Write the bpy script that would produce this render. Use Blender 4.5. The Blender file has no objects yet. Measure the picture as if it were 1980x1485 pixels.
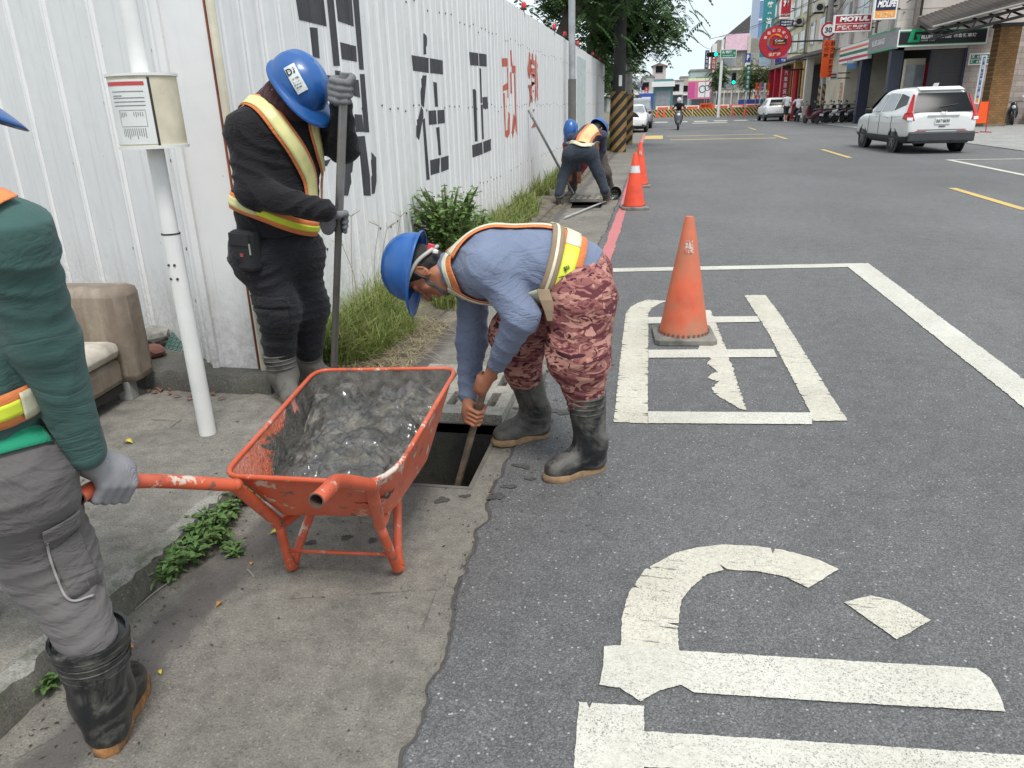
import bpy, bmesh, math, random
import numpy as np
from mathutils import Vector, Matrix
random.seed(7)
SC = bpy.context.scene
COL = SC.collection
R_ = math.radians

# ---------------------------------------------------------------- camera
F_PX, CX, CY, CAM_H = 1450.0, 990.0, 742.5, 1.5
def _cam_axes(roll, vp):
    t = math.tan(R_(roll))
    v = np.array([vp[0] - CX, vp[1] - CY, F_PX])
    d = np.array([t, 1.0, 0.0]); d[2] = -(d[0] * v[0] + d[1] * v[1]) / v[2]
    d /= np.linalg.norm(d); fw = v / np.linalg.norm(v)
    return np.array([np.cross(d, fw), fw, -d])
CR = _cam_axes(1.6, (1280, 197))
CAMP = np.array([0, 0, CAM_H])
def ray(u, v): return CR @ np.array([u - CX, v - CY, F_PX])
def G(u, v, z=0.0):            # photo direction meets a level of height z
    r = ray(u, v); return CAMP + r * ((z - CAM_H) / r[2])
def AY(u, v, Y):               # photo direction meets the cross plane Y
    r = ray(u, v); return CAMP + r * (Y / r[1])
def AX(u, v, X):               # photo direction meets the plane X (fence, facades)
    r = ray(u, v); return CAMP + r * (X / r[0])
cam_d = bpy.data.cameras.new('camera'); cam = bpy.data.objects.new('camera', cam_d); COL.objects.link(cam)
cam_d.sensor_width = 36; cam_d.lens = 36 * F_PX / 1980; cam_d.clip_end = 3000; cam_d.clip_start = 0.05
_m = Matrix.Identity(4)
for i in range(3):
    _m[i][0] = CR[i][0]; _m[i][1] = -CR[i][1]; _m[i][2] = -CR[i][2]
_m.translation = Vector(CAMP)
cam.matrix_world = _m
SC.camera = cam
SC.view_settings.view_transform = 'Standard'; SC.view_settings.look = 'None'
SC.view_settings.exposure = 0.84; SC.view_settings.gamma = 1
# ---------------------------------------------------------------- sky and sun (bright overcast)
W = bpy.data.worlds.new('World'); SC.world = W; W.use_nodes = True
nt = W.node_tree; nt.nodes.clear()
wo = nt.nodes.new('ShaderNodeOutputWorld'); bg = nt.nodes.new('ShaderNodeBackground')
sky = nt.nodes.new('ShaderNodeTexSky'); sky.sky_type = 'NISHITA'; sky.sun_disc = False
SUN_EL, SUN_AZ = 62, 150
sky.sun_elevation = R_(SUN_EL); sky.sun_rotation = R_(SUN_AZ); sky.dust_density = 3; sky.air_density = 1
tc = nt.nodes.new('ShaderNodeTexCoord'); nz = nt.nodes.new('ShaderNodeTexNoise')
nz.inputs['Scale'].default_value = 2.2; nz.inputs['Detail'].default_value = 5
mp = nt.nodes.new('ShaderNodeMapping'); mp.inputs['Scale'].default_value = (1, 1, 2.5)
nt.links.new(tc.outputs['Generated'], mp.inputs[0]); nt.links.new(mp.outputs[0], nz.inputs['Vector'])
cr = nt.nodes.new('ShaderNodeValToRGB')
cr.color_ramp.elements[0].position = .3; cr.color_ramp.elements[0].color = (6.1, 7.2, 7.9, 1)
cr.color_ramp.elements[1].position = .65; cr.color_ramp.elements[1].color = (8.2, 8.75, 9.0, 1)
nt.links.new(nz.outputs['Fac'], cr.inputs[0])
mx = nt.nodes.new('ShaderNodeMixRGB'); mx.inputs[0].default_value = .93   # cloud cover over the clear sky
nt.links.new(sky.outputs[0], mx.inputs[1]); nt.links.new(cr.outputs[0], mx.inputs[2])
nt.links.new(mx.outputs[0], bg.inputs[0]); bg.inputs[1].default_value = 0.078
nt.links.new(bg.outputs[0], wo.inputs[0])
sl = bpy.data.lights.new('sun', 'SUN'); sl.energy = 1.5; sl.angle = R_(16); sl.color = (1, .97, .93)
so = bpy.data.objects.new('sun', sl); COL.objects.link(so)
so.rotation_euler = Vector((math.sin(R_(SUN_AZ)) * math.cos(R_(SUN_EL)), math.cos(R_(SUN_AZ)) * math.cos(R_(SUN_EL)), math.sin(R_(SUN_EL)))).to_track_quat('Z', 'Y').to_euler()

# ---------------------------------------------------------------- materials
def srgb(r, g, b):
    f = lambda c: (c / 255 / 12.92) if c / 255 <= .04045 else ((c / 255 + .055) / 1.055) ** 2.4
    return (f(r), f(g), f(b))
class NT:
    def __init__(s, name):
        s.m = bpy.data.materials.new(name); s.m.use_nodes = True; s.t = s.m.node_tree
        s.b = s.t.nodes['Principled BSDF']; s.o = s.t.nodes['Material Output']
        s.tc = s.t.nodes.new('ShaderNodeTexCoord')
    def n(s, typ, **kw):
        nd = s.t.nodes.new('ShaderNode' + typ)
        for k, v in kw.items():
            if k.startswith('_'): setattr(nd, k[1:], v)
            else: nd.inputs[k].default_value = v
        return nd
    def l(s, a, b): s.t.links.new(a, b)
    def vec(s, scale=(1, 1, 1), src='Object', rot=(0, 0, 0)):
        mp = s.n('Mapping'); mp.inputs['Scale'].default_value = scale; mp.inputs['Rotation'].default_value = rot
        s.l(s.tc.outputs[src], mp.inputs[0]); return mp.outputs[0]
    def noise(s, scale, detail=4, vec=None, rough=.55, dist=0):
        nd = s.n('TexNoise', Scale=scale, Detail=detail, Roughness=rough, Distortion=dist)
        s.l(vec if vec is not None else s.tc.outputs['Object'], nd.inputs['Vector']); return nd.outputs['Fac']
    def voro(s, scale, vec=None, feature='F1', out='Distance', rnd=1):
        nd = s.n('TexVoronoi', Scale=scale, Randomness=rnd); nd.feature = feature
        s.l(vec if vec is not None else s.tc.outputs['Object'], nd.inputs['Vector']); return nd.outputs[out]
    def ramp(s, fac, stops, interp='LINEAR'):
        nd = s.n('ValToRGB'); cr = nd.color_ramp; cr.interpolation = interp
        while len(cr.elements) < len(stops): cr.elements.new(.5)
        for e, (p, c) in zip(cr.elements, stops):
            e.position = p; e.color = (c, c, c, 1) if isinstance(c, (int, float)) else (*c[:3], 1)
        s.l(fac, nd.inputs[0]); return nd.outputs[0]
    def mix(s, fac, a, b, mode='MIX'):
        nd = s.n('MixRGB'); nd.blend_type = mode
        for i, x in ((0, fac), (1, a), (2, b)):
            if isinstance(x, (int, float)): nd.inputs[i].default_value = x if i == 0 else (x, x, x, 1)
            elif isinstance(x, tuple): nd.inputs[i].default_value = (*x[:3], 1)
            else: s.l(x, nd.inputs[i])
        return nd.outputs[0]
    def math(s, op, a, b=0.0):
        nd = s.n('Math'); nd.operation = op
        for i, x in ((0, a), (1, b)):
            if isinstance(x, (int, float)): nd.inputs[i].default_value = x
            else: s.l(x, nd.inputs[i])
        return nd.outputs[0]
    def bump(s, h, strength=.3, dist=.01):
        nd = s.n('Bump'); nd.inputs['Strength'].default_value = strength; nd.inputs['Distance'].default_value = dist
        s.l(h, nd.inputs['Height']); s.l(nd.outputs[0], s.b.inputs['Normal'])
    def done(s, col=None, rough=.6, metal=0.0, spec=None):
        for k, x in (('Base Color', col), ('Roughness', rough), ('Metallic', metal), ('Specular IOR Level', spec)):
            if x is None: continue
            if isinstance(x, tuple): s.b.inputs[k].default_value = (*x[:3], 1)
            elif isinstance(x, (int, float)): s.b.inputs[k].default_value = x
            else: s.l(x, s.b.inputs[k])
        return s.m
MATS = {}
def M(name, col=(.5, .5, .5), rough=.6, metal=0.0, var=.18, scale=6.0, bump=0.0, bscale=60.0, dirt=None, damt=.5, dscale=3.0, emit=0, spec=None, coat=0):
    if name in MATS: return MATS[name]
    t = NT(name); c = tuple(col)
    lo = tuple(x * (1 - var) for x in c); hi = tuple(min(1, x * (1 + var)) for x in c)
    cc = t.ramp(t.noise(scale, 5), [(.3, lo), (.7, hi)])
    rr = rough
    if dirt is not None:
        dn = t.ramp(t.noise(dscale, 7, rough=.68), [(1 - damt - .12, 0.0), (1 - damt + .16, 1.0)])
        cc = t.mix(dn, cc, tuple(dirt)); 
        rr = t.math('ADD', t.math('MULTIPLY', dn, .85 - rough if rough < .85 else 0), rough)
    if bump: t.bump(t.noise(bscale, 4), bump, .01)
    if emit:
        t.b.inputs['Emission Color'].default_value = (*c, 1); t.b.inputs['Emission Strength'].default_value = emit
    if coat: t.b.inputs['Coat Weight'].default_value = coat
    MATS[name] = t.done(cc, rr, metal, spec); return MATS[name]

# ---------------------------------------------------------------- objects
def tag(o, label=None, cat=None, group=None, kind=None):
    if label: o['label'] = label
    if cat: o['category'] = cat
    if group: o['group'] = group
    if kind: o['kind'] = kind
    return o
def empty(name, loc=(0, 0, 0), rz=0.0, label=None, cat=None, group=None):
    o = bpy.data.objects.new(name, None); COL.objects.link(o); o.location = Vector(loc); o.rotation_euler = (0, 0, rz)
    o.empty_display_size = .1
    return tag(o, label, cat, group)
def link(name, me, mat=None, parent=None):
    o = bpy.data.objects.new(name, me); COL.objects.link(o)
    if mat is not None:
        for m_ in (mat if isinstance(mat, (list, tuple)) else [mat]): me.materials.append(m_)
    if parent is not None: o.parent = parent
    return o
def copy_tree(o, parent=None):
    c = o.copy(); COL.objects.link(c)
    for k in list(o.children): copy_tree(k, c)
    if parent is not None: c.parent = parent
    return c
def V3(p): return np.array(p, float)
def unit(v): v = np.array(v, float); return v / (np.linalg.norm(v) + 1e-12)
def frame(d, up=(0, 0, 1)):
    d = unit(d); u = np.array(up, float)
    if abs(d @ unit(u)) > .98: u = np.array([1., 0, 0])
    x = unit(np.cross(u, d)); y = np.cross(d, x); return x, y, d
def smooth_path(pts, n=6):
    P = [np.array(p, float) for p in pts]; P = [2 * P[0] - P[1]] + P + [2 * P[-1] - P[-2]]; out = []
    for i in range(1, len(P) - 2):
        for k in range(n):
            t = k / n; a, b, c, d = P[i - 1], P[i], P[i + 1], P[i + 2]
            out.append(.5 * (2 * b + (c - a) * t + (2 * a - 5 * b + 4 * c - d) * t * t + (3 * b - a - 3 * c + d) * t ** 3))
    out.append(P[-2]); return out
class MB:
    def __init__(s): s.v = []; s.f = []
    def add(s, vs, fs):
        o = len(s.v); s.v += [tuple(map(float, p)) for p in vs]; s.f += [tuple(i + o for i in f) for f in fs]; return s
    def box(s, c, size, rz=0.0, axes=None):
        c = np.array(c, float); h = np.array(size, float) / 2
        if axes is None: axes = (np.array([math.cos(rz), math.sin(rz), 0]), np.array([-math.sin(rz), math.cos(rz), 0]), np.array([0, 0, 1.]))
        vs = [c + axes[0] * h[0] * i + axes[1] * h[1] * j + axes[2] * h[2] * k for i in (-1, 1) for j in (-1, 1) for k in (-1, 1)]
        return s.add(vs, [(0, 1, 3, 2), (4, 6, 7, 5), (0, 4, 5, 1), (2, 3, 7, 6), (0, 2, 6, 4), (1, 5, 7, 3)])
    def box2(s, a, b): a = np.array(a, float); b = np.array(b, float); return s.box((a + b) / 2, np.abs(b - a))
    def tube(s, pts, r, n=10, cap=True, smooth=0):
        if smooth: 
            if not isinstance(r, (int, float)):
                r = list(np.interp(np.linspace(0, len(pts) - 1, (len(pts) - 1) * smooth + 1), range(len(pts)), r))
            pts = smooth_path(pts, smooth)
        pts = [np.array(p, float) for p in pts]; m = len(pts)
        rr = [r] * m if isinstance(r, (int, float)) else list(r)
        vs = []; x = None
        for i, p in enumerate(pts):
            d = unit(pts[min(i + 1, m - 1)] - pts[max(i - 1, 0)])
            if x is None: x, y, _ = frame(d)
            else: x = unit(x - d * (x @ d)); y = np.cross(d, x)
            for k in range(n):
                a = 2 * math.pi * k / n; vs.append(p + (x * math.cos(a) + y * math.sin(a)) * rr[i])
        fs = [(i * n + k, i * n + (k + 1) % n, (i + 1) * n + (k + 1) % n, (i + 1) * n + k) for i in range(m - 1) for k in range(n)]
        if cap: fs += [tuple(range(n - 1, -1, -1)), tuple((m - 1) * n + k for k in range(n))]
        return s.add(vs, fs)
    def lathe(s, prof, c=(0, 0, 0), n=24, axis=(0, 0, 1), cap=True):
        x, y, d = frame(axis); c = np.array(c, float); vs = []
        for r, z in prof:
            for k in range(n):
                a = 2 * math.pi * k / n; vs.append(c + d * z + (x * math.cos(a) + y * math.sin(a)) * r)
        m = len(prof)
        fs = [(i * n + k, i * n + (k + 1) % n, (i + 1) * n + (k + 1) % n, (i + 1) * n + k) for i in range(m - 1) for k in range(n)]
        if cap: fs += [tuple(range(n - 1, -1, -1)), tuple((m - 1) * n + k for k in range(n))]
        return s.add(vs, fs)
    def loft(s, rings, closed=True, cap=True):
        n = len(rings[0]); vs = [p for r in rings for p in r]; m = len(rings); kk = n if closed else n - 1
        fs = [(i * n + k, i * n + (k + 1) % n, (i + 1) * n + (k + 1) % n, (i + 1) * n + k) for i in range(m - 1) for k in range(kk)]
        if cap and closed: fs += [tuple(range(n - 1, -1, -1)), tuple((m - 1) * n + k for k in range(n))]
        return s.add(vs, fs)
    def poly(s, pts): return s.add(pts, [tuple(range(len(pts)))])
    def prism(s, pts, off):
        pts = [np.array(p, float) for p in pts]; off = np.array(off, float); n = len(pts)
        return s.add(pts + [p + off for p in pts], [tuple(range(n - 1, -1, -1)), tuple(range(n, 2 * n))] + [(i, (i + 1) % n, (i + 1) % n + n, i + n) for i in range(n)])
    def mesh(s, name, smooth=None):
        me = bpy.data.meshes.new(name); me.from_pydata(s.v, [], s.f); me.update()
        if smooth is not None:
            me.shade_smooth()
            if smooth < 180: me.set_sharp_from_angle(angle=R_(smooth))
        return me
    def build(s, name, mat, parent=None, smooth=None, bevel=0, fix=True):
        me = s.mesh(name)
        if fix:
            bm = bmesh.new(); bm.from_mesh(me); bmesh.ops.recalc_face_normals(bm, faces=bm.faces); bm.to_mesh(me); bm.free()
        if smooth is not None:
            me.shade_smooth(); 
            if smooth < 180: me.set_sharp_from_angle(angle=R_(smooth))
        o = link(name, me, mat, parent)
        if bevel:
            b = o.modifiers.new('bevel', 'BEVEL'); b.width = bevel; b.segments = 2; b.limit_method = 'ANGLE'; b.angle_limit = R_(40)
        return o
def np_mesh(name, v, f, smooth=True):
    me = bpy.data.meshes.new(name); v = np.asarray(v, np.float32); f = np.asarray(f, np.int32); k = f.shape[1]
    me.vertices.add(len(v)); me.vertices.foreach_set('co', v.ravel())
    me.loops.add(f.size); me.loops.foreach_set('vertex_index', f.ravel())
    me.polygons.add(len(f)); me.polygons.foreach_set('loop_start', np.arange(0, f.size, k, dtype=np.int32))
    me.update(calc_edges=True); me.validate()
    if smooth: me.shade_smooth()
    return me
def text_mesh(body, bold=0.0):
    cu = bpy.data.curves.new('t', 'FONT'); cu.body = body; cu.offset = bold; cu.resolution_u = 3; cu.align_x = 'LEFT'
    o = bpy.data.objects.new('t', cu); COL.objects.link(o)
    dg = bpy.context.evaluated_depsgraph_get(); me = bpy.data.meshes.new_from_object(o.evaluated_get(dg))
    bpy.data.objects.remove(o); bpy.data.curves.remove(cu); return me
def text(name, body, mat, parent, origin, ux, uy, w, h, bold=0.0, slant=0.0):
    """lettering fitted to a w x h box whose lower left corner is origin, ux / uy its directions (parent space)"""
    me = text_mesh(body, bold); n = len(me.vertices); co = np.zeros(n * 3); me.vertices.foreach_get('co', co); co = co.reshape(-1, 3)
    if n == 0: return None
    lo, hi = co.min(0), co.max(0); q = (co - lo) / np.maximum(hi - lo, 1e-6)
    ux = unit(ux); uy = unit(uy)
    P = np.array(origin)[None] + np.outer(q[:, 0] * w + slant * q[:, 1] * h, ux) + np.outer(q[:, 1] * h, uy)
    me.vertices.foreach_set('co', P.astype(np.float32).ravel()); me.update(); me.materials.clear()
    me.name = name
    return link(name, me, mat, parent)
# ================================================================ ground materials
def asphalt_col(t):
    big = t.noise(.55, 4); mid = t.noise(9, 5)
    base = t.ramp(big, [(.32, (.112, .111, .113)), (.7, (.155, .153, .154))])
    base = t.mix(.35, base, t.ramp(mid, [(.3, (.092, .091, .092)), (.75, (.19, .187, .185))]))
    vc = t.voro(230, out='Color'); vd = t.voro(230)
    gray = t.n('RGBToBW'); t.l(vc, gray.inputs[0])
    stone = t.ramp(gray.outputs[0], [(.2, .62), (.5, .95), (.75, 1.2), (.9, 1.65)])
    base = t.mix(1.0, base, stone, 'MULTIPLY')
    s2 = t.voro(62, out='Color'); g2 = t.n('RGBToBW'); t.l(s2, g2.inputs[0]); d2 = t.voro(62)
    spk = t.math('MULTIPLY', t.ramp(g2.outputs[0], [(.74, 0.0), (.8, 1.0)]), t.ramp(d2, [(.16, 1.0), (.3, 0.0)]))
    base = t.mix(t.math('MULTIPLY', spk, .75), base, (.5, .5, .48))
    pt = t.ramp(t.noise(.23, 6, t.vec((1, .35, 1)), .6), [(.42, .88), (.5, 1.0), (.6, 1.1)]); base = t.mix(1.0, base, pt, 'MULTIPLY')
    st_ = t.ramp(t.noise(1.7, 8, rough=.7), [(.58, 0.0), (.74, 1.0)]); base = t.mix(t.math('MULTIPLY', st_, .28), base, (.06, .06, .06))
    return base, t.ramp(vd, [(.2, 1.0), (.75, 0.0)])
def asphalt_mat():
    t = NT('asphalt'); base, pit = asphalt_col(t); t.bump(pit, .45, .003)
    return t.done(base, .82)
def concrete_mat(name, a, b, specks=True, moss=0.0, band=None):
    t = NT(name)
    n1 = t.ramp(t.noise(1.1, 7, rough=.62), [(.3, a), (.72, b)])
    n2 = t.ramp(t.noise(14, 9, rough=.78), [(.28, .55), (.5, .98), (.72, 1.32)])
    c = t.mix(1.0, n1, n2, 'MULTIPLY')
    n3 = t.ramp(t.noise(150, 4, rough=.7), [(.3, .58), (.7, 1.38)])
    c = t.mix(1.0, c, n3, 'MULTIPLY')
    if specks:
        vd = t.voro(85); vc = t.voro(85, out='Color'); g = t.n('RGBToBW'); t.l(vc, g.inputs[0])
        sp = t.math('MULTIPLY', t.ramp(g.outputs[0], [(.70, 0.0), (.74, 1.0)]), t.ramp(vd, [(.12, 1.0), (.34, 0.0)]))
        c = t.mix(t.math('MULTIPLY', sp, .42), c, (.44, .42, .38))
        dk = t.math('MULTIPLY', t.ramp(g.outputs[0], [(.3, 1.0), (.36, 0.0)]), t.ramp(vd, [(.14, 1.0), (.3, 0.0)]))
        c = t.mix(t.math('MULTIPLY', dk, .6), c, (.04, .038, .035))
    st = t.ramp(t.noise(2.3, 8, rough=.7), [(.56, 0.0), (.7, 1.0)])
    c = t.mix(t.math('MULTIPLY', st, .55), c, (.075, .07, .062))
    ckd = t.voro(1.6, t.vec((1, 1, 1), rot=(0, 0, .5)), 'DISTANCE_TO_EDGE'); ck = t.math('MULTIPLY', t.ramp(t.math('ADD', ckd, t.math('MULTIPLY', t.noise(9, 6, rough=.7), .06)), [(.030, 1.0), (.036, 0.0)]), t.ramp(t.noise(1.3, 3), [(.48, 0.0), (.56, 1.0)])); c = t.mix(t.math('MULTIPLY', ck, .6), c, (.05, .046, .04))
    fk = t.ramp(t.noise(46, 6, t.vec((1, 1.7, 1)), .75), [(.64, 0.0), (.69, 1.0)]); c = t.mix(t.math('MULTIPLY', fk, .6), c, (.045, .042, .036))
    if band is not None:
        sx = t.n('SeparateXYZ'); t.l(t.tc.outputs['Object'], sx.inputs[0]); bx_ = t.math('ABSOLUTE', t.math('SUBTRACT', sx.outputs['X'], band)); bn = t.ramp(t.math('ADD', t.math('MULTIPLY', bx_, 3.2), t.math('SUBTRACT', t.noise(5, 7, t.vec((1, .5, 1)), .65), .5)), [(.14, 1.0), (.36, 0.0)])
        c = t.mix(t.math('MULTIPLY', bn, .7), c, (.075, .064, .064))
    if moss:
        ms = t.ramp(t.noise(7, 6, rough=.7), [(.5, 0.0), (.64, 1.0)])
        c = t.mix(t.math('MULTIPLY', ms, moss), c, (.05, .06, .03))
    h = t.math('ADD', t.math('MULTIPLY', t.noise(80, 6, rough=.75), .7), t.math('MULTIPLY', t.noise(9, 6), .8))
    t.bump(h, .5, .012)
    return t.done(c, .9)
def paint_mat(name, col, wear=.5, dirt=(.3, .27, .21)):
    t = NT(name)
    v = t.vec((1.4, 11, 3)); n = t.noise(5, 8, v, .72)
    w = t.ramp(n, [(wear + .1, 0.0), (wear + .15, 1.0)])
    g = t.noise(60, 4)
    c = t.ramp(g, [(.3, tuple(x * .8 for x in col)), (.7, col)])
    c = t.mix(t.ramp(t.noise(2.2, 6), [(.35, .0), (.8, .45)]), c, dirt)
    ck = t.voro(16, t.vec((1, 3, 1)), 'DISTANCE_TO_EDGE'); ck = t.ramp(ck, [(.004, 1.0), (.012, 0.0)])
    c = t.mix(t.math('MULTIPLY', ck, .35), c, (.15, .14, .12))
    base, pit = asphalt_col(t)
    grain = t.ramp(t.noise(190, 3, rough=.6), [(.565, 0.0), (.62, 1.0)]); worn2 = t.ramp(t.noise(3.1, 7, rough=.7), [(.38, .12), (.68, 1.0)])
    w = t.math('MAXIMUM', w, t.math('MULTIPLY', grain, worn2))
    c = t.mix(w, c, base)
    t.bump(t.math('SUBTRACT', t.math('MULTIPLY', t.noise(230, 3), .6), w), .5, .004)
    return t.done(c, .75)
MAT_ASPH = asphalt_mat()
MAT_CONC = concrete_mat('gutter_concrete', (.155, .142, .122), (.25, .232, .2), band=-1.42)
MAT_WALK = concrete_mat('walkway_concrete', (.16, .147, .127), (.265, .246, .214))
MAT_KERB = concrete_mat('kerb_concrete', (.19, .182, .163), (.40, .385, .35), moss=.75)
MAT_APRON = concrete_mat('apron_concrete', (.27, .265, .25), (.36, .352, .335), specks=False)
MAT_FOOT = concrete_mat('footing_concrete', (.07, .068, .06), (.14, .132, .115), moss=.6)
MAT_WHITE = paint_mat('white_road_paint', (.66, .62, .52), .50)
MAT_WHITE2 = paint_mat('white_line_paint', (.68, .655, .58), .56)
MAT_YEL = paint_mat('yellow_road_paint', (.72, .5, .14), .55)
MAT_RED = paint_mat('red_kerb_paint', (.62, .19, .2), .56, (.45, .2, .18))
def soil_mat():
    t = NT('soil'); c = t.ramp(t.noise(5, 8, rough=.7), [(.3, (.085, .07, .05)), (.5, (.17, .145, .11)), (.72, (.25, .22, .175))])
    c = t.mix(1, c, t.ramp(t.noise(70, 4), [(.3, .65), (.7, 1.25)]), 'MULTIPLY')
    t.bump(t.noise(40, 6, rough=.7), .8, .02); return t.done(c, .95)
MAT_SOIL = soil_mat()

# ================================================================ ground sheets
HOLE = (-1.30, -.735, 2.72, 3.37); HOLE2 = (-1.42, -.86, 11.75, 12.5)
def holed_sheet(x0, x1, y0, y1, z, holes, name, mat, parent=None):
    xs = sorted({x0, x1, *[h[0] for h in holes], *[h[1] for h in holes]}); ys = sorted({y0, y1, *[h[2] for h in holes], *[h[3] for h in holes]})
    vi = {}; v = []; f = []
    def vid(i, j):
        if (i, j) not in vi: vi[i, j] = len(v); v.append((xs[i], ys[j], z))
        return vi[i, j]
    for i in range(len(xs) - 1):
        for j in range(len(ys) - 1):
            cx, cy = (xs[i] + xs[i + 1]) / 2, (ys[j] + ys[j + 1]) / 2
            if any(h[0] < cx < h[1] and h[2] < cy < h[3] for h in holes): continue
            f.append((vid(i, j), vid(i + 1, j), vid(i + 1, j + 1), vid(i, j + 1)))
    mb = MB(); mb.v = v; mb.f = f; return mb.build(name, mat, parent)
ground = tag(holed_sheet(-700, 700, -60, 1500, -.03, [HOLE, HOLE2], 'ground', MAT_SOIL), kind='structure')
gutter = tag(holed_sheet(-1.66, -.40, -1.5, 60, 0, [HOLE, HOLE2], 'gutter_pavement', MAT_CONC), kind='structure')
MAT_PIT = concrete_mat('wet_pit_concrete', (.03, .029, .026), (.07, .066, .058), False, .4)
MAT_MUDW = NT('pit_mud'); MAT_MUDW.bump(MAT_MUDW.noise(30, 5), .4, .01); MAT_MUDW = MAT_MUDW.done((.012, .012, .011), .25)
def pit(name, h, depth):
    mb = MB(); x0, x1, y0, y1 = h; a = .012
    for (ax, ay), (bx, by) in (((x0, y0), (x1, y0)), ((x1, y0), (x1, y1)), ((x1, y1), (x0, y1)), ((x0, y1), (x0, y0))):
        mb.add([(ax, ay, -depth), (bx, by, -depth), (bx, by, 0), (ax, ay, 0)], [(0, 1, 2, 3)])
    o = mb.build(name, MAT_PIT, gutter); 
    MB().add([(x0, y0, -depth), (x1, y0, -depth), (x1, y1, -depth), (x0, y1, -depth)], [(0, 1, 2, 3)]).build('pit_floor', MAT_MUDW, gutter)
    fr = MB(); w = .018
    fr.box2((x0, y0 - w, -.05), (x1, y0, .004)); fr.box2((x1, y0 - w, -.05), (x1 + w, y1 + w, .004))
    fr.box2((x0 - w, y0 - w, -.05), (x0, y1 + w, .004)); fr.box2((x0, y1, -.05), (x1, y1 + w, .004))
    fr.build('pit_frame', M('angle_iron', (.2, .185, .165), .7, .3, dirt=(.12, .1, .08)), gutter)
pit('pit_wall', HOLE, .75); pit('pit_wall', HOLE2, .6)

# asphalt with its broken edge against the gutter slab
def edge_x(Y):
    return float(np.interp(Y, [-2, .5, 1.3, 1.7, 2.05, 2.5, 3.05, 4, 6, 9.8, 30, 60, 400], [-.5, -.52, -.54, -.55, -.60, -.59, -.62, -.6, -.6, -.62, -.72, -.8, -.8]))
ys = list(np.arange(-1.5, 6, .022)) + list(np.arange(6, 14, .06)) + list(np.arange(14, 60, .4)) + list(np.arange(60, 420, 12))
rng = np.random.RandomState(3); v = []; f = []; w1 = 0
for i, Y in enumerate(ys):
    w1 = w1 * .8 + rng.normal(0, .006)
    xl = edge_x(Y) + w1 + .006 * math.sin(Y * 4.1) + .003 * math.sin(Y * 31)
    v += [(xl - .012, Y, -.001), (xl, Y, .008), (3., Y, .007), (9.6 + .03 * math.sin(Y), Y, .006)]
    if i: a = 4 * (i - 1); b = 4 * i; f += [(a + k, a + k + 1, b + k + 1, b + k) for k in range(3)]
CRK = [(v[4 * i][0] - .004, ys[i]) for i in range(len(ys)) if ys[i] < 13]
mb = MB(); mb.v = v; mb.f = f; road = tag(mb.build('road', MAT_ASPH), kind='structure')
mb = MB(); rc = np.random.RandomState(15); wv = .006
for i, (x, y) in enumerate(CRK):
    wv = min(.007, max(.0002, wv + rc.normal(0, .0016))); mb.v += [(x - wv, y, .0025), (x + .006, y, .0025)]
mb.f = [(2 * i, 2 * i + 1, 2 * i + 3, 2 * i + 2) for i in range(len(CRK) - 1)]
mb.build('joint_crack', M('crack_dirt', (.075, .07, .062), .95), gutter)
# crack that runs along the joint, worn grit lying in it
mb = MB(); rr = np.random.RandomState(5)
for k in range(160):
    Y = rr.uniform(1.2, 5.5); x = edge_x(Y) + rr.normal(-.015, .02); s = rr.uniform(.001, .0035); z = .004 if x < edge_x(Y) - .02 else .009
    a = rr.uniform(0, 3); mb.box((x, Y, z + s * .3), (s * 2, s * 1.4, s), a)
for k in range(600):
    Y = rr.uniform(2.35, 4.6); x = rr.uniform(-1.5, -.15); s = rr.uniform(.001, .004) if rr.rand() < .93 else rr.uniform(.004, .009)
    if HOLE[0] - .02 < x < HOLE[1] + .02 and 2.7 < Y < 4.3: continue
    z = .001 if x < edge_x(Y) - .02 else .0095
    if abs(x - edge_x(Y)) < .1 or rr.rand() < .6: mb.box((x, Y, z + s * .3), (s * 2, s * 1.6, s), rr.uniform(0, 3))
tag(mb.build('grit', M('grit', (.1, .095, .085), .9, var=.5, scale=40)), 'dark loose grit and crumbs scattered round the open drain', 'grit', kind='stuff')
# litter caught in the gutter and on the walkway
mb = MB(); rl = np.random.RandomState(23)
for k in range(330):
    if k < 220: Y = rl.uniform(.9, 3.4); x = -1.6 + abs(rl.normal(0, .12)); z = .0015
    elif k < 275: Y = rl.uniform(1.0, 4.0); x = rl.uniform(-1.5, -.66); z = .0015
    else: Y = rl.uniform(1.2, 3.35); x = rl.uniform(-2.7, -1.72); z = .1015
    if HOLE[0] - .05 < x < HOLE[1] + .05 and 2.65 < Y < 4.2: continue
    L = rl.uniform(.0025, .010); w_ = L * rl.uniform(.15, .6); a = rl.uniform(0, 6.28); c_, s_ = math.cos(a), math.sin(a)
    mb.add([(x + c_ * p - s_ * q, y_, z + zz) for p, q, zz in ((-L, 0, 0), (0, -w_, .002), (L, 0, .001), (0, w_, .0025)) for y_ in [Y + s_ * p + c_ * q]], [(0, 1, 2), (0, 2, 3)])
tag(mb.build('litter', M('leaf_litter', (.07, .055, .04), .9, var=.6, scale=50), fix=False), 'tiny dark leaf and twig crumbs strewn along the kerb', 'litter', kind='stuff')
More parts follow.
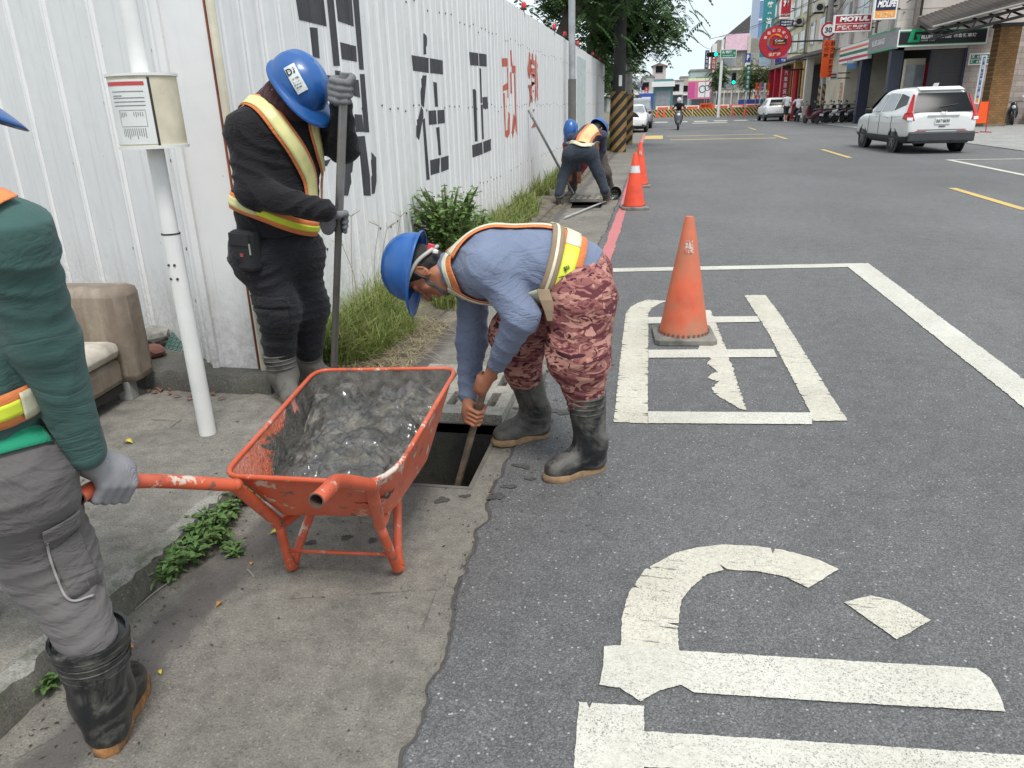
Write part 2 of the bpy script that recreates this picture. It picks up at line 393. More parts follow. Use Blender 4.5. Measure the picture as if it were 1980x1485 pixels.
# dried mud splash around the pit
def blob(cx, cy, r, z, seed, n=22, sq=1.0):
    g = np.random.RandomState(seed); ph = g.uniform(0, 6.28, 6); out = []
    for k in range(n):
        a = 2 * math.pi * k / n; q = r * (1 + .25 * math.sin(2 * a + ph[0]) + .2 * math.sin(3 * a + ph[1]) + .14 * math.sin(5 * a + ph[2]) + .1 * math.sin(9 * a + ph[3]))
        out.append((cx + q * math.cos(a), cy + q * math.sin(a) * sq, z))
    return out
MAT_SPLASH = M('dried_mud', (.07, .066, .06), .75, var=.35, scale=30, bump=.6, bscale=90)
k = 0
for (u, vv, r) in [(1010, 905, .05), (1085, 800, .07), (1060, 815, .04), (960, 965, .05), (1025, 930, .03), (855, 968, .045), (900, 960, .03), (670, 1040, .03), (600, 1050, .03), (720, 1045, .025), (1000, 790, .03), (985, 945, .04)]:
    p = G(u, vv); k += 1
    MB().poly(blob(p[0], p[1], r * .7, .012 if p[0] > edge_x(p[1]) - .05 else .0035, k, sq=.7)).build('mud_splash', MAT_SPLASH, road if p[0] > edge_x(p[1]) - .05 else gutter)

# raised walkway with kerb, left of the gutter
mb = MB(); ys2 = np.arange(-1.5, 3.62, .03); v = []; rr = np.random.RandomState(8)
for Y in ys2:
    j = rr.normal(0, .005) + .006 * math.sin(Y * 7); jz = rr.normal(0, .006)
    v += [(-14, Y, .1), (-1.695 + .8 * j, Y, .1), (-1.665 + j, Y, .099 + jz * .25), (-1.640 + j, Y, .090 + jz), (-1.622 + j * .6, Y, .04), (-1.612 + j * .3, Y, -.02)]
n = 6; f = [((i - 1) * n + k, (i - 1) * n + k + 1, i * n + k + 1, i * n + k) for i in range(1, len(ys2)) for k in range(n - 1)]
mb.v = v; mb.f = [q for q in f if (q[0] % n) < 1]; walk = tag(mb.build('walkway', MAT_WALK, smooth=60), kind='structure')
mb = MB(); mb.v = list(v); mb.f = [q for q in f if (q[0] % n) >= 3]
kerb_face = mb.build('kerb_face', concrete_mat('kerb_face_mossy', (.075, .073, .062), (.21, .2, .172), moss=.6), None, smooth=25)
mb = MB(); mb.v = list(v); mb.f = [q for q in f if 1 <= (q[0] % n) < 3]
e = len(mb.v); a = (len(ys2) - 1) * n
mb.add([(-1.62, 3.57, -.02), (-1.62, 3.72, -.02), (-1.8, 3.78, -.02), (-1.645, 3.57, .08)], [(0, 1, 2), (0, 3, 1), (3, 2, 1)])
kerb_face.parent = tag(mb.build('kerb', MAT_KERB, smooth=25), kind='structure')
# verge: low bank of bare earth between fence and gutter
ys3 = np.concatenate([np.arange(3.45, 9, .12), np.arange(9, 62, .6)]); xs3 = np.linspace(-2.3, -1.30, 12); v = []; rr = np.random.RandomState(4)
for Y in ys3:
    for i, x in enumerate(xs3):
        t_ = i / 11; z = .17 * (1 - t_) ** 1.1 + rr.normal(0, .007) * (1 - t_) * 2.2 - .003
        if t_ == 1: z = -.02; x = -1.43 + .08 * math.sin(Y * 1.7) + .03 * math.sin(Y * 6)
        if t_ > .8 and t_ < 1: z = min(z, .03); x = x - .1 
        v.append((x, Y, z))
mb = MB(); mb.v = v; mb.f = [((i - 1) * 12 + k, (i - 1) * 12 + k + 1, i * 12 + k + 1, i * 12 + k) for i in range(1, len(ys3)) for k in range(11)]
tag(mb.build('verge', MAT_SOIL, smooth=180), kind='structure')
# concrete aprons right of the road
mb = MB(); mb.add([(9.55, 20.5, .03), (34, 20.5, .03), (34, 140, .03), (9.55, 140, .03), (9.55, 20.5, -.02), (34, 20.5, -.02), (9.55, 140, -.02)], [(0, 1, 2, 3), (0, 4, 5, 1), (0, 3, 6, 4)])
tag(mb.build('pavement', MAT_APRON), kind='structure')

# ================================================================ painted markings
def ragged(pts, amp, step, seed, notch=0.0):
    g = np.random.RandomState(seed); out = []; n = len(pts)
    ar = sum(pts[i][0] * pts[(i + 1) % n][1] - pts[(i + 1) % n][0] * pts[i][1] for i in range(n)); sg_ = 1 if ar > 0 else -1
    for i in range(n):
        a = np.array(pts[i], float)[:2]; b = np.array(pts[(i + 1) % n], float)[:2]; L = np.linalg.norm(b - a); m = max(1, int(L / step)); nr = sg_ * np.array([-(b - a)[1], (b - a)[0]]) / (L + 1e-9)
        w = 0
        for k in range(m):
            w = .6 * w + g.normal(0, amp)
            q = w
            if notch and g.rand() < notch: q += g.uniform(.006, .035)
            out.append(a + (b - a) * k / m + (nr * q if k else 0))
    return out
def marking(name, pts_px, mat, seed, off=(0, 0), sc=1.0, amp=.0007, step=.007, notch=0.0, z=.0125):
    g = [G(off[0] + u / sc, off[1] + v_ / sc)[:2] for u, v_ in pts_px]
    q = ragged(g, amp, step, seed, notch)
    return MB().poly([(p[0], p[1], z) for p in q]).build(name, mat, road)
A = ((1100, 400), 2.25)
marking('painted_stroke', [(195, 945), (207, 820), (225, 650), (237, 550), (247, 470), (268, 442), (300, 424), (340, 410), (430, 415), (385, 432), (358, 450), (346, 470), (345, 560), (344, 700), (343, 820), (345, 952)], MAT_WHITE, 1, *A, amp=.0012, notch=.07)
marking('painted_stroke', [(345, 900), (1058, 905), (1056, 956), (345, 951)], MAT_WHITE2, 2, *A, z=.0135)
marking('painted_stroke', [(762, 390), (855, 390), (930, 490), (1210, 940), (1062, 940), (1040, 885), (870, 560)], MAT_WHITE, 3, *A, amp=.0015, notch=.04)
marking('painted_stroke', [(545, 455), (615, 455), (685, 630), (772, 893), (742, 888), (655, 838), (620, 800), (648, 770), (602, 752), (640, 720), (600, 690), (620, 668), (566, 655), (560, 600)], MAT_WHITE, 4, *A, amp=.003, notch=.06)
marking('painted_stroke', [(345, 487), (820, 483), (830, 508), (345, 515)], MAT_WHITE2, 5, *A, z=.0135)
marking('painted_stroke', [(345, 630), (890, 627), (905, 662), (345, 665)], MAT_WHITE2, 6, *A, z=.0135)
B = ((1000, 1000), 2.0204)
marking('painted_stroke', [(400, 560), (405, 500), (410, 400), (435, 310), (500, 215), (620, 150), (700, 130), (800, 118), (930, 124), (1040, 140), (1170, 175), (1255, 215), (1135, 288), (1050, 245), (950, 225), (820, 215), (740, 235), (680, 285), (640, 340), (625, 450), (632, 560)], MAT_WHITE, 7, *B, amp=.0008, notch=.012)
marking('painted_stroke', [(340, 518), (405, 515), (632, 535), (1790, 605), (1840, 640), (1880, 710), (1905, 775), (1300, 740), (690, 700), (640, 670), (560, 690), (480, 735), (400, 680), (320, 670), (335, 600)], MAT_WHITE2, 8, *B, amp=.0006, z=.0135)
marking('painted_stroke', [(1275, 345), (1380, 318), (1480, 340), (1615, 415), (1480, 490)], MAT_WHITE, 9, *B, amp=.0007)
marking('painted_stroke', [(240, 735), (495, 750), (495, 850), (1980, 945), (2150, 956), (2150, 1060), (495, 990), (490, 1200), (210, 1200), (225, 950)], MAT_WHITE2, 10, *B, amp=.0008, notch=.012)
marking('parking_line', [(1150, 523.5), (1185, 521), (1670, 511), (1640, 518.5), (1185, 528), (1150, 530)], MAT_WHITE2, 11, z=.0120)
marking('parking_line', [(1636, 516), (1678, 511), (1980, 738), (2400, 1060), (2400, 1160), (1980, 793)], MAT_WHITE2, 12, amp=.002, z=.0130)
def strip(name, x0, x1, y0, y1, mat, z=.012, seed=0, amp=.002, step=.1):
    q = ragged([(x0, y0), (x1, y0), (x1, y1), (x0, y1)], amp, step, seed)
    return MB().poly([(p[0], p[1], z) for p in q]).build(name, mat, road)
for i, (a, b) in enumerate(((1.2, 4.1), (11.35, 14.15), (21.6, 25.3), (32.4, 36), (43, 46.5))): strip('lane_dash', 4.8, 4.93, a, b, MAT_YEL, seed=i)
q = ragged([(-.56, 6.8), (-.44, 6.8), (-.46, 12), (-.56, 20), (-.74, 40), (-.86, 40), (-.68, 20), (-.58, 12)], .004, .05, 9)
MB().poly([(p[0], p[1], .0125) for p in q]).build('no_parking_line', MAT_RED, road)
strip('parking_line', 6.78, 6.92, 6, 20.5, MAT_WHITE2, seed=31); strip('parking_line', 6.92, 9.4, 20.35, 20.5, MAT_WHITE2, seed=32)
strip('painted_box', -.7, .1, 34.5, 38, MAT_YEL, seed=33)
strip('lane_line', .4, 4.6, 33.2, 33.55, MAT_YEL, seed=34); strip('lane_line', .3, 4.6, 37.0, 37.3, MAT_YEL, seed=35)
for i in range(6): strip('crossing_bar', -.5 + i * 1.5, .5 + i * 1.5, 62, 64.5, MAT_WHITE2, seed=40 + i)
strip('lane_line', 2.2, 4.6, 57.5, 59, MAT_WHITE2, seed=50)


# ================================================================ hoarding fence
XF = -2.06; ZF0, ZF1 = .19, 2.80
def white_metal():
    t = NT('hoarding_white')
    c = t.ramp(t.noise(1.3, 5), [(.3, (.71, .71, .71)), (.7, (.79, .787, .785))])
    st = t.ramp(t.noise(2.4, 7, t.vec((5, 5, .22)), .7), [(.55, 0.0), (.72, 1.0)])
    c = t.mix(t.math('MULTIPLY', st, .5), c, (.42, .40, .36))
    geo = t.n('NewGeometry'); sx = t.n('SeparateXYZ'); t.l(geo.outputs['Position'], sx.inputs[0])
    splash = t.math('MULTIPLY', t.ramp(sx.outputs['Z'], [(.2, 1.0), (.75, 0.0)]), t.ramp(t.noise(26, 7, rough=.75), [(.42, 0.0), (.62, 1.0)]))
    c = t.mix(t.math('MULTIPLY', splash, .6), c, (.33, .29, .23))
    pt = t.ramp(t.voro(9, t.vec((1, 1, 1))), [(.035, 1.0), (.06, 0.0)])
    c = t.mix(t.math('MULTIPLY', pt, .5), c, (.12, .1, .08))
    t.bump(t.math('ADD', t.noise(1.6, 3, t.vec((2, 2, .7))), t.math('MULTIPLY', t.noise(9, 3), .12)), .35, .05)
    return t.done(c, .48)
MAT_HOARD = white_metal()
PITCH = .197; PW = PITCH * 5
def prof_off(s):         # outward offset of the sheet along one panel
    q = (s % PITCH) / PITCH
    return float(np.interp(q, [0, .05, .10, .16, .2, .86, .92, 1], [0, -.02, -.02, 0, 0, 0, .004, 0]))
def breaks(): 
    b = []
    for i in range(5):
        for q in (0, .05, .10, .16, .2, .86, .92): b.append((i + q) * PITCH)
    return b + [PW]
def panel_mesh(name, s0, s1, prof, brk, z0, z1, step=0.0):
    bs = sorted({s0, s1, *[b for b in brk if s0 < b < s1]}); v = []
    for s in bs:
        for z in (z0, z1): v.append((prof(s) + step * (s - s0) / max(1e-6, s1 - s0), s, z))
    f = [(2 * i, 2 * i + 2, 2 * i + 3, 2 * i + 1) for i in range(len(bs) - 1)]
    mb = MB(); mb.v = v; mb.f = f
    me = mb.mesh(name); me.materials.append(MAT_HOARD); return me
fence = empty('hoarding_fence', (XF, 0, 0), 0, 'long white corrugated hoarding fence painted with big black and red characters', 'fence')
Y0J = 6.348 - 3 * PW      # panel joints measured on the fence
pm = panel_mesh('panel', 0, PW, prof_off, breaks(), ZF0, ZF1, .007)
rr = np.random.RandomState(2)
for k in range(26):
    y = Y0J + k * PW
    if k == 0:
        me = panel_mesh('panel', 3.535 - y, PW, prof_off, breaks(), ZF0, ZF1, .007)
    else: me = pm
    o = link('panel', me, None, fence); o.location = (0, y, rr.uniform(-.008, .008))
FEND = Y0J + 26 * PW
MB().box2((-.06, 3.6, 2.30), (-.02, FEND, 2.36)).box2((-.06, 3.6, .6), (-.02, FEND, .66)).build('rail', M('galvanised', (.42, .43, .44), .5, .7), fence)
def fence_x(Y):
    s = (Y - Y0J) % PW; return XF + prof_off(s) + .007 * s / PW
# screws
mb = MB(); rr = np.random.RandomState(12)
for k in range(26):
    for i in range(5):
        for z in (2.33, .66, 1.5):
            if rr.rand() < .75:
                Y = Y0J + k * PW + i * PITCH + .11 + rr.normal(0, .02)
                if Y > 3.65: mb.box((fence_x(Y) - XF + .003, Y, z + rr.normal(0, .02)), (.006, .014, .014))
mb.build('screws', M('screw_dark', (.03, .028, .025), .6), fence)['kind'] = 'stuff'
# painted characters (stencilled strokes that follow the sheet)
def clip(poly, y, keep_less):
    out = []; n = len(poly)
    for i in range(n):
        a, b = poly[i], poly[(i + 1) % n]; ia = (a[0] <= y) if keep_less else (a[0] >= y); ib = (b[0] <= y) if keep_less else (b[0] >= y)
        if ia: out.append(a)
        if ia != ib:
            t_ = (y - a[0]) / (b[0] - a[0]); out.append((y, a[1] + t_ * (b[1] - a[1])))
    return out
def fence_polys(polys, name, mat):
    mb = MB()
    for poly in polys:
        ylo = min(p[0] for p in poly); yhi = max(p[0] for p in poly)
        k0 = int((ylo - Y0J) // PW); k1 = int((yhi - Y0J) // PW); cuts = [ylo]
        for k in range(k0, k1 + 1):
            for b in breaks()[:-1]: 
                c = Y0J + k * PW + b
                if ylo < c < yhi: cuts.append(c)
        cuts.append(yhi); cuts = sorted(set(cuts))
        for a, b in zip(cuts[:-1], cuts[1:]):
            q = clip(clip(poly, b, True), a, False)
            if len(q) < 3: continue
            m_ = (a + b) / 2; kk = math.floor((m_ - Y0J) / PW)
            def xo(Y): s = min(max(Y - Y0J - kk * PW, 0), PW); return prof_off(s) + .007 * s / PW + .0022
            mb.poly([(xo(min(max(y, a + 1e-6), b - 1e-6)), y, z) for y, z in q])
    return mb.build(name, mat, fence, fix=False)
def stroke(pts, mat):
    poly = [tuple(AX(560 + u / 3.8077, v_ / 3.8077, XF)[1:]) for u, v_ in pts]
    return fence_polys([poly], 'painted_stroke', mat)
BLK = M('stencil_black', (.045, .045, .052), .6, var=.25, scale=5, dirt=(.2, .2, .21), damt=.22, dscale=14)
REDP = M('stencil_red', (.52, .12, .075), .6, var=.25, scale=5, dirt=(.6, .45, .4), damt=.2, dscale=14)
for s in [
    [(35, -60), (245, -10), (268, 195), (68, 145)], [(152, 200), (200, 206), (218, 430), (175, 420)], [(262, 552), (300, 555), (312, 692), (262, 690)],
    [(265, -40), (320, -40), (362, 485), (318, 485)], [(328, 518), (372, 525), (376, 562), (330, 552)], [(325, -70), (447, -35), (465, 195), (350, 155)],
    [(365, 310), (480, 340), (488, 455), (378, 435)], [(455, -30), (505, -30), (545, 515), (505, 510)], [(508, 545), (550, 545), (585, 975), (540, 972)],
    [(440, 585), (500, 588), (512, 720), (450, 700)], [(470, 840), (525, 845), (540, 970), (480, 972)],
    [(405, 1010), (463, 1010), (466, 1150), (450, 1320), (425, 1440), (395, 1440), (405, 1250)],
    [(495, 1005), (545, 1000), (575, 1230), (583, 1290), (590, 1440), (545, 1440), (525, 1260)], [(600, 1120), (635, 1160), (638, 1330), (625, 1422), (597, 1430), (592, 1300), (604, 1270)],
    [(235, 1190), (300, 1170), (250, 1260)],
    [(980, 245), (1000, 255), (1007, 280), (1005, 400), (982, 400)], [(895, 405), (1018, 427), (1020, 537), (905, 520)], [(1026, 428), (1125, 445), (1128, 548), (1030, 538)],
    [(975, 555), (1005, 555), (985, 800), (965, 770), (960, 680)], [(965, 780), (985, 830), (950, 1040), (930, 1000), (930, 930)], [(975, 880), (992, 870), (1028, 1322), (1005, 1326)],
    [(1052, 600), (1078, 610), (1087, 785), (1065, 787)], [(1018, 815), (1076, 811), (1080, 913), (1022, 920)], [(1082, 811), (1138, 808), (1142, 905), (1086, 912)], [(1073, 940), (1097, 935), (1110, 1140), (1090, 1145)],
    [(1030, 1180), (1100, 1162), (1104, 1268), (1035, 1290)], [(1107, 1161), (1168, 1145), (1170, 1245), (1110, 1267)],
    [(1320, 382), (1384, 391), (1388, 485), (1328, 480)], [(1389, 392), (1448, 400), (1450, 490), (1393, 486)], [(1393, 500), (1404, 505), (1413, 760), (1402, 760)], [(1403, 770), (1416, 770), (1426, 1025), (1413, 1025)],
    [(1418, 715), (1455, 712), (1460, 800), (1422, 800)], [(1345, 658), (1360, 655), (1370, 670), (1382, 1040), (1362, 1042)],
    [(1340, 1070), (1414, 1046), (1418, 1134), (1345, 1160)], [(1421, 1043), (1482, 1022), (1484, 1105), (1424, 1130)]]: stroke(s, BLK)
for s in [[(1560, 430), (1603, 428), (1605, 490), (1563, 490)], [(1598, 495), (1606, 495), (1609, 720), (1601, 720)], [(1568, 632), (1606, 606), (1609, 655), (1570, 672)],
    [(1570, 685), (1583, 685), (1592, 960), (1603, 958), (1607, 820), (1620, 840), (1618, 985), (1602, 1015), (1586, 1005)], [(1620, 368), (1630, 368), (1636, 480), (1625, 492)],
    [(1632, 480), (1663, 485), (1663, 540), (1632, 540)], [(1648, 545), (1660, 545), (1668, 820), (1676, 1000), (1660, 960)], [(1622, 530), (1630, 535), (1634, 690), (1622, 685)], [(1645, 830), (1664, 880), (1640, 1020), (1632, 975)]]: stroke(s, REDP)
p0, p1 = AX(560 + 1755 / 3.8077, 960 / 3.8077, XF), AX(560 + 1826 / 3.8077, 400 / 3.8077, XF)
text('painted_stroke', '變', REDP, fence, (.008, p0[1], p0[2]), (0, 1, 0), (0, 0, 1), p1[1] - p0[1], p1[2] - p0[2], .03)
# pale notice on the far end
a = AX(1115, 190, XF)
MB().box2((.006, a[1], .5), (.012, a[1] + 2.2, 2.6)).build('notice_sheet', M('pale_green_notice', (.56, .63, .61), .5), fence)
# left wing of the hoarding, set back from the road
AL = np.array([-2.354, 3.534]); DL = unit([-.822, .569])
wing = empty('hoarding_wing', (AL[0], AL[1], 0), math.atan2(DL[1], DL[0]) - math.pi / 2, 'plain white ribbed hoarding wing standing behind the old sofa', 'fence')
WP = .82
def wprof(s):
    q = s % WP; return float(np.interp(q, [0, .012, .03, .042, .05, .062, .08, .092, WP], [0, .016, .016, .002, .002, .016, .016, 0, 0]))
wb = []
for i in range(9):
    for q in (0, .012, .03, .042, .05, .062, .08, .092): wb.append(i * WP + q)
for k in range(8):
    me = panel_mesh('panel', 0, WP, lambda s: -wprof(s), [b for b in wb if b < WP], ZF0 + .02, 3.3)
    o = link('panel', me, None, wing); o.location = (-.001 * k, k * WP, 0)
MB().box2((.05, 0, .6), (.09, 6, .66)).build('rail', MATS['galvanised'], wing)
mb = MB(); rr = np.random.RandomState(3)
for k in range(8):
    for z in np.arange(.45, 3.2, .42):
        if rr.rand() < .6: mb.box((-.006, k * WP + .11 + rr.normal(0, .01), z + rr.normal(0, .1)), (.006, .014, .016))
mb.build('screws', MATS['screw_dark'], wing)['kind'] = 'stuff'
# short return panel that joins the two runs
ret = empty('hoarding_return', (0, 0, 0), 0, 'narrow white sheet closing the corner between the two hoarding runs', 'fence')
def vwall(a, b, z0, z1): return MB().prism([(*a, z0), (*b, z0), (*b, z1), (*a, z1)], (0, .012, 0))
vwall((-2.37, 3.526), (-2.058, 3.517), ZF0 + .01, 3.3).build('panel', MAT_HOARD, ret)
MB().tube([(-2.055, 3.515, ZF0), (-2.055, 3.515, 3.3)], .02, 8).build('corner_trim', M('cream_trim', (.62, .58, .46), .5), ret)
MB().box2((-2.088, 3.508, ZF0), (-2.080, 3.516, 3.3)).build('rust_seam', M('rust_line', (.22, .06, .03), .8, var=.4), ret)
MB().box2((-2.356, 3.505, ZF0), (-2.32, 3.527, 3.3)).build('joint_trim', MAT_HOARD, ret)
# concrete footing under the hoarding corner
v0 = []
mb = MB(); rr = np.random.RandomState(6)
pts = [(-3.25, 3.62), (-2.75, 3.40), (-2.45, 3.385), (-2.2, 3.39), (-1.97, 3.40)]
fr = []
for i in range(len(pts) - 1):
    for k in range(8):
        t_ = k / 8; fr.append((pts[i][0] * (1 - t_) + pts[i + 1][0] * t_, pts[i][1] * (1 - t_) + pts[i + 1][1] * t_))
fr.append(pts[-1]); rings = []
for x, y in fr:
    j = rr.normal(0, .006, 4); by = 4.25 if x < -2.4 else 3.62
    rings.append([(x, y + j[0], .09), (x, y + .012 + j[1], .165 + j[2]), (x, y + .03, .195 + j[3]), (x, y + .12, .2), (x, by, .2), (x, by, .09)])
mb.loft(rings); tag(mb.build('footing', MAT_FOOT, smooth=35), 'rough dark concrete footing under the corner of the hoarding', 'footing')
# red warning lamps along the top
for i, (u, v_) in enumerate(((1013, 22), (1072, 59), (1092, 81), (1117, 98), (1146, 121), (1160, 133))):
    p = AX(u, v_ + 8, XF); y = min(p[1], FEND - .2)
    L = empty('warning_lamp', (XF, y, ZF1 - .01), 0, 'small red warning lamp clipped on top of the white hoarding', 'lamp', 'red lamps along the hoarding top')
    MB().tube([(0, 0, -.05), (0, 0, .06)], .01, 6).build('stem', MATS['screw_dark'], L)
    MB().lathe([(.036, 0), (.04, .015), (.036, .07), (.02, .09)], (0, 0, .055), 12).build('lens', M('red_lens', (.6, .03, .04), .3), L, 40)
    MB().lathe([(.045, 0), (.045, .025)], (0, 0, .035), 12).build('collar', MATS['screw_dark'], L)
# ================================================================ implicit-surface modeller for bodies and clothes
class SDF:
    def __init__(s): s.p = []; s.cuts = []; s.disp = None
    def cap(s, a, b, ra, rb=None, k=.025, ax=None, sc=1.0):
        s.p.append(('c', V3(a), V3(b), ra, ra if rb is None else rb, k, None if ax is None else unit(ax), sc)); return s
    def ell(s, c, r, axes, k=.02):
        s.p.append(('e', V3(c), np.array([unit(a) for a in axes]), V3(r), k)); return s
    def cut(s, point, normal):         # removes the side the normal points to
        s.cuts.append((V3(point), unit(normal))); return s
    def trim(s, point, normal):        # the same, but only for what was added before it
        s.p.append(('x', V3(point), unit(normal))); return s
    @staticmethod
    def _d(p, P):
        if p[0] == 'c':
            _, a, b, ra, rb, k, ax, sc = p; ba = b - a; pa = P - a
            t = np.clip(pa @ ba / (ba @ ba + 1e-9), 0, 1); q = pa - t[..., None] * ba
            if ax is not None: q = q + (q @ ax)[..., None] * ax * (1 / sc - 1)
            return np.sqrt((q * q).sum(-1)) - (ra + (rb - ra) * t)
        _, c, A, r, k = p; q = (P - c) @ A.T; n = np.sqrt(((q / r) ** 2).sum(-1)); m = np.sqrt(((q / (r * r)) ** 2).sum(-1)) + 1e-9
        return n * (n - 1) / m
    def _bb(s, p, m):
        if p[0] == 'c':
            r = max(p[3], p[4]) * max(1, p[7]) + m; return np.minimum(p[1], p[2]) - r, np.maximum(p[1], p[2]) + r
        r = max(p[3]) + m; return p[1] - r, p[1] + r
    @staticmethod
    def _smin(a, b, k):
        h = np.clip(.5 + .5 * (b - a) / k, 0, 1); return b + (a - b) * h - k * h * (1 - h)
    def ev(s, P):
        P = np.asarray(P, float); D = np.full(P.shape[:-1], 9.0)
        for p in s.p:
            if p[0] == 'x': D = np.maximum(D, (P - p[1]) @ p[2]); continue
            D = s._smin(D, s._d(p, P), p[5] if p[0] == 'c' else p[4])
        if s.disp is not None: D = D + s.disp(P)
        for c, n in s.cuts: D = np.maximum(D, (P - c) @ n)
        return D
    def grad(s, P, e=.003):
        P = np.asarray(P, float); g = np.stack([s.ev(P + np.eye(3)[i] * e) - s.ev(P - np.eye(3)[i] * e) for i in range(3)], -1)
        return g / (np.linalg.norm(g, axis=-1, keepdims=True) + 1e-9)
    def project(s, P, off=0.0, it=6):
        P = np.array(P, float)
        for _ in range(it): P = P - .85 * (s.ev(P) - off)[..., None] * s.grad(P)
        return P
    def hit(s, u, v, t0=.5):
        r = unit(ray(u, v)); t = t0; best = (9, t)
        for _ in range(90):
            d = float(s.ev((CAMP + r * t)[None])[0])
            if d < best[0]: best = (d, t)
            if d < .0015: break
            t += max(d * .8, .002)
            if t > 40: break
        return CAMP + r * best[1]
    def mesh(s, name, h):
        lo = np.min([s._bb(p, .03)[0] for p in s.p if p[0] != 'x'], 0); hi = np.max([s._bb(p, .03)[1] for p in s.p if p[0] != 'x'], 0)
        n = np.ceil((hi - lo) / h).astype(int) + 2; ax = [lo[i] + np.arange(n[i]) * h for i in range(3)]
        D = np.full(n, 1.0, np.float32)
        for p in s.p:
            if p[0] == 'x':
                pl = [(ax[i] - p[1][i]) * p[2][i] for i in range(3)]
                D = np.maximum(D, (pl[0][:, None, None] + pl[1][None, :, None] + pl[2][None, None, :]).astype(np.float32)); continue
            k = p[5] if p[0] == 'c' else p[4]; a, b = s._bb(p, k * 1.2 + 3 * h)
            i0 = np.clip(((a - lo) / h).astype(int), 0, n); i1 = np.clip(((b - lo) / h).astype(int) + 2, 0, n)
            sl = tuple(slice(i0[i], i1[i]) for i in range(3))
            X = np.stack(np.meshgrid(*[ax[i][sl[i]] for i in range(3)], indexing='ij'), -1)
            D[sl] = s._smin(D[sl], s._d(p, X), k)
        if s.disp is not None or s.cuts:
            near = np.argwhere(np.abs(D) < .05) if not s.cuts else np.argwhere(D < .05)
            P = lo + near * h; d = D[tuple(near.T)].astype(float)
            if s.disp is not None: d = d + s.disp(P)
            for c, nn in s.cuts: d = np.maximum(d, (P - c) @ nn)
            D[tuple(near.T)] = d
        v, f = surface_nets(D, lo, h)
        return v, f
    def build(s, name, mat, parent, h=.008, pos=None):
        v, f = s.mesh(name, h)
        return link(name, np_mesh(name, v, f), mat, parent)
def surface_nets(D, lo, h):
    S = D < 0; n = np.array(D.shape) - 1
    cnt = np.zeros(n, np.int8)
    cs = [(i, j, k) for i in (0, 1) for j in (0, 1) for k in (0, 1)]
    sub = lambda A, c: A[c[0]:c[0] + n[0], c[1]:c[1] + n[1], c[2]:c[2] + n[2]]
    for c in cs: cnt += sub(S, c)
    cells = np.argwhere((cnt > 0) & (cnt < 8)); idx = np.full(n, -1, np.int32); idx[tuple(cells.T)] = np.arange(len(cells))
    acc = np.zeros((len(cells), 3)); num = np.zeros(len(cells))
    for a in cs:
        for ax in range(3):
            if a[ax]: continue
            b = list(a); b[ax] = 1
            da = D[tuple((cells + a).T)]; db = D[tuple((cells + b).T)]; m = (da < 0) != (db < 0)
            t = da[m] / (da[m] - db[m]); p = np.tile(np.array(a, float), (m.sum(), 1)); p[:, ax] += t
            acc[m] += p; num[m] += 1
    v = lo + (cells + acc / np.maximum(num, 1)[:, None]) * h
    F = []
    for ax in range(3):
        s0 = [slice(None)] * 3; s1 = [slice(None)] * 3; s0[ax] = slice(0, -1); s1[ax] = slice(1, None)
        A = S[tuple(s0)]; B = S[tuple(s1)]; e = np.argwhere(A != B); sg = A[tuple(e.T)]
        o1, o2 = [i for i in range(3) if i != ax]
        ok = (e[:, o1] > 0) & (e[:, o2] > 0) & (e[:, o1] < n[o1]) & (e[:, o2] < n[o2]) & (e[:, ax] < n[ax]); e = e[ok]; sg = sg[ok]
        def ci(d1, d2):
            q = e.copy(); q[:, o1] -= d1; q[:, o2] -= d2; return idx[tuple(q.T)]
        q = np.stack([ci(1, 1), ci(0, 1), ci(0, 0), ci(1, 0)], 1)
        if ax == 1: q = q[:, ::-1]
        q[~sg] = q[~sg][:, ::-1]; F.append(q)
    f = np.concatenate(F); return v, f[(f >= 0).all(1)]
def folds(seed, amp, freq=34, axis=(0, 0, 1), mix=.6):
    g = np.random.RandomState(seed); K = g.normal(0, 1, (8, 3)); K /= np.linalg.norm(K, axis=1, keepdims=True); ph = g.uniform(0, 6.28, 8); axis = unit(axis)
    def fn(P):
        w = 1.9 * np.sin(P @ K[0] * 9 + ph[0]) + 1.5 * np.sin(P @ K[1] * 14 + ph[1]) + 1.0 * np.sin(P @ K[5] * 23 + ph[5])
        a = np.sin(P @ (axis * freq + K[2] * 8) + w + ph[2]); b = np.sin(P @ (K[3] * freq * .55) + 1.6 * np.sin(P @ K[4] * 10 + ph[4]) + ph[3])
        m = .45 + .55 * np.sin(P @ K[6] * 8 + ph[6] + 1.2 * np.sin(P @ K[7] * 6))
        a = 1 - 2.0 * np.abs(a) ** .7; c = np.sin(P @ (K[5] * freq * 1.7 + axis * freq * .5) + 2.2 * np.sin(P @ K[7] * 13 + ph[7]))
        return -amp * (mix * a * m + (1 - mix) * b * .7 + .35 * (1 - 2 * np.abs(c) ** .7) * np.clip(1 - m, 0, 1))
    return fn
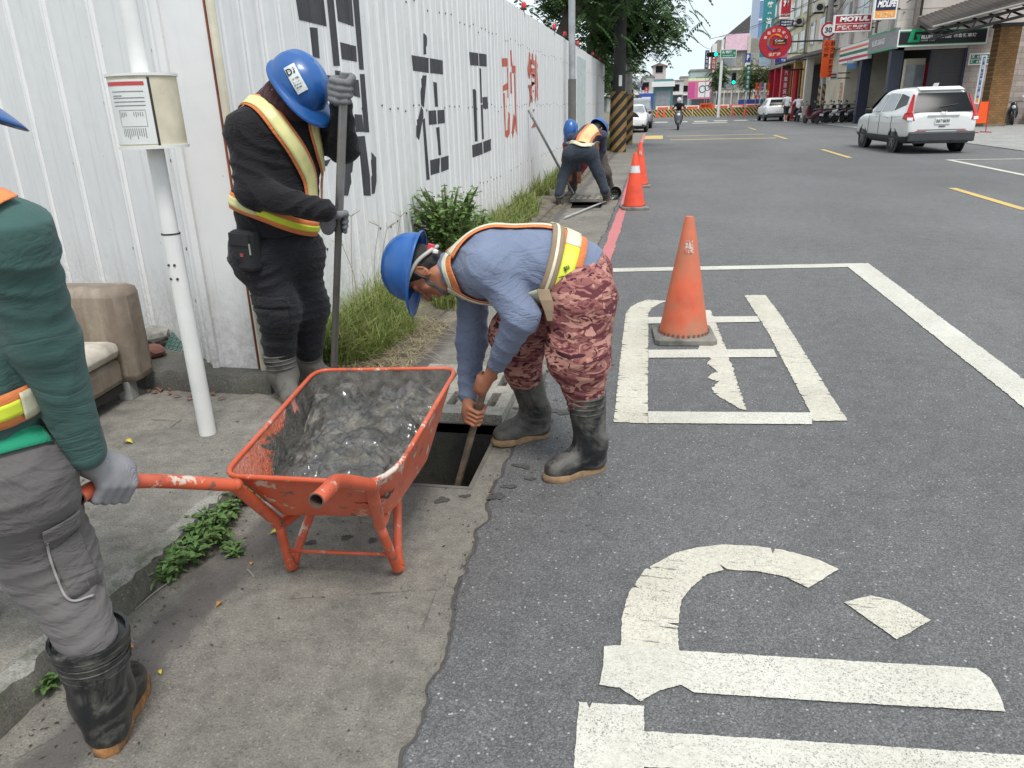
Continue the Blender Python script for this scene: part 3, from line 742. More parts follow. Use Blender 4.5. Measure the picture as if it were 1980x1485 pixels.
def ribbon(name, pts, width, sdf, off, mat, parent, thick=.003, n=8, across=5, proj=True):
    C = np.array(smooth_path(pts, n)); C = sdf.project(C, off) if proj else C
    for _ in range(2): C[1:-1] = .5 * C[1:-1] + .25 * (C[2:] + C[:-2])
    N = sdf.grad(C, .012); T = np.gradient(C, axis=0); T /= np.linalg.norm(T, axis=1, keepdims=True) + 1e-9
    Wd = np.cross(N, T); Wd /= np.linalg.norm(Wd, axis=1, keepdims=True) + 1e-9
    rows = []
    for j in range(across):
        Q = C + Wd * width * (j / (across - 1) - .5); rows.append(sdf.project(Q, off, 4) if proj else Q)
    R = np.stack(rows, 1); m = len(C)
    mb = MB(); mb.v = [tuple(p) for p in R.reshape(-1, 3)]
    mb.f = [(i * across + j, i * across + j + 1, (i + 1) * across + j + 1, (i + 1) * across + j) for i in range(m - 1) for j in range(across - 1)]
    o = mb.build(name, mat, parent, smooth=180, fix=False); sd = o.modifiers.new('solid', 'SOLIDIFY'); sd.thickness = thick; sd.offset = 0
    return o
def join_np(parts):
    v = []; f = []; o = 0
    for a, b in parts: v.append(a); f.append(b + o); o += len(a)
    return np.concatenate(v), np.concatenate(f)
def grip(sd, C, A, wrist, r, sgn=1, g=1.0, extra=0.0, spread=.0):
    """hand closed round a rod: C on the rod axis, A its direction towards the thumb"""
    C = V3(C); A = unit(A); w = V3(wrist) - C; e1 = unit(w - A * (w @ A)); e2 = np.cross(A, e1) * sgn
    def at(deg, rad, o): a = math.radians(deg); return C + A * o + (e1 * math.cos(a) + e2 * math.sin(a)) * rad
    fr = .0088 * g + extra
    pal = at(52, r + .024, 0)
    sd.cap(at(35, r + .03, .024 * g), at(35, r + .03, -.026 * g), .019 * g + extra, k=.02)
    sd.cap(at(72, r + .024, .03 * g), at(72, r + .024, -.032 * g), .0145 * g + extra, k=.02)
    sd.cap(V3(wrist), at(30, r + .034, 0), .027 * g + extra, .026 * g + extra, k=.03)
    for i, o in enumerate((.032, .0105, -.0105, -.031)):
        o *= g; L = (1.0, 1.06, 1.02, .88)[i]; R = r + fr * .85
        ks = [at(84, R + .016, o), at(84 + 62 * L, R + .010, o * 1.02), at(84 + 125 * L, R + .001, o * 1.0), at(84 + 172 * L, R, o * .98)]
        rad = [fr * 1.18, fr * 1.08, fr, fr * .85]
        for q in range(3): sd.cap(ks[q], ks[q + 1], rad[q], rad[q + 1], k=.006)
    R = r + fr * .9
    ts = [at(10, r + .034, .028 * g), at(-42, R + .012, .046 * g), at(-95, R + .002, .048 * g), at(-140, R, .042 * g)]
    for q in range(3): sd.cap(ts[q], ts[q + 1], (fr * 1.5, fr * 1.2, fr * 1.1)[q], (fr * 1.2, fr * 1.1, fr * .9)[q], k=.009)
    return sd
def head_sdf(sd, c, f, u, z=1.0, neck=None, mouth=True):
    c = V3(c); f = unit(f); u = unit(u); s = np.cross(f, u); L = lambda a, b, d: c + (f * a + s * b + u * d) * z
    sd.ell(L(-.008, 0, .035), (.094 * z, .075 * z, .094 * z), (f, s, u), .03)
    sd.ell(L(.03, 0, -.04), (.062 * z, .058 * z, .08 * z), (f, s, u), .03)
    sd.cap(L(.06, -.018, -.098), L(.06, .018, -.098), .02 * z, k=.03)
    sd.cap(L(-.01, -.052, -.06), L(.045, -.03, -.095), .022 * z, k=.03).cap(L(-.01, .052, -.06), L(.045, .03, -.095), .022 * z, k=.03)
    sd.cap(L(.088, 0, .012), L(.112, 0, -.03), .009 * z, .013 * z, k=.012)
    for b in (-1, 1):
        sd.cap(L(.1, b * .010, -.034), L(.094, b * .016, -.034), .008 * z, k=.008)
        sd.cap(L(.08, b * .016, .024), L(.07, b * .045, .022), .012 * z, .009 * z, k=.014)
        sd.ell(L(.078, b * .03, .004), (.012 * z, .014 * z, .009 * z), (f, s, u), .006)
        sd.cap(L(.06, b * .045, -.02), L(.05, b * .052, -.03), .016 * z, k=.02)
        sd.ell(L(-.012, b * .079, -.006), (.019 * z, .007 * z, .031 * z), (f + s * b * -.35, s * b, u), .006)
        sd.cap(L(-.026, b * .084, .018), L(-.03, b * .086, -.006), .005 * z, k=.005).cap(L(-.026, b * .084, .018), L(-.006, b * .082, .025), .005 * z, k=.005).cap(L(-.008, b * .08, -.035), L(-.022, b * .083, -.02), .006 * z, k=.005)
    if mouth:
        sd.cap(L(.094, -.018, -.063), L(.094, .018, -.063), .007 * z, k=.008).cap(L(.091, -.015, -.076), L(.091, .015, -.076), .0075 * z, k=.008)
    if neck is not None: sd.cap(L(-.022, 0, -.055), neck, .056 * z, .06 * z, k=.03)
    return sd
def helmet(parent, c, f, u, mat, z=1.0, brim=.05):
    c = V3(c); f = unit(f); u = unit(u); s = np.cross(f, u); nth, nph = 44, 11; v = []; fs = []
    for i in range(nph + 1):
        ph = i / nph * math.pi / 2
        for j in range(nth):
            th = 2 * math.pi * j / nth; a = .142 * math.sin(ph) ** .92 * math.cos(th); b = .116 * math.sin(ph) ** .92 * math.sin(th); d = .128 * math.cos(ph)
            rid = math.exp(-(b / .02) ** 2) * .007 * math.cos(ph * .8) + .004 * (math.exp(-((abs(b) - .042) / .007) ** 2)) * (math.sin(ph) > .15)
            d += rid; v.append((a, b, d))
    for q, (out, dn) in enumerate(((.006, -.004), (.013, -.012), (.012, -.018))):
        for j in range(nth):
            th = 2 * math.pi * j / nth; fr_ = max(0, math.cos(th)) ** 1.6; e = out + fr_ * brim * (q + 1) / 3
            v.append(((.142 + e) * math.cos(th), (.116 + e * .8) * math.sin(th), dn - fr_ * .014 * (q + 1) / 3))
    m = nph + 4
    mb = MB(); mb.v = [tuple(c + (f * p[0] + s * p[1] + u * p[2]) * z) for p in v]
    mb.f = [(i * nth + j, (i + 1) * nth + j, (i + 1) * nth + (j + 1) % nth, i * nth + (j + 1) % nth) for i in range(m - 1) for j in range(nth)]
    o = mb.build('helmet', mat, parent, smooth=60, fix=False); sd = o.modifiers.new('solid', 'SOLIDIFY'); sd.thickness = .003
    o['_h'] = 0; del o['_h']
    return o
def boot(parent, top, ankle, toe, ground, mat, sole_mat, rt=.07, ra=.056, seed=0, h=.007, open_top=False, tilt=None):
    """rubber boot: shaft from top to ankle, foot along toe, sole standing on ground height"""
    top = V3(top); an = V3(ankle); t = unit(V3(toe) * [1, 1, 0 if tilt is None else 1]); up = np.array([0, 0, 1.]) if tilt is None else unit(tilt); s = np.cross(t, up)
    base = an - up * ((an - V3([0, 0, ground])) @ np.array([0, 0, 1.]) / max(.3, up[2]))
    Lp = lambda a, z: base + t * a + up * z
    sd = SDF(); sd.cap(Lp(-.01, .13), top, ra, rt, k=.03)
    sd.cap(Lp(-.015, .13), Lp(-.028, .055), ra, .046, k=.04)
    sd.cap(Lp(-.03, .05), Lp(.12, .05), .043, .048, k=.04, ax=s, sc=.95)
    sd.cap(Lp(.12, .048), Lp(.165, .045), .048, .042, k=.03, ax=s, sc=1.05)
    sd.cap(Lp(.0, .12), Lp(.09, .075), .045, .034, k=.04)
    sd.disp = folds(seed + 40, .0014, 26, unit(top - an), .7)
    sd.cut(Lp(0, .02), -up); sd.cut(top, unit(top - an))
    o = sd.build('boot', mat, parent, h)
    so = MB(); prof = [(-.082, .0), (-.07, .03), (-.03, .041), (.03, .038), (.09, .05), (.14, .055), (.19, .043), (.215, .015), (.215, -.015), (.19, -.043), (.14, -.055), (.09, -.048), (.03, -.036), (-.03, -.04), (-.07, -.03)]
    rings = [[base + t * (a * kx) + s * (b * kx) + up * z for a, b in prof] for kx, z in ((.98, .0), (1.0, .006), (1.0, .02), (.97, .03))]
    so.loft(rings); sole = so.build('sole', sole_mat, o, smooth=50)
    hl = MB(); 
    ax = unit(top - an); x, y, _ = frame(ax)
    for q, rr_ in ((.006, .004), (.03, .0028), (.05, .0028), (.075, .0022)):
        pc = top - ax * q; tt = np.linalg.norm(pc - Lp(-.01, .13)) / np.linalg.norm(top - Lp(-.01, .13)); R = ra + (rt - ra) * tt
        hl.tube([pc + (x * math.cos(a) + y * math.sin(a)) * (R + .001) for a in np.linspace(0, 2 * math.pi, 25)], rr_, 6, cap=False)
    hl.build('boot_ring', mat, o, smooth=180)
    if open_top:
        q = MB(); q.lathe([(rt + .002, -.02), (rt + .004, .012), (rt - .004, .012), (rt - .006, -.02)], top, 24, ax, cap=False).build('boot_collar', mat, o, smooth=40)
    return o
# ---------------------------------------------------------------- cloth, skin and rubber
def cloth_mat(name, col, var=.2, wr=.5, weave=420, dirt=None, damt=.35, rough=.85, wscale=(14, 14, 30)):
    t = NT(name); c = t.ramp(t.noise(4, 6), [(.3, tuple(x * (1 - var) for x in col)), (.7, tuple(min(1, x * (1 + var)) for x in col))])
    if dirt is not None: c = t.mix(t.ramp(t.noise(6, 8, rough=.7), [(1 - damt - .1, 0.0), (1 - damt + .2, .8)]), c, dirt)
    wv = t.noise(weave, 2); big = t.noise(1, 6, t.vec(wscale), .6, 1.2)
    cr1 = t.ramp(t.math('ABSOLUTE', t.math('SUBTRACT', t.noise(.55, 4, t.vec(wscale, rot=(.2, .3, .1)), .55, 1.6), .5)), [(0, 0.0), (.09, 1.0)]); cr2 = t.ramp(t.math('ABSOLUTE', t.math('SUBTRACT', t.noise(1.3, 3, t.vec(wscale, rot=(.7, -.4, .9)), .5, 1.2), .5)), [(0, 0.0), (.12, 1.0)])
    hh = t.math('ADD', t.math('ADD', t.math('MULTIPLY', wv, .10), t.math('MULTIPLY', big, .8)), t.math('ADD', t.math('MULTIPLY', cr1, .45), t.math('MULTIPLY', cr2, .18)))
    t.bump(hh, min(1, wr * .9), .012)
    t.b.inputs['Sheen Weight'].default_value = .1
    return t.done(c, rough, spec=.25)
def camo_mat():
    t = NT('camouflage_cloth'); v = t.vec((7, 7, 16)); a = t.noise(1.25, 3, v, .5, 1.3); b = t.noise(1.7, 3, t.vec((6.5, 6.5, 14), rot=(.3, .5, .2)), .5, 1.5); d = t.noise(1.6, 3, t.vec((8, 8, 16), rot=(1, .2, .8)), .5, 1.2)
    c = t.ramp(a, [(0, (.25, .095, .09)), (.52, (.36, .16, .135))], 'CONSTANT')
    c = t.mix(t.ramp(b, [(.52, 0.0), (.535, 1.0)]), c, (.13, .038, .046)); c = t.mix(t.ramp(d, [(.555, 0.0), (.57, 1.0)]), c, (.48, .25, .2)); c = t.mix(t.ramp(b, [(.36, 1.0), (.375, 0.0)]), c, (.06, .02, .027))
    t.bump(t.math('ADD', t.math('MULTIPLY', t.noise(400, 2), .1), t.noise(1, 6, t.vec((10, 10, 22)), .6, 1.2)), .55, .014)
    return t.done(c, .85, spec=.2)
def rubber_mat(name, dust=.5):
    t = NT(name); n = t.noise(7, 8, rough=.72, dist=.8); m = t.ramp(n, [(1 - dust - .03, 0.0), (1 - dust + .16, 1.0)])
    c = t.mix(t.math('MULTIPLY', m, .8), (.016, .017, .018), (.165, .155, .135))
    t.bump(t.noise(30, 5), .12, .01)
    return t.done(c, t.ramp(m, [(0, .28), (1, .85)]))
def knit_mat(name, col):
    t = NT(name); w = t.n('TexWave', Scale=260.0, Distortion=3.0, Detail=2.0); t.l(t.tc.outputs['Object'], w.inputs['Vector'])
    c = t.mix(t.ramp(t.noise(9, 6), [(.35, 0.0), (.75, .7)]), col, tuple(x * .55 for x in col)); c = t.mix(1, c, t.ramp(w.outputs['Fac'], [(0, .92), (1, 1.06)]), 'MULTIPLY')
    t.bump(t.math('ADD', w.outputs['Fac'], t.noise(60, 4)), .5, .003); return t.done(c, .95, spec=.1)
def skin_mat(name, col):
    t = NT(name); c = t.ramp(t.noise(14, 5), [(.3, tuple(x * .8 for x in col)), (.7, tuple(min(1, x * 1.15) for x in col))])
    t.b.inputs['Subsurface Weight'].default_value = .12; t.b.inputs['Subsurface Radius'].default_value = (.012, .005, .003)
    t.bump(t.noise(170, 4), .16, .003); return t.done(c, .5, spec=.4)
SKIN = skin_mat('tanned_skin', (.40, .165, .095)); SKIN2 = skin_mat('light_skin', (.5, .28, .2))
HAT = M('helmet_blue', (.014, .098, .33), .36, var=.15, scale=5, dirt=(.1, .2, .4), damt=.22, dscale=9, coat=.2)
RUB = rubber_mat('boot_rubber', .47); RUBD = rubber_mat('muddy_boot_rubber', .66); RUBM = rubber_mat('dusty_boot_rubber', .56); SOLE = M('gum_sole', (.32, .2, .105), .8, var=.3, scale=20, dirt=(.12, .11, .1), damt=.4, dscale=16)
ORG = cloth_mat('vest_orange', (.72, .22, .075), .15, .3, dirt=(.4, .19, .1), damt=.3); LIME = M('vest_lime_tape', (.66, .74, .05), .5, var=.1, scale=20)
SILV = M('vest_reflective_tape', (.66, .63, .46), .42, var=.15, scale=25, dirt=(.4, .37, .28), damt=.35, dscale=12); WEBB = M('vest_webbing', (.28, .2, .13), .8, var=.2); HAIR = M('dark_hair', (.012, .010, .009), .55, bump=.5, bscale=200)
GLOVE = knit_mat('grey_knit', (.25, .25, .262)); GLOVE2 = knit_mat('pale_grey_knit', (.38, .37, .39)); BLACKP = M('black_plastic', (.012, .012, .013), .4); STRAPG = cloth_mat('grey_strap', (.09, .09, .088), .1, .1)
WHITEP = M('white_plastic', (.75, .75, .74), .4, var=.06)
INK = M('dark_ink', (.02, .02, .022), .7)
# ================================================================ people
def figure(root, J, sm, tm, skin, h=.008, rs=None, fold=.004, seed=1, hands=(), hem=True, head=True, mouth=True, bare=True, hz=1.0, short=False):
    r = dict(wa=.155, ch=.17, dep=.76, sh=.08, ua=.064, el=.055, fa=.05, wr=.04, hip=.12, kn=.095, bt=.075, pel=.155, nk=.07)
    r.update(rs or {}); f = unit(J['f'])
    tor = SDF()
    tor.cap(J['pelvis'], J['waist'], r['pel'], r['wa'], k=.05, ax=f, sc=r['dep']).cap(J['waist'], J['chest'], r['wa'], r['ch'], k=.06, ax=f, sc=r['dep'])
    tor.cap(J['sa'], J['sb'], r['sh'], k=.07).cap(J['chest'], J['neck'], r['nk'] * 1.4, r['nk'], k=.06)
    sh = SDF(); sh.p = list(tor.p)
    if hem: sh.trim(J['hem'], J['hemn'])
    for q in 'ab':
        if short:
            m_ = V3(J['s' + q]) * .35 + V3(J['e' + q]) * .65; sh.cap(J['s' + q], m_, r['ua'], r['el'] * 1.1, k=.05)
        else: sh.cap(J['s' + q], J['e' + q], r['ua'], r['el'], k=r.get('ak', .035)).cap(J['e' + q], J['w' + q], r['el'] * .98, r['wr'], k=.03)
    sh.disp = folds(seed, fold, 36, unit(V3(J['chest']) - V3(J['pelvis'])) * .3 + np.array([0, .2, .8]), .65)
    so = sh.build('shirt', sm, root, h)
    tr = SDF(); tr.cap(J['ha'], J['hb'], r['pel'] * .82, k=.06, ax=f, sc=.9).cap(J['pelvis'], V3(J['pelvis']) * .75 + V3(J['waist']) * .25, r['pel'] * .97, r['wa'] * .93, k=.05, ax=f, sc=r['dep'])
    for q in 'ab':
        tr.cap(J['h' + q], J['k' + q], r['hip'], r['kn'], k=.05).cap(J['k' + q], J['t' + q], r['kn'], r['bt'], k=.05)
    tr.disp = folds(seed + 9, fold * 1.2, 30, (0, .2, 1), .65)
    to = tr.build('trousers', tm, root, h)
    # the body underneath: one skin mesh (head, neck, hands and covered trunk and limbs)
    parts = []
    b = SDF()
    b.cap(J['pelvis'], J['waist'], r['pel'] * .75, r['wa'] * .75, k=.05, ax=f, sc=r['dep']).cap(J['waist'], J['chest'], r['wa'] * .75, r['ch'] * .78, k=.05, ax=f, sc=r['dep']).cap(J['chest'], J['neck'], .08, .05, k=.05)
    for q in 'ab':
        b.cap(J['chest'], J['s' + q], .06, .05, k=.05).cap(J['s' + q], J['e' + q], .043, .038, k=.03).cap(J['e' + q], J['w' + q], .037, .026, k=.03)
        b.cap(J['pelvis'], J['h' + q], .08, .08, k=.05).cap(J['h' + q], J['k' + q], .075, .05, k=.04).cap(J['k' + q], J['t' + q], .052, .045, k=.04)
        if 'n' + q in J: b.cap(J['t' + q], J['n' + q], .045, .033, k=.03)
    parts.append(b.mesh('b', max(h, .012)))
    if head:
        hd = head_sdf(SDF(), J['head'], J['hf'], J['hu'], hz, J['neck'], mouth); parts.append(hd.mesh('b', min(h, .0045) if h < .011 else h))
    for g in hands: parts.append(g.mesh('b', .0034 if h < .011 else .012))
    v, fc = join_np(parts); body = link('body', np_mesh('body', v, fc), skin, root)
    return sh, tor, tr, body
def face_bits(root, J, z=1.0):
    c = V3(J['head']); f = unit(J['hf']); u = unit(J['hu']); s = np.cross(f, u)
    for b in (-1, 1):
        o = MB().lathe([(.001, -.011), (.008, -.008), (.0115, 0), (.008, .008), (.001, .011)], c + (f * .079 + s * b * .03 + u * .004) * z, 12, f).build('eye', WHITEP, root, 180)
        MB().lathe([(.0045, 0), (.001, .0015)], c + (f * .0893 + s * b * .03 + u * .004) * z, 10, f).build('iris', BLACKP, o, 180)
        MB().tube([c + (f * .094 + s * b * .014 + u * .026) * z, c + (f * .088 + s * b * .034 + u * .032) * z, c + (f * .072 + s * b * .05 + u * .026) * z], .004, 6, smooth=3).build('eyebrow', HAIR, root, 180)
def hair(root, J, z=1.0, low=-.075):
    c = V3(J['head']); f = unit(J['hf']); u = unit(J['hu']); s = np.cross(f, u)
    sd = SDF().ell(c + (f * -.014 + u * .034) * z, (.098 * z, .0815 * z, .1 * z), (f, s, u)).ell(c + (f * -.05 + u * -.03) * z, (.05, .062, .055), (f, s, u), .03); sd.cut(c + f * .035 + u * .02, unit(f * .8 - u * .45)); sd.cut(c + u * low, -u)
    sd.disp = folds(77, .003, 120, f, .8); return sd.build('hair', HAIR, root, .005)

# ---------------------------------------------------------------- worker bending over the open drain
T_TOP = AY(946, 716, 3.0); T_BOT = AY(886, 935, 3.03); T_DIR = unit(T_BOT - T_TOP)
def on_tool(v):   # point of the shovel shaft at photo height v
    t_ = (v - 716) / (935 - 716); return T_TOP + (T_BOT - T_TOP) * t_
w1 = empty('person', (-.45, 3.03, 0), 0, 'worker in slate blue shirt and pink camouflage trousers bending over the open drain', 'person')
w1.location = (0, 0, 0)
J = dict(f=(-.12, 0, -1), pelvis=AY(1108, 532, 3.03), waist=AY(1050, 512, 3.03), chest=AY(965, 508, 3.03), neck=AY(868, 520, 3.03),
         sa=AY(945, 520, 2.86), sb=AY(915, 540, 3.2), ea=AY(1008, 612, 2.82), wa=AY(962, 702, 2.93), eb=AY(912, 660, 3.2), wb=AY(905, 764, 3.1),
         ha=AY(1122, 580, 2.93), ka=AY(1118, 685, 2.89), ta=AY(1133, 766, 2.9), hb=AY(1072, 575, 3.12), kb=AY(1003, 648, 3.11), tb=AY(1013, 722, 3.18),
         head=AY(822, 524, 3.03), hf=(-.2, -.06, -.98), hu=(-.97, -.05, .2), hem=AY(1152, 520, 3.03), hemn=(.93, 0, -.36))
grA = grip(SDF(), on_tool(739), -T_DIR, J['wa'], .016, -1); grB = grip(SDF(), on_tool(800), -T_DIR, J['wb'], .016, 1)
SLATE = cloth_mat('slate_blue_jersey', (.175, .21, .305), .12, .5, wscale=(9, 9, 16)); CAMO = camo_mat()
sh, tor, tr, _ = figure(w1, J, SLATE, CAMO, SKIN, .007, dict(wa=.165, ch=.172, pel=.17, dep=.86, ua=.078, el=.07, wr=.044, hip=.142, kn=.122, bt=.084, nk=.075, sh=.095), .009, 3, (grA, grB))
face_bits(w1, J); hair(w1, J)
hat1 = helmet(w1, V3(J['head']) + unit(J['hu']) * .052 - unit(J['hf']) * .004, J['hf'], J['hu'], HAT, 1.03)
def headp(J, a, b, d):
    f = unit(J['hf']); u = unit(J['hu']); return V3(J['head']) + f * a + np.cross(f, u) * b + u * d
sg = -1 if np.cross(unit(J['hf']), unit(J['hu']))[1] > 0 else 1    # side of the head that faces the camera
STR = M('helmet_band', (.42, .41, .38), .6)
MB().tube([headp(J, x, sg * y, d) for x, y, d in ((.07, .082, .05), (.02, .094, .045), (-.05, .088, .02), (-.098, .055, -.02), (-.112, 0, -.035), (-.098, -.055, -.02))], .009, 6, smooth=4).build('headband', STR, hat1, 180)
MB().box(headp(J, -.1, sg * .04, -.018), (.05, .012, .03), axes=(unit(J['hf']), np.cross(unit(J['hf']), unit(J['hu'])), unit(J['hu']))).build('band_clip', M('red_plastic', (.6, .05, .08), .4), hat1, bevel=.003)
MB().lathe([(.001, 0), (.012, .002), (.012, .012), (.004, .016)], headp(J, -.095, sg * .066, -.045), 12, -unit(J['hf'])).build('band_knob', WHITEP, hat1, 60)
hs = head_sdf(SDF(), J['head'], J['hf'], J['hu'], 1, J['neck'])
ribbon('chin_strap', [headp(J, .0, sg * .088, .03), headp(J, .025, sg * .08, -.03), headp(J, .05, sg * .055, -.085), headp(J, .065, 0, -.125), headp(J, .05, -sg * .055, -.085), headp(J, .0, -sg * .088, .03)], .017, hs, .003, STRAPG, hat1)
boot(w1, V3(J['ta']) + [0, 0, .02], AY(1138, 862, 2.92), G(1070, 922) - G(1168, 900), .009, RUBM, SOLE, .083, .066, 1)
boot(w1, V3(J['tb']) + [0, 0, .02], AY(1032, 800, 3.24), G(955, 862) - G(1062, 842), .009, RUBM, SOLE, .08, .065, 2)
vest = empty('vest', (0, 0, 0)); vest.parent = w1
hp = lambda S, L: [S.hit(*p) if len(p) == 2 else V3(p) for p in L]
def vrib(S, L, w, off, mat, nm='vest_strip', th=.003): return ribbon(nm, hp(S, L), w, S, off, mat, vest, th)
back = [AY(862, 488, 2.95), AY(905, 456, 3.0), AY(960, 436, 3.03), AY(1020, 427, 3.03), AY(1075, 426, 3.03)]
vrib(tor, [tuple(p) for p in back], .085, .010, ORG); vrib(tor, [tuple(p) for p in back], .04, .014, SILV, 'reflective_tape')
vrib(tor, [tuple(AY(862, 488, 2.95)), (868, 515), (884, 548), (912, 577), (950, 592), (985, 596)], .05, .012, ORG); vrib(tor, [tuple(AY(860, 487, 2.95)), (862, 512), (874, 548), (898, 574)], .022, .016, SILV, 'reflective_tape')
belt = [tuple(AY(1108, 424, 3.06)), (1110, 440), (1106, 480), (1092, 530), (1072, 568), tuple(AY(1050, 598, 3.0))]
vrib(tor, belt, .115, .010, ORG); vrib(tor, belt, .06, .015, LIME, 'lime_tape'); vrib(tor, belt[1:3], .062, .018, SILV, 'reflective_tape')
web = [tuple(AY(1068, 424, 3.05)), (1074, 440), (1077, 480), (1066, 530), (1052, 566)]
vrib(tor, web, .05, .018, WEBB, 'webbing_band'); vrib(tor, web, .012, .022, SILV, 'zip')
vrib(tor, [(1052, 566), (1030, 572), (1008, 580)], .07, .016, SILV, 'reflective_tape')
p = tor.hit(1052, 566); q = unit([0.1, -.05, -1])
mbs = MB(); L0 = [AY(1050, 560, 2.83), AY(1056, 580, 2.815), AY(1064, 600, 2.815), AY(1070, 620, 2.82)]
for i in range(3): mbs.box((L0[i] + L0[i + 1]) / 2, (.05, .008, np.linalg.norm(L0[i + 1] - L0[i]) * 1.1), axes=(np.array([1., .1, 0]), np.array([-.1, 1., 0]), unit(L0[i + 1] - L0[i])))
mbs.build('strap_end', WEBB, vest, bevel=.003)
frs = [V3(AY(868, 556, 2.98)), V3(AY(895, 586, 2.95)), V3(AY(935, 606, 2.92)), V3(AY(985, 612, 2.92))]
vrib(tor, [tuple(x) for x in frs], .055, .02, SILV, 'reflective_tape'); vrib(tor, [tuple(x) for x in frs], .075, .014, ORG)
for i, ch in enumerate('水工程'):
    c = tor.hit(1080 + i * 7.5, 556 - i * 17); n_ = tor.grad(c[None], .02)[0]; t_ = unit(np.array([-.3, 0, .95]) - n_ * (np.array([-.3, 0, .95]) @ n_)); x_ = np.cross(t_, n_)
    text('vest_lettering', ch, INK, vest, c + n_ * .021 - t_ * .011 - x_ * .012, x_, t_, .026, .024, .02)
# the shovel he works with
tool = empty('long_shovel', (0, 0, 0), 0, 'muddy shovel with wooden shaft pushed down into the open drain', 'shovel')
WOODS = M('worn_wood_shaft', (.2, .14, .095), .75, var=.35, scale=25, dirt=(.08, .075, .065), damt=.45, dscale=9)
end = T_TOP + T_DIR * 1.12; end = T_BOT + T_DIR * ((T_BOT[2] + .68) / -T_DIR[2])
MB().tube([T_TOP - T_DIR * .03, end], .016, 14).build('shaft', WOODS, tool, 40)
bl = MB(); x_, y_, _ = frame(T_DIR); rings = []
for t_, w_ in ((-.16, .02), (-.05, .06), (.02, .085), (.1, .07)): rings.append([end + T_DIR * (t_ - .1) + x_ * (a * w_) + y_ * (.02 * (1 - a * a)) + y_ * q2 for q2, aa in ((0, (-1, -.5, 0, .5, 1)), (.004, (1, .5, 0, -.5, -1))) for a in aa])
bl.loft(rings).build('blade', M('rusty_steel', (.12, .09, .07), .6, .6, dirt=(.09, .05, .03)), tool, 60)

SILVY = M('vest_yellow_tape', (.70, .66, .30), .42, var=.18, scale=12, dirt=(.66, .72, .08), damt=.3, dscale=9)
# ---------------------------------------------------------------- worker in black holding the steel pipe
YB = 3.36
w2 = empty('person', (0, 0, 0), 0, 'worker in black sweater and dark trousers standing by the hoarding, head bowed', 'person')
F2 = unit([.72, -.69, 0]); S2 = np.array([F2[1], -F2[0], 0])
ch2 = AY(548, 275, YB); pe2 = AY(533, 470, YB + .03)
PIPE_T, PIPE_B = AY(665, 150, 3.22), AY(645, 722, 3.36); PD = unit(PIPE_B - PIPE_T)
pipe_at = lambda v: PIPE_T + (PIPE_B - PIPE_T) * ((v - 150) / 572)
J2 = dict(f=F2, pelvis=pe2, waist=AY(535, 400, YB), chest=ch2, neck=AY(522, 214, YB + .02), sa=AY(478, 255, YB - .12), sb=AY(608, 240, YB + .13),
          ea=AY(487, 372, YB - .2), wa=AY(628, 408, YB - .17), eb=AY(664, 285, YB + .1), wb=AY(660, 205, YB - .05),
          ha=AY(502, 490, YB - .05), ka=AY(540, 600, YB - .06), ta=AY(540, 688, YB - .02), hb=AY(572, 490, YB + .1), kb=AY(597, 595, YB + .13), tb=AY(597, 672, YB + .2),
          head=AY(558, 188, YB - .02), hf=(.63, -.22, -.74), hu=(.70, -.25, .67), hem=AY(530, 452, YB), hemn=(0, 0, -1))
BLKS = cloth_mat('black_sweater', (.012, .0115, .014), .2, .5); NAVY = cloth_mat('black_work_cotton', (.017, .017, .021), .3, .7, dirt=(.05, .048, .045), damt=.3)
sh2, tor2, tr2, _ = figure(w2, J2, BLKS, NAVY, SKIN, .0075, dict(wa=.185, ch=.18, pel=.18, dep=.82, ua=.09, el=.074, wr=.052, hip=.118, kn=.098, bt=.082, nk=.085, sh=.1), .008, 11, ())
gA = grip(SDF(), pipe_at(405), -PD, J2['wa'], .019, -1, 1.15, .003);
gA.build('glove', GLOVE, w2, .0036)
gB = grip(SDF(), pipe_at(172), -PD, J2['wb'], .019, 1, 1.2, .003); gB.build('glove', GLOVE, w2, .0036)
hat2 = helmet(w2, V3(J2['head']) + unit(J2['hu']) * .06 + np.array([.02, 0, .008]), J2['hf'], J2['hu'], HAT, 1.02, .055)
u2 = unit(J2['hu']); f2 = unit(J2['hf']); s2 = np.cross(f2, u2); hc = V3(J2['head'])
sc = SDF().ell(hc + f2 * .02 - u2 * .03, (.108, .098, .12), (f2, s2, u2), .03).cap(hc - f2 * .02 - u2 * .03, J2['neck'], .085, .09, k=.05).ell(V3(J2['neck']) - [0, 0, .03], (.125, .115, .06), (F2, S2, (0, 0, 1)), .05)
sc.disp = folds(21, .006, 50, (0, .4, 1), .7); sc.cut(hc + u2 * .05, u2)
sc.build('face_scarf', cloth_mat('maroon_scarf', (.06, .024, .028), .4, .6), w2, .006)
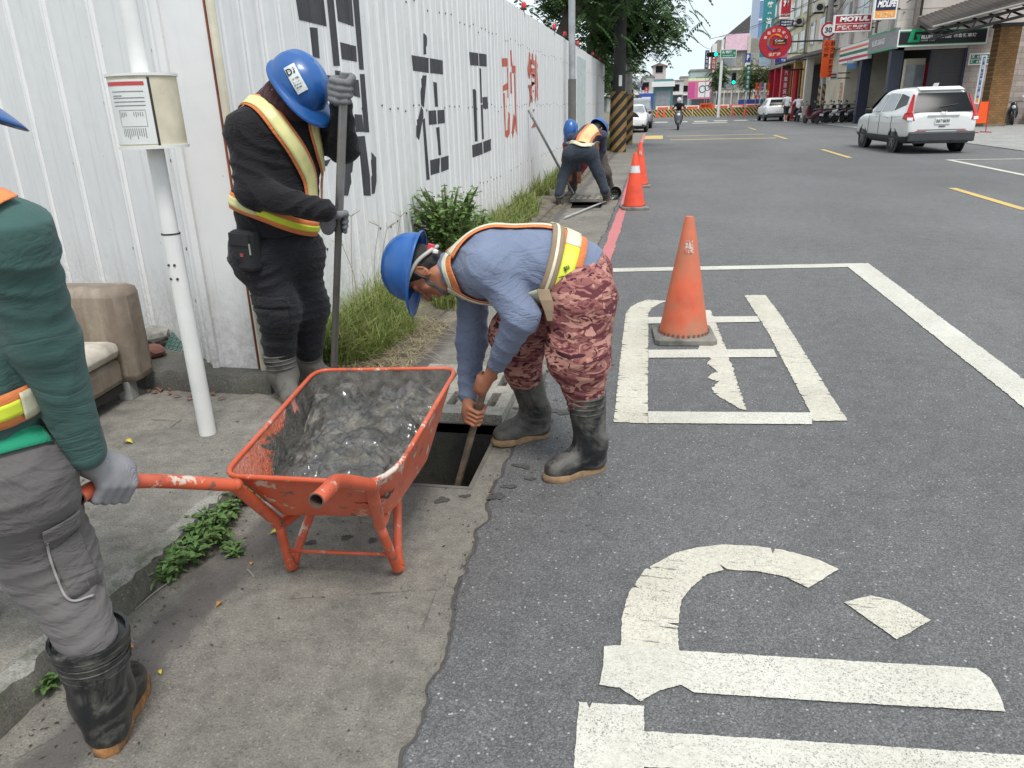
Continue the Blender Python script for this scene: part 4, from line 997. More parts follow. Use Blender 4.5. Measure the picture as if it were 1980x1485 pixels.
# sticker on the helmet
def decal(name, S_hit, w_, h_, up, mat, parent, off=.004, n=5):
    c = V3(S_hit[0]); nn = unit(S_hit[1]); up = unit(V3(up) - nn * (V3(up) @ nn)); x_ = np.cross(up, nn); R = S_hit[2]
    mb = MB(); 
    for i in range(n + 1):
        for j in range(n + 1):
            a = (i / n - .5) * w_; b = (j / n - .5) * h_; d = R - math.sqrt(max(1e-6, R * R - a * a - b * b)); mb.v.append(tuple(c + x_ * a + up * b + nn * (off - d)))
    mb.f = [(i * (n + 1) + j, (i + 1) * (n + 1) + j, (i + 1) * (n + 1) + j + 1, i * (n + 1) + j + 1) for i in range(n) for j in range(n)]
    o = mb.build(name, mat, parent, 180, fix=False); return o, c + nn * (off + .0006), x_, up
hsd = SDF().ell(hc + u2 * .06 + np.array([.02, 0, .008]), (.142 * 1.02, .116 * 1.02, .128 * 1.02), (f2, s2, u2))
c_ = hsd.hit(572, 152); n_ = hsd.grad(c_[None])[0]; toC = np.array([0, 0, 1.])
stx = unit(AY(583, 172, YB) - AY(553, 118, YB))       # long side of the sticker runs down to the right
o, cc, x_, up_ = decal('helmet_sticker', (c_, n_, .14), .05, .12, -stx, M('sticker_white', (.62, .66, .64), .45, var=.2, scale=40), hat2, .013)
tw = unit(np.cross(up_, n_))
text('sticker_lettering', 'D♪', INK, hat2, cc + up_ * .018 - tw * .022, tw, up_, .04, .028, .03)
for i in range(4): text('sticker_lettering', ('工程', '3 7 4 2', 'No.', '水務')[i], INK, hat2, cc - up_ * (.006 + .012 * i) - tw * .018 - n_ * (.0018 * i), tw, up_, .034 - .006 * (i % 2), .008, .01)
vest = empty('vest', (0, 0, 0)); vest.parent = w2
st1 = [tuple(AY(480, 205, YB - .05)), (508, 207), (545, 250), (578, 298), (598, 345), (603, 390)]
vrib(tor2, st1, .088, .012, ORG); vrib(tor2, st1, .06, .017, SILVY, 'reflective_tape')
st2 = [tuple(AY(590, 222, YB + .05)), (604, 248), (614, 290), (622, 340), (631, 390)]
vrib(tor2, st2, .06, .012, ORG); vrib(tor2, st2, .036, .017, SILVY, 'reflective_tape')
bk = [tuple(AY(484, 205, YB + .02)), tuple(AY(452, 220, YB + .0)), tuple(AY(436, 270, YB)), tuple(AY(434, 330, YB)), tuple(AY(448, 385, YB))]
vrib(tor2, bk, .12, .012, ORG)
bt = [tuple(AY(438, 375, YB + .02)), (452, 388), (500, 408), (556, 430), (612, 440)]
vrib(tor2, bt, .075, .014, ORG); vrib(tor2, bt[2:], .03, .019, LIME, 'lime_tape'); vrib(tor2, bt[:3], .042, .018, SILVY, 'reflective_tape')
boot(w2, V3(J2['ta']) + [0, 0, .02], AY(552, 742, YB - .02), (.5, -.6, 0), .1, RUBD, SOLE, .082, .07, 5)
boot(w2, V3(J2['tb']) + [0, 0, .02], AY(600, 715, YB + .22), (.8, -.2, 0), .1, RUBD, SOLE, .075, .066, 6)
# belt pouch and cargo flap
PC = AY(476, 484, YB - .16)
axs = (unit([.92, -.38, 0]), unit([.38, .92, 0]), unit([.06, 0, 1]))
pch = MB().box(PC, (.155, .07, .19), axes=axs).build('belt_pouch', M('pouch_nylon', (.011, .011, .014), .7, bump=.3, bscale=300), w2, bevel=.02)
MB().box(PC + axs[2] * .055 - axs[1] * .036, (.14, .008, .06), axes=axs).build('pouch_flap', MATS['pouch_nylon'], pch, bevel=.006)
MB().box(PC - axs[1] * .038 + axs[0] * .015 - axs[2] * .015, (.022, .004, .016), axes=axs).build('pouch_badge', M('badge_red', (.3, .05, .05), .4), pch)
MB().tube([PC - axs[1] * .036 + axs[0] * .07 + axs[2] * .04, PC - axs[1] * .036 + axs[0] * .075 - axs[2] * .01], .004, 6).build('zip_pull', M('steel_bright', (.6, .6, .6), .3, .9), pch)
fl = [tr2.hit(*p) for p in ((486, 578), (505, 590), (530, 594), (556, 592), (562, 576))]
ribbon('cargo_flap', [tr2.hit(488, 578), tr2.hit(520, 586), tr2.hit(558, 584)], .05, tr2, .006, NAVY, w2)
ribbon('cargo_pocket', [tr2.hit(500, 624), tr2.hit(530, 628), tr2.hit(558, 626)], .13, tr2, .003, NAVY, w2)
# steel pipe
pipe = empty('steel_pipe', (0, 0, 0), 0, 'upright steel pipe gripped by the worker in black', 'pipe')
STEEL = M('dull_steel', (.34, .335, .32), .38, .75, var=.2, scale=9, dirt=(.2, .18, .15), damt=.35, dscale=5)
pb = PIPE_B + PD * ((PIPE_B[2] - .1) / -PD[2])
MB().tube([PIPE_T - PD * .02, pipe_at(395)], .019, 16).build('upper_tube', STEEL, pipe, 40); MB().tube([pipe_at(390), pb], .0165, 16).build('lower_tube', M('pipe_lower', (.2, .19, .175), .5, .6, dirt=(.1, .09, .08)), pipe, 40)

# ---------------------------------------------------------------- worker in green at the barrow handle
YG = 1.3
w3 = empty('person', (0, 0, 0), 0, 'worker in dark green sweatshirt and grey cargo trousers gripping the wheelbarrow handle', 'person')
F3 = unit([.62, .78, 0]); S3 = np.array([F3[1], -F3[0], 0])
HL = [AY(540, 1012, 1.95), AY(452, 938, 1.74), AY(300, 930, 1.56), AY(190, 936, 1.43), AY(152, 962, 1.36)]     # left handle of the barrow
pe3 = AY(-10, 900, YG + .02)
J3 = dict(f=F3, pelvis=pe3, waist=AY(-62, 720, YG + .02), chest=AY(-105, 510, YG + .04), neck=AY(-120, 340, YG), sa=AY(16, 462, YG - .03), sb=AY(-150, 430, YG + .2),
          ea=AY(86, 660, YG + .02), wa=AY(165, 872, YG + .08), eb=AY(-230, 640, YG + .3), wb=AY(-160, 820, YG + .4),
          ha=AY(25, 925, YG - .01), ka=AY(98, 1085, YG + .03), ta=AY(174, 1240, YG - .03), hb=AY(-90, 930, YG + .1), kb=AY(-140, 1120, YG + .15), tb=AY(-150, 1300, YG + .1),
          head=AY(-185, 212, YG + .08), hf=F3 * .9 + np.array([.25, 0, -.35]), hu=F3 * .3 + np.array([0, 0, .95]), hem=AY(0, 850, YG), hemn=(0.1, 0, -1))
GRN = cloth_mat('dark_green_fleece', (.05, .105, .096), .15, .45, wscale=(4, 4, 9)); GREY = cloth_mat('grey_work_cotton', (.125, .115, .113), .16, .6, dirt=(.12, .105, .09), damt=.3, wscale=(5, 5, 11))
sh3, tor3, tr3, _ = figure(w3, J3, GRN, GREY, SKIN, .0065, dict(wa=.16, ch=.17, pel=.165, dep=.8, ua=.079, el=.068, wr=.048, hip=.118, kn=.098, bt=.064, nk=.08, sh=.085, ak=.02), .0062, 17, (grip(SDF(), J3['wb'], (0, 0, 1), V3(J3['wb']) + [0, 0, .06], .01),))
hdir = unit(HL[3] - HL[4]); gC = V3(HL[3]) * .86 + V3(HL[2]) * .14
gw = V3(J3['wa'])
g3 = grip(SDF(), gC, unit(HL[2] - HL[3]), gC + np.array([-.012, -.02, .075]), .0205, 1, 1.12, .0025); g3.cap(gC + np.array([-.012, -.02, .07]), gw, .034, .042, k=.03)
g3.cut(gw + unit(gw - gC) * .005, unit(gw - gC)); g3.build('glove', GLOVE2, w3, .0033)
hat3 = helmet(w3, V3(J3['head']) + unit(J3['hu']) * .05, J3['hf'], J3['hu'], HAT, 1.05, .05)
hair(w3, J3); face_bits(w3, J3)
ribbon('chin_strap', [headp(J3, .0, .088, .03), headp(J3, .025, .08, -.03), headp(J3, .05, .055, -.085), headp(J3, .065, 0, -.125), headp(J3, .05, -.055, -.085), headp(J3, .0, -.088, .03)], .016, head_sdf(SDF(), J3['head'], J3['hf'], J3['hu'], 1, J3['neck']), .003, MATS['red_plastic'], hat3)
vest = empty('vest', (0, 0, 0)); vest.parent = w3
sl3 = [tuple(AY(-90, 345, YG - .1)), (-30, 385), (8, 400), tuple(AY(20, 450, YG - .12)), tuple(AY(5, 560, YG - .15)), tuple(AY(-5, 700, YG - .16))]
vrib(tor3, sl3[:3], .07, .014, ORG); 
b3 = [tuple(AY(-140, 800, YG - .05)), (-60, 810), (0, 795), (30, 782), (62, 765), tuple(AY(80, 735, YG + .05))]
vrib(tor3, b3, .075, .014, ORG); vrib(tor3, b3[1:4], .034, .019, LIME, 'lime_tape'); vrib(tor3, b3[3:5], .062, .022, SILV, 'reflective_tape')
us = SDF(); us.p = list(tr3.p); 
ribbon('undershirt_hem', [us.hit(-40, 868), us.hit(0, 858), us.hit(50, 846), us.hit(88, 838)], .05, us, .006, cloth_mat('green_undershirt', (.02, .27, .15), .1, .3), w3)
ribbon('pocket_flap', [tr3.hit(82, 1038), tr3.hit(118, 1022), tr3.hit(150, 1002)], .045, tr3, .007, GREY, w3)
ribbon('cargo_pocket', [tr3.hit(112, 1105), tr3.hit(142, 1090), tr3.hit(170, 1072)], .15, tr3, .003, GREY, w3)
ribbon('pocket_seam', [tr3.hit(88, 1042), tr3.hit(100, 1090), tr3.hit(125, 1150), tr3.hit(150, 1162), tr3.hit(178, 1150)], .005, tr3, .006, M('grey_thread', (.32, .31, .3), .8), w3)
boot(w3, V3(J3['ta']) + [0, 0, .01], AY(210, 1372, YG - .015), (-.4, 1, 0), .0, RUB, M('orange_gum_sole', (.33, .15, .05), .75, var=.3, scale=25, dirt=(.06, .05, .04), damt=.5, dscale=20), .086, .066, 8, open_top=True)
boot(w3, V3(J3['tb']), V3(J3['tb']) - [0, 0, .2], (.6, .75, 0), .1, RUB, SOLE, .08, .066, 9)
# ================================================================ wheelbarrow
def barrow_paint():
    t = NT('barrow_orange'); c = t.ramp(t.noise(5, 6), [(.3, (.50, .075, .028)), (.7, (.64, .12, .05))])
    n = t.noise(9, 9, t.vec((1, 1, 1)), .72); pk = t.ramp(t.noise(2.2, 5), [(.5, 0.0), (.75, .55)]); c = t.mix(pk, c, (.66, .24, .18))
    c = t.mix(t.ramp(n, [(.575, 0.0), (.61, 1.0)]), c, (.6, .5, .42)); c = t.mix(t.ramp(t.noise(17, 8, rough=.7), [(.57, 0.0), (.65, .9)]), c, (.10, .085, .07))
    t.bump(n, .15, .006); return t.done(c, .42)
def barrow_in():
    t = NT('barrow_inside_mud'); geo = t.tc.outputs['Object']; sx = t.n('SeparateXYZ'); t.l(geo, sx.inputs[0])
    n = t.math('ADD', t.noise(7, 8, rough=.65, dist=.6), t.math('SUBTRACT', t.math('MULTIPLY', t.math('SUBTRACT', sx.outputs['Z'], .36), 1.9), t.math('MULTIPLY', t.math('MAXIMUM', t.math('SUBTRACT', sx.outputs['Y'], 2.1), 0.0), .62)))
    m = t.ramp(n, [(.60, 0.0), (.645, 1.0)])
    mud = t.ramp(t.noise(22, 7), [(.3, (.05, .048, .043)), (.7, (.14, .132, .115))])
    c = t.mix(m, mud, t.ramp(t.noise(4, 4), [(.4, (.58, .13, .06)), (.6, (.66, .26, .19))])); t.bump(t.math('ADD', t.noise(26, 8, t.vec((1, 1, .45)), .7, 1.0), t.math('MULTIPLY', t.noise(90, 4), .4)), 1.0, .022); return t.done(c, t.ramp(t.noise(11, 5), [(.4, .10), (.65, .45)]))
BAR = barrow_paint(); BIN = barrow_in()
wb = empty('wheelbarrow', (0, 0, 0), 0, 'orange steel wheelbarrow with chipped paint, full of dark wet sludge', 'wheelbarrow')
ZR = .5
nl, nr, fl_, fr_ = G(430, 920, ZR), G(752, 936, ZR), G(611, 716, ZR + .02), G(884, 712, ZR + .02)
bnl, bnr = AY(535, 985, 1.93), AY(752, 985, 1.97); bnl[2] = bnr[2] = .29
bfl = fl_ * .9 + fr_ * .1 + (nl - fl_) * .30; bfr = fr_ * .9 + fl_ * .1 + (nr - fr_) * .30; bfl[2] = bfr[2] = .27
def rrect(c4, rad, n=6):
    out = []
    for i in range(4):
        p, a, b = c4[i], c4[i - 1], c4[(i + 1) % 4]; da = unit(a - p); db = unit(b - p); rr_ = rad[i]
        s0 = p + da * rr_; s1 = p + db * rr_
        for k in range(n + 1):
            t_ = k / n; out.append((1 - t_) ** 2 * s0 + 2 * t_ * (1 - t_) * p + t_ * t_ * s1)
    # even extra points along the straight sides
    res = []
    for i, p in enumerate(out):
        q = out[(i + 1) % len(out)]; L = np.linalg.norm(q - p); m = max(1, int(L / .06))
        res += [p + (q - p) * k / m for k in range(m)]
    return res
rimL = rrect([nl, nr, fr_, fl_], [.06, .13, .07, .07]); 
def tray_ring(t_, shrink=0.0):
    c4 = [nl + (bnl - nl) * t_, nr + (bnr - nr) * t_, fr_ + (bfr - fr_) * t_, fl_ + (bfl - fl_) * t_]; cen = sum(c4) / 4
    ring = []; base = rrect([np.array([0, 0, 0.]), np.array([1., 0, 0]), np.array([1., 1, 0]), np.array([0, 1., 0])], [.1, .2, .1, .1])
    for q in base:
        a, b = q[0], q[1]; p = (c4[0] * (1 - a) + c4[1] * a) * (1 - b) + (c4[3] * (1 - a) + c4[2] * a) * b
        d = cen - p; d[2] = 0; ring.append(p + unit(d) * shrink)
    return ring
mb = MB(); mb.loft([tray_ring(t_) for t_ in (0, .2, .45, .7, .88, .97, 1.0)], cap=False)
R1 = tray_ring(1.0); mb.poly(R1[::-1]); tray = mb.build('tray', BAR, wb, smooth=45)
mb = MB(); mb.loft([tray_ring(t_, .004) for t_ in (0, .2, .45, .7, .88, .95)], cap=False); mb.poly(tray_ring(.95, .004)); mb.build('tray_lining', BIN, tray, smooth=45)
rim = tray_ring(0); mb = MB(); mb.tube([p + np.array([0, 0, .0]) for p in rim + rim[:2]], .0085, 8, cap=False); mb.build('rim', BAR, tray, smooth=180)
# sludge
def sludge_mat():
    t = NT('wet_sludge'); c = t.ramp(t.noise(9, 8, rough=.62, dist=.8), [(.3, (.025, .025, .024)), (.5, (.08, .076, .068)), (.72, (.2, .178, .14))])
    h = t.math('ADD', t.noise(22, 4, t.vec((1, .7, 1)), .5, 2.2), t.math('MULTIPLY', t.noise(75, 5, rough=.65, dist=.6), .4)); t.bump(h, .7, .02)
    wet = t.ramp(t.noise(10, 6, rough=.65), [(.44, 1.0), (.6, 0.0)]); t.l(wet, t.b.inputs['Coat Weight']); t.b.inputs['Coat Roughness'].default_value = .1
    return t.done(c, t.ramp(t.noise(10, 6, rough=.65), [(.44, .28), (.6, .7)]), 0.0, .5)
from mathutils import noise as mno
sl = MB(); N = 130
for i in range(N + 1):
    for j in range(N + 1):
        a, b = i / N, j / N; e = min(a, 1 - a, b, 1 - b); t0 = .52 - .16 * b + .26 * max(0, .36 - a)
        c4 = [nl + (bnl - nl) * t0, nr + (bnr - nr) * t0, fr_ + (bfr - fr_) * t0, fl_ + (bfl - fl_) * t0]
        aa = .01 + a * .98; bb = .01 + b * .98
        p = (c4[0] * (1 - aa) + c4[1] * aa) * (1 - bb) + (c4[3] * (1 - aa) + c4[2] * aa) * bb
        q = Vector((p[0] * 9, p[1] * 9, 1.3)); z = .022 * mno.fractal(q, .9, 2.1, 4) + .016 * abs(mno.noise(q * 3.1)) + .006 * mno.noise(q * 5)
        p[2] += z + .03 * min(1, e * 5) - .01
        if b > .8: p[2] += (b - .8) * .5 * (.6 + .6 * mno.noise(Vector((a * 6, 2, 0))))
        sl.v.append(tuple(p))
sl.f = [(i * (N + 1) + j, (i + 1) * (N + 1) + j, (i + 1) * (N + 1) + j + 1, i * (N + 1) + j + 1) for i in range(N) for j in range(N)]
tag(sl.build('sludge', sludge_mat(), None, smooth=180), 'glistening dark wet sludge heaped in the orange wheelbarrow', 'sludge')
# tubular frame: handles run under the tray and on to the wheel
HR = [AY(735, 1013, 1.95), AY(716, 938, 1.76), AY(655, 930, 1.6), AY(636, 945, 1.5), AY(612, 968, 1.43)]
wheel_c = (fl_ + fr_) / 2 + np.array([0, .10, 0]); wheel_c[2] = .19
for nm, H0, side in (('left', HL, -1), ('right', HR, 1)):
    fwd = wheel_c + np.array([side * .05, 0, .0])
    sx = np.cross(unit(wheel_c - (nl + nr) / 2), [0, 0, 1.])
    path = [H0[4], H0[3], H0[2], H0[1] * .97 + H0[2] * .03, H0[1], H0[1] * .9 + H0[0] * .1, H0[0] * .85 + H0[1] * .15, H0[0], H0[0] * .9 + fwd * .1 + np.array([0, 0, -.01]), H0[0] * .5 + fwd * .5 + np.array([0, 0, .0]), fwd]
    if nm == 'left': path = [H0[4], H0[3] * .6 + H0[4] * .4, H0[3] * .8 + H0[2] * .2] + path[2:]
    h_ = MB().tube(path, .019, 14, cap=False, smooth=5).build('handle', BAR, wb, smooth=180)
    d0 = unit(np.array(path[0]) - np.array(path[1]))
    MB().lathe([(.019, 0), (.019, .002), (.016, .002), (.016, -.05), (.001, -.05)], path[0], 16, d0, cap=False).build('handle_mouth', M('tube_inside', (.1, .06, .045), .7), h_, 60)
gl, gr_ = G(563, 1108), G(770, 1112)
for base, topn, topf in ((gl, HL[0], None), (gr_, HR[0], None)):
    b0 = np.array([base[0], base[1], .016]); n0 = np.array(topn) + [0, 0, -.01]; far = np.array([topn[0], topn[1] + .30, .262]); far[0] = far[0] * .8 + wheel_c[0] * .2
    up = unit(n0 - b0); uf = unit(far - b0)
    MB().tube([n0, b0 + up * .05, b0 + up * .012 + np.array([0, .004, 0]), b0 + np.array([0, .03, 0]), b0 + uf * .075, far], .0155, 12, smooth=5).build('leg', BAR, wb, smooth=180)
zc = .15; lp = gl + (np.array(HL[0]) - gl) * .42; rp = gr_ + (np.array(HR[0]) - gr_) * .42; lp[2] = rp[2] = .115
MB().tube([gl + (np.array(HL[0]) - gl) * (.115 / HL[0][2]), gr_ + (np.array(HR[0]) - gr_) * (.115 / HR[0][2])], .006, 8).build('brace', BAR, wb, smooth=180)
wd = np.cross(unit((fl_ + fr_ - nl - nr) * [1, 1, 0]), [0, 0, 1.])
wl = MB().lathe([(.10, -.035), (.15, -.045), (.18, -.035), (.19, 0), (.18, .035), (.15, .045), (.10, .035)], wheel_c, 28, wd).build('wheel', RUB, wb, smooth=50)
MB().lathe([(.02, -.05), (.1, -.03), (.1, .03), (.02, .05)], wheel_c, 20, wd).build('hub', BAR, wl, smooth=50)
# ================================================================ drain cover
CVC = concrete_mat('drain_cover_concrete', (.26, .235, .2), (.37, .345, .3))
cov = empty('drain_cover', (-1.0175, 3.85, 0), 0, 'slotted concrete drain cover lying beyond the open hole', 'drain cover')
def slotted(x0, x1, y0, y1, z0, z1, slots):
    xs = sorted({x0, x1, *[s[0] for s in slots], *[s[1] for s in slots]}); ys = sorted({y0, y1, *[s[2] for s in slots], *[s[3] for s in slots]}); mb = MB()
    hole = lambda i, j: any(s[0] <= (xs[i] + xs[i + 1]) / 2 <= s[1] and s[2] <= (ys[j] + ys[j + 1]) / 2 <= s[3] for s in slots)
    for i in range(len(xs) - 1):
        for j in range(len(ys) - 1):
            if not hole(i, j): mb.add([(xs[i], ys[j], z1), (xs[i + 1], ys[j], z1), (xs[i + 1], ys[j + 1], z1), (xs[i], ys[j + 1], z1)], [(0, 1, 2, 3)])
    for a, b, c, d in [(x0, x1, y0, y1)] + list(slots): mb.add([(a, c, z0), (b, c, z0), (b, d, z0), (a, d, z0), (a, c, z1), (b, c, z1), (b, d, z1), (a, d, z1)], [(0, 1, 5, 4), (1, 2, 6, 5), (2, 3, 7, 6), (3, 0, 4, 7)])
    return mb
sl_ = [(-.235 + k * .105, -.185 + k * .105, -.36 + r_ * .30, -.17 + r_ * .30) for k in range(5) for r_ in range(2)]
slotted(-.295, .295, -.47, .27, .001, .055, sl_).build('slab', CVC, cov)
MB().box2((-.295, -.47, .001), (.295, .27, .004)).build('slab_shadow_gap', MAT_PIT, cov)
cov2 = empty('drain_cover', (-1.14, 12.95, 0), 0, 'slotted concrete drain cover beside the far workers', 'drain cover')
slotted(-.28, .28, -.4, .4, .001, .045, sl_).build('slab', CVC, cov2)

# ================================================================ traffic cones
def cone(name, loc, rz, label, group=None, old=True, z=1.0, collar=False):
    c = empty(name, loc, rz, label, 'cone', group)
    t = 'weathered_cone' if old else 'bright_cone'
    cm = M(t, (.62, .12, .055) if old else (.75, .075, .03), .55, var=.2, scale=5, dirt=(.34, .19, .115) if old else (.5, .2, .12), damt=.47 if old else .12, dscale=4)
    H_ = .80 * z
    MB().lathe([(.165 * z, .035), (.158 * z, .06), (.03 * z, H_ - .01), (.026 * z, H_)], (0, 0, 0), 32).build('shell', cm, c, smooth=40)
    b = MB(); w_ = .198 * z
    pl = [(-w_, -w_ + .03), (-w_ + .03, -w_), (w_ - .03, -w_), (w_, -w_ + .03), (w_, w_ - .03), (w_ - .03, w_), (-w_ + .03, w_), (-w_, w_ - .03)]
    b.loft([[(x, y, 0) for x, y in pl], [(x, y, .03) for x, y in pl], [(x * .94, y * .94, .038) for x, y in pl]]); b.build('base', M('cone_base_rubber', (.15, .145, .13), .85, var=.3, scale=12, dirt=(.3, .28, .24), damt=.4), c, smooth=30)
    tm = M('cone_tab_grey', (.13, .12, .11), .8)
    for k in range(30):
        a = 2 * math.pi * k / 30; MB_ = None
        if k == 0: tabm = MB().box((0, 0, 0), (.006, .016 * z, .014)).mesh('tab'); tabm.materials.append(tm)
        o = link('tab', tabm, None, c); o.location = (.166 * z * math.cos(a), .166 * z * math.sin(a), .052); o.rotation_euler = (0, 0, a)
    if collar:
        r0 = lambda zz: (.158 + (.03 - .158) * (zz - .06) / (H_ - .07)) * z + .0015
        MB().lathe([(r0(.52), .52), (r0(.62), .62)], (0, 0, 0), 32, cap=False).build('reflective_collar', M('cone_silver', (.6, .62, .64), .4, dirt=(.5, .3, .25), damt=.3, dscale=20), c, smooth=180)
    else:
        p = [(-.022, .585), (.022, .585), (.018, .655), (-.016, .66)]; r0 = lambda zz: (.158 + (.03 - .158) * (zz - .06) / (H_ - .07)) * z + .0022
        mbt = MB()
        for i in range(7):
            for j in range(5):
                a = -math.pi / 2 + (i / 6 - .5) * .85; zz = .575 + .08 * j / 4; mbt.v.append((r0(zz) * math.cos(a), r0(zz) * math.sin(a), zz))
        mbt.f = [(i * 5 + j, (i + 1) * 5 + j, (i + 1) * 5 + j + 1, i * 5 + j + 1) for i in range(6) for j in range(4)]
        tt = NT('worn_foil'); tt.l(tt.ramp(tt.noise(70, 4, rough=.7), [(.45, (.55, .55, .52)), (.52, (.5, .12, .07))]), tt.b.inputs['Base Color']); tt.b.inputs['Roughness'].default_value = .5
        mbt.build('foil_patch', tt.m, c, smooth=180, fix=False)
    return c
pc = G(1328, 655); cone('traffic_cone', (pc[0] - .025, pc[1], .0125), .08, 'faded dirty orange cone standing on the painted parking bay character')
cone('traffic_cone', (-.35, 11.6, .012), .2, 'bright orange cone with silver collar beside the far drain workers', old=False, collar=True)
p = G(1236, 362); cone('traffic_cone', (p[0], p[1], .012), .1, 'bright orange cone behind the silver collared cone on the red line', old=False)

# ================================================================ bus-stop style pole with timetable drum
POLE = M('pole_white', (.72, .72, .7), .4, var=.08, dirt=(.45, .41, .34), damt=.22, dscale=4)
sp = empty('timetable_pole', (-2.028, 2.89, .1), 0, 'slim white pole carrying a round timetable drum beside the sofa', 'pole')
tp = AY(235, -60, 2.9); dv = unit(tp - V3([-2.028, 2.89, .1])); L_ = np.linalg.norm(tp - V3([-2.028, 2.89, .1]))
MB().tube([(0, 0, 0), dv * .93], .0375, 20).build('lower_post', POLE, sp, 40); MB().tube([dv * .925, dv * (L_ + .6)], .034, 20).build('upper_post', POLE, sp, 40)
MB().lathe([(.039, 0), (.039, .006)], dv * .926, 20, dv).build('joint_ring', MATS['screw_dark'], sp, 40)
for a, zz in ((-1.2, .80), (-1.9, .80), (-1.15, .74), (-1.95, .74)):
    MB().lathe([(.006, 0), (.005, .006), (.001, .007)], dv * zz + np.array([math.cos(a), math.sin(a), 0]) * .036, 8, (math.cos(a), math.sin(a), 0)).build('bolt', MATS['screw_dark'], sp)
dc = dv * 1.285; dr = .128
drum = MB().lathe([(dr, 0), (dr, .262)], dc, 40, dv).build('drum', M('drum_cream', (.62, .565, .43), .5, var=.14, scale=9, dirt=(.5, .4, .26), damt=.35, dscale=8), sp, 40)
MB().lathe([(dr + .006, -.008), (dr + .006, .004)], dc, 40, dv).build('drum_lip', POLE, drum, 40); MB().lathe([(dr + .006, 0), (dr + .006, .01), (.01, .014)], dc + dv * .262, 40, dv).build('drum_lid', POLE, drum, 40)
def on_drum(a, zz, off): return dc + dv * zz + np.array([math.cos(a), math.sin(a), 0]) * (dr + off)
cam_a = math.atan2(-2.89, 2.028)
def drum_patch(nm, a0, a1, z0, z1, mat, off, par):
    mb = MB(); n = 14
    for i in range(n + 1):
        a = a0 + (a1 - a0) * i / n; mb.v += [tuple(on_drum(a, z0, off)), tuple(on_drum(a, z1, off))]
    mb.f = [(2 * i, 2 * i + 2, 2 * i + 3, 2 * i + 1) for i in range(n)]; return mb.build(nm, mat, par, 180, fix=False)
pa0, pa1 = cam_a - 1.35, cam_a + .12
paper = drum_patch('timetable_sheet', pa0, pa1, .012, .25, M('paper', (.7, .71, .69), .6, var=.06), .002, drum)
drum_patch('sheet_header', pa0 + .1, pa1 - .1, .228, .242, M('header_red', (.5, .06, .06), .5), .003, drum)
drum_patch('sheet_border', pa1 + .0, pa1 + .07, .004, .258, MATS['screw_dark'], .003, drum)
for zz in (.205, .19, .182, .168, .154): drum_patch('printed_line', pa0 + .3, pa1 - (.15 if zz != .19 else .8), zz, zz + .003, M('print_grey', (.2, .2, .22), .7), .003, drum)
for zz in (.138, .078): drum_patch('printed_line', pa0 + .45, pa1 - .2, zz, zz + .0016, MATS['print_grey'], .003, drum)
for aa in (pa0 + .45, pa1 - .2): drum_patch('printed_line', aa, aa + .012, .078, .139, MATS['print_grey'], .003, drum)
rr = np.random.RandomState(5)
for k in range(12):
    aa = pa0 + .5 + k * .062; drum_patch('printed_text', aa, aa + .02, .062 - rr.uniform(.015, .035), .072, MATS['print_grey'], .003, drum)
    if k < 4 or k > 6: drum_patch('printed_text', aa, aa + .02, .132 - rr.uniform(.01, .02), .132, MATS['print_grey'], .003, drum)
# ================================================================ derelict sofa
LEA = NT('worn_leatherette'); c = LEA.ramp(LEA.noise(4, 7, rough=.65), [(.3, (.15, .115, .085)), (.7, (.27, .22, .17))])
c = LEA.mix(LEA.ramp(LEA.noise(3, 6, LEA.vec((3, 3, .5)), .65), [(.5, 0.0), (.72, .6)]), c, (.42, .36, .29)); LEA.bump(LEA.noise(16, 6), .3, .02); LEA = LEA.done(c, .62)
LEAW = M('peeled_leatherette', (.52, .47, .4), .75, var=.2, scale=14, dirt=(.3, .25, .19), damt=.35, dscale=9)
sofa = empty('sofa', (-2.63, 2.95, .1), R_(6), 'derelict brown leatherette sofa with peeling seat against the hoarding wing', 'sofa')
def soft(mb, nm, mat, bev): return mb.build(nm, mat, sofa, smooth=60, bevel=bev)
soft(MB().box2((-.62, -.62, .10), (-.02, .28, .245)), 'seat_base', LEA, .035)
soft(MB().box2((-.60, -.62, .245), (.0, .275, .34)), 'seat_cushion', LEAW, .045)
soft(MB().box2((-.66, .28, .09), (.045, .47, .60)), 'armrest', LEA, .05); soft(MB().box2((-.66, -.85, .09), (.045, -.66, .60)), 'armrest', LEA, .05)
soft(MB().box2((-.86, -.80, .12), (-.6, .47, .70)), 'backrest', LEAW, .05)
for x, y in ((-.06, .33), (-.06, -.72), (-.7, .33), (-.7, -.72)):
    MB().prism([(x - .035, y - .035, .1), (x + .035, y - .035, .1), (x + .035, y + .035, .1), (x - .035, y + .035, .1)], (.012, -.01, -.1)).build('leg', M('sofa_leg_grey', (.25, .25, .24), .6), sofa, bevel=.004)
MB().box2((-.62, -.6, .06), (-.04, .27, .1)).build('seat_frame', M('dark_board', (.03, .027, .024), .8), sofa)
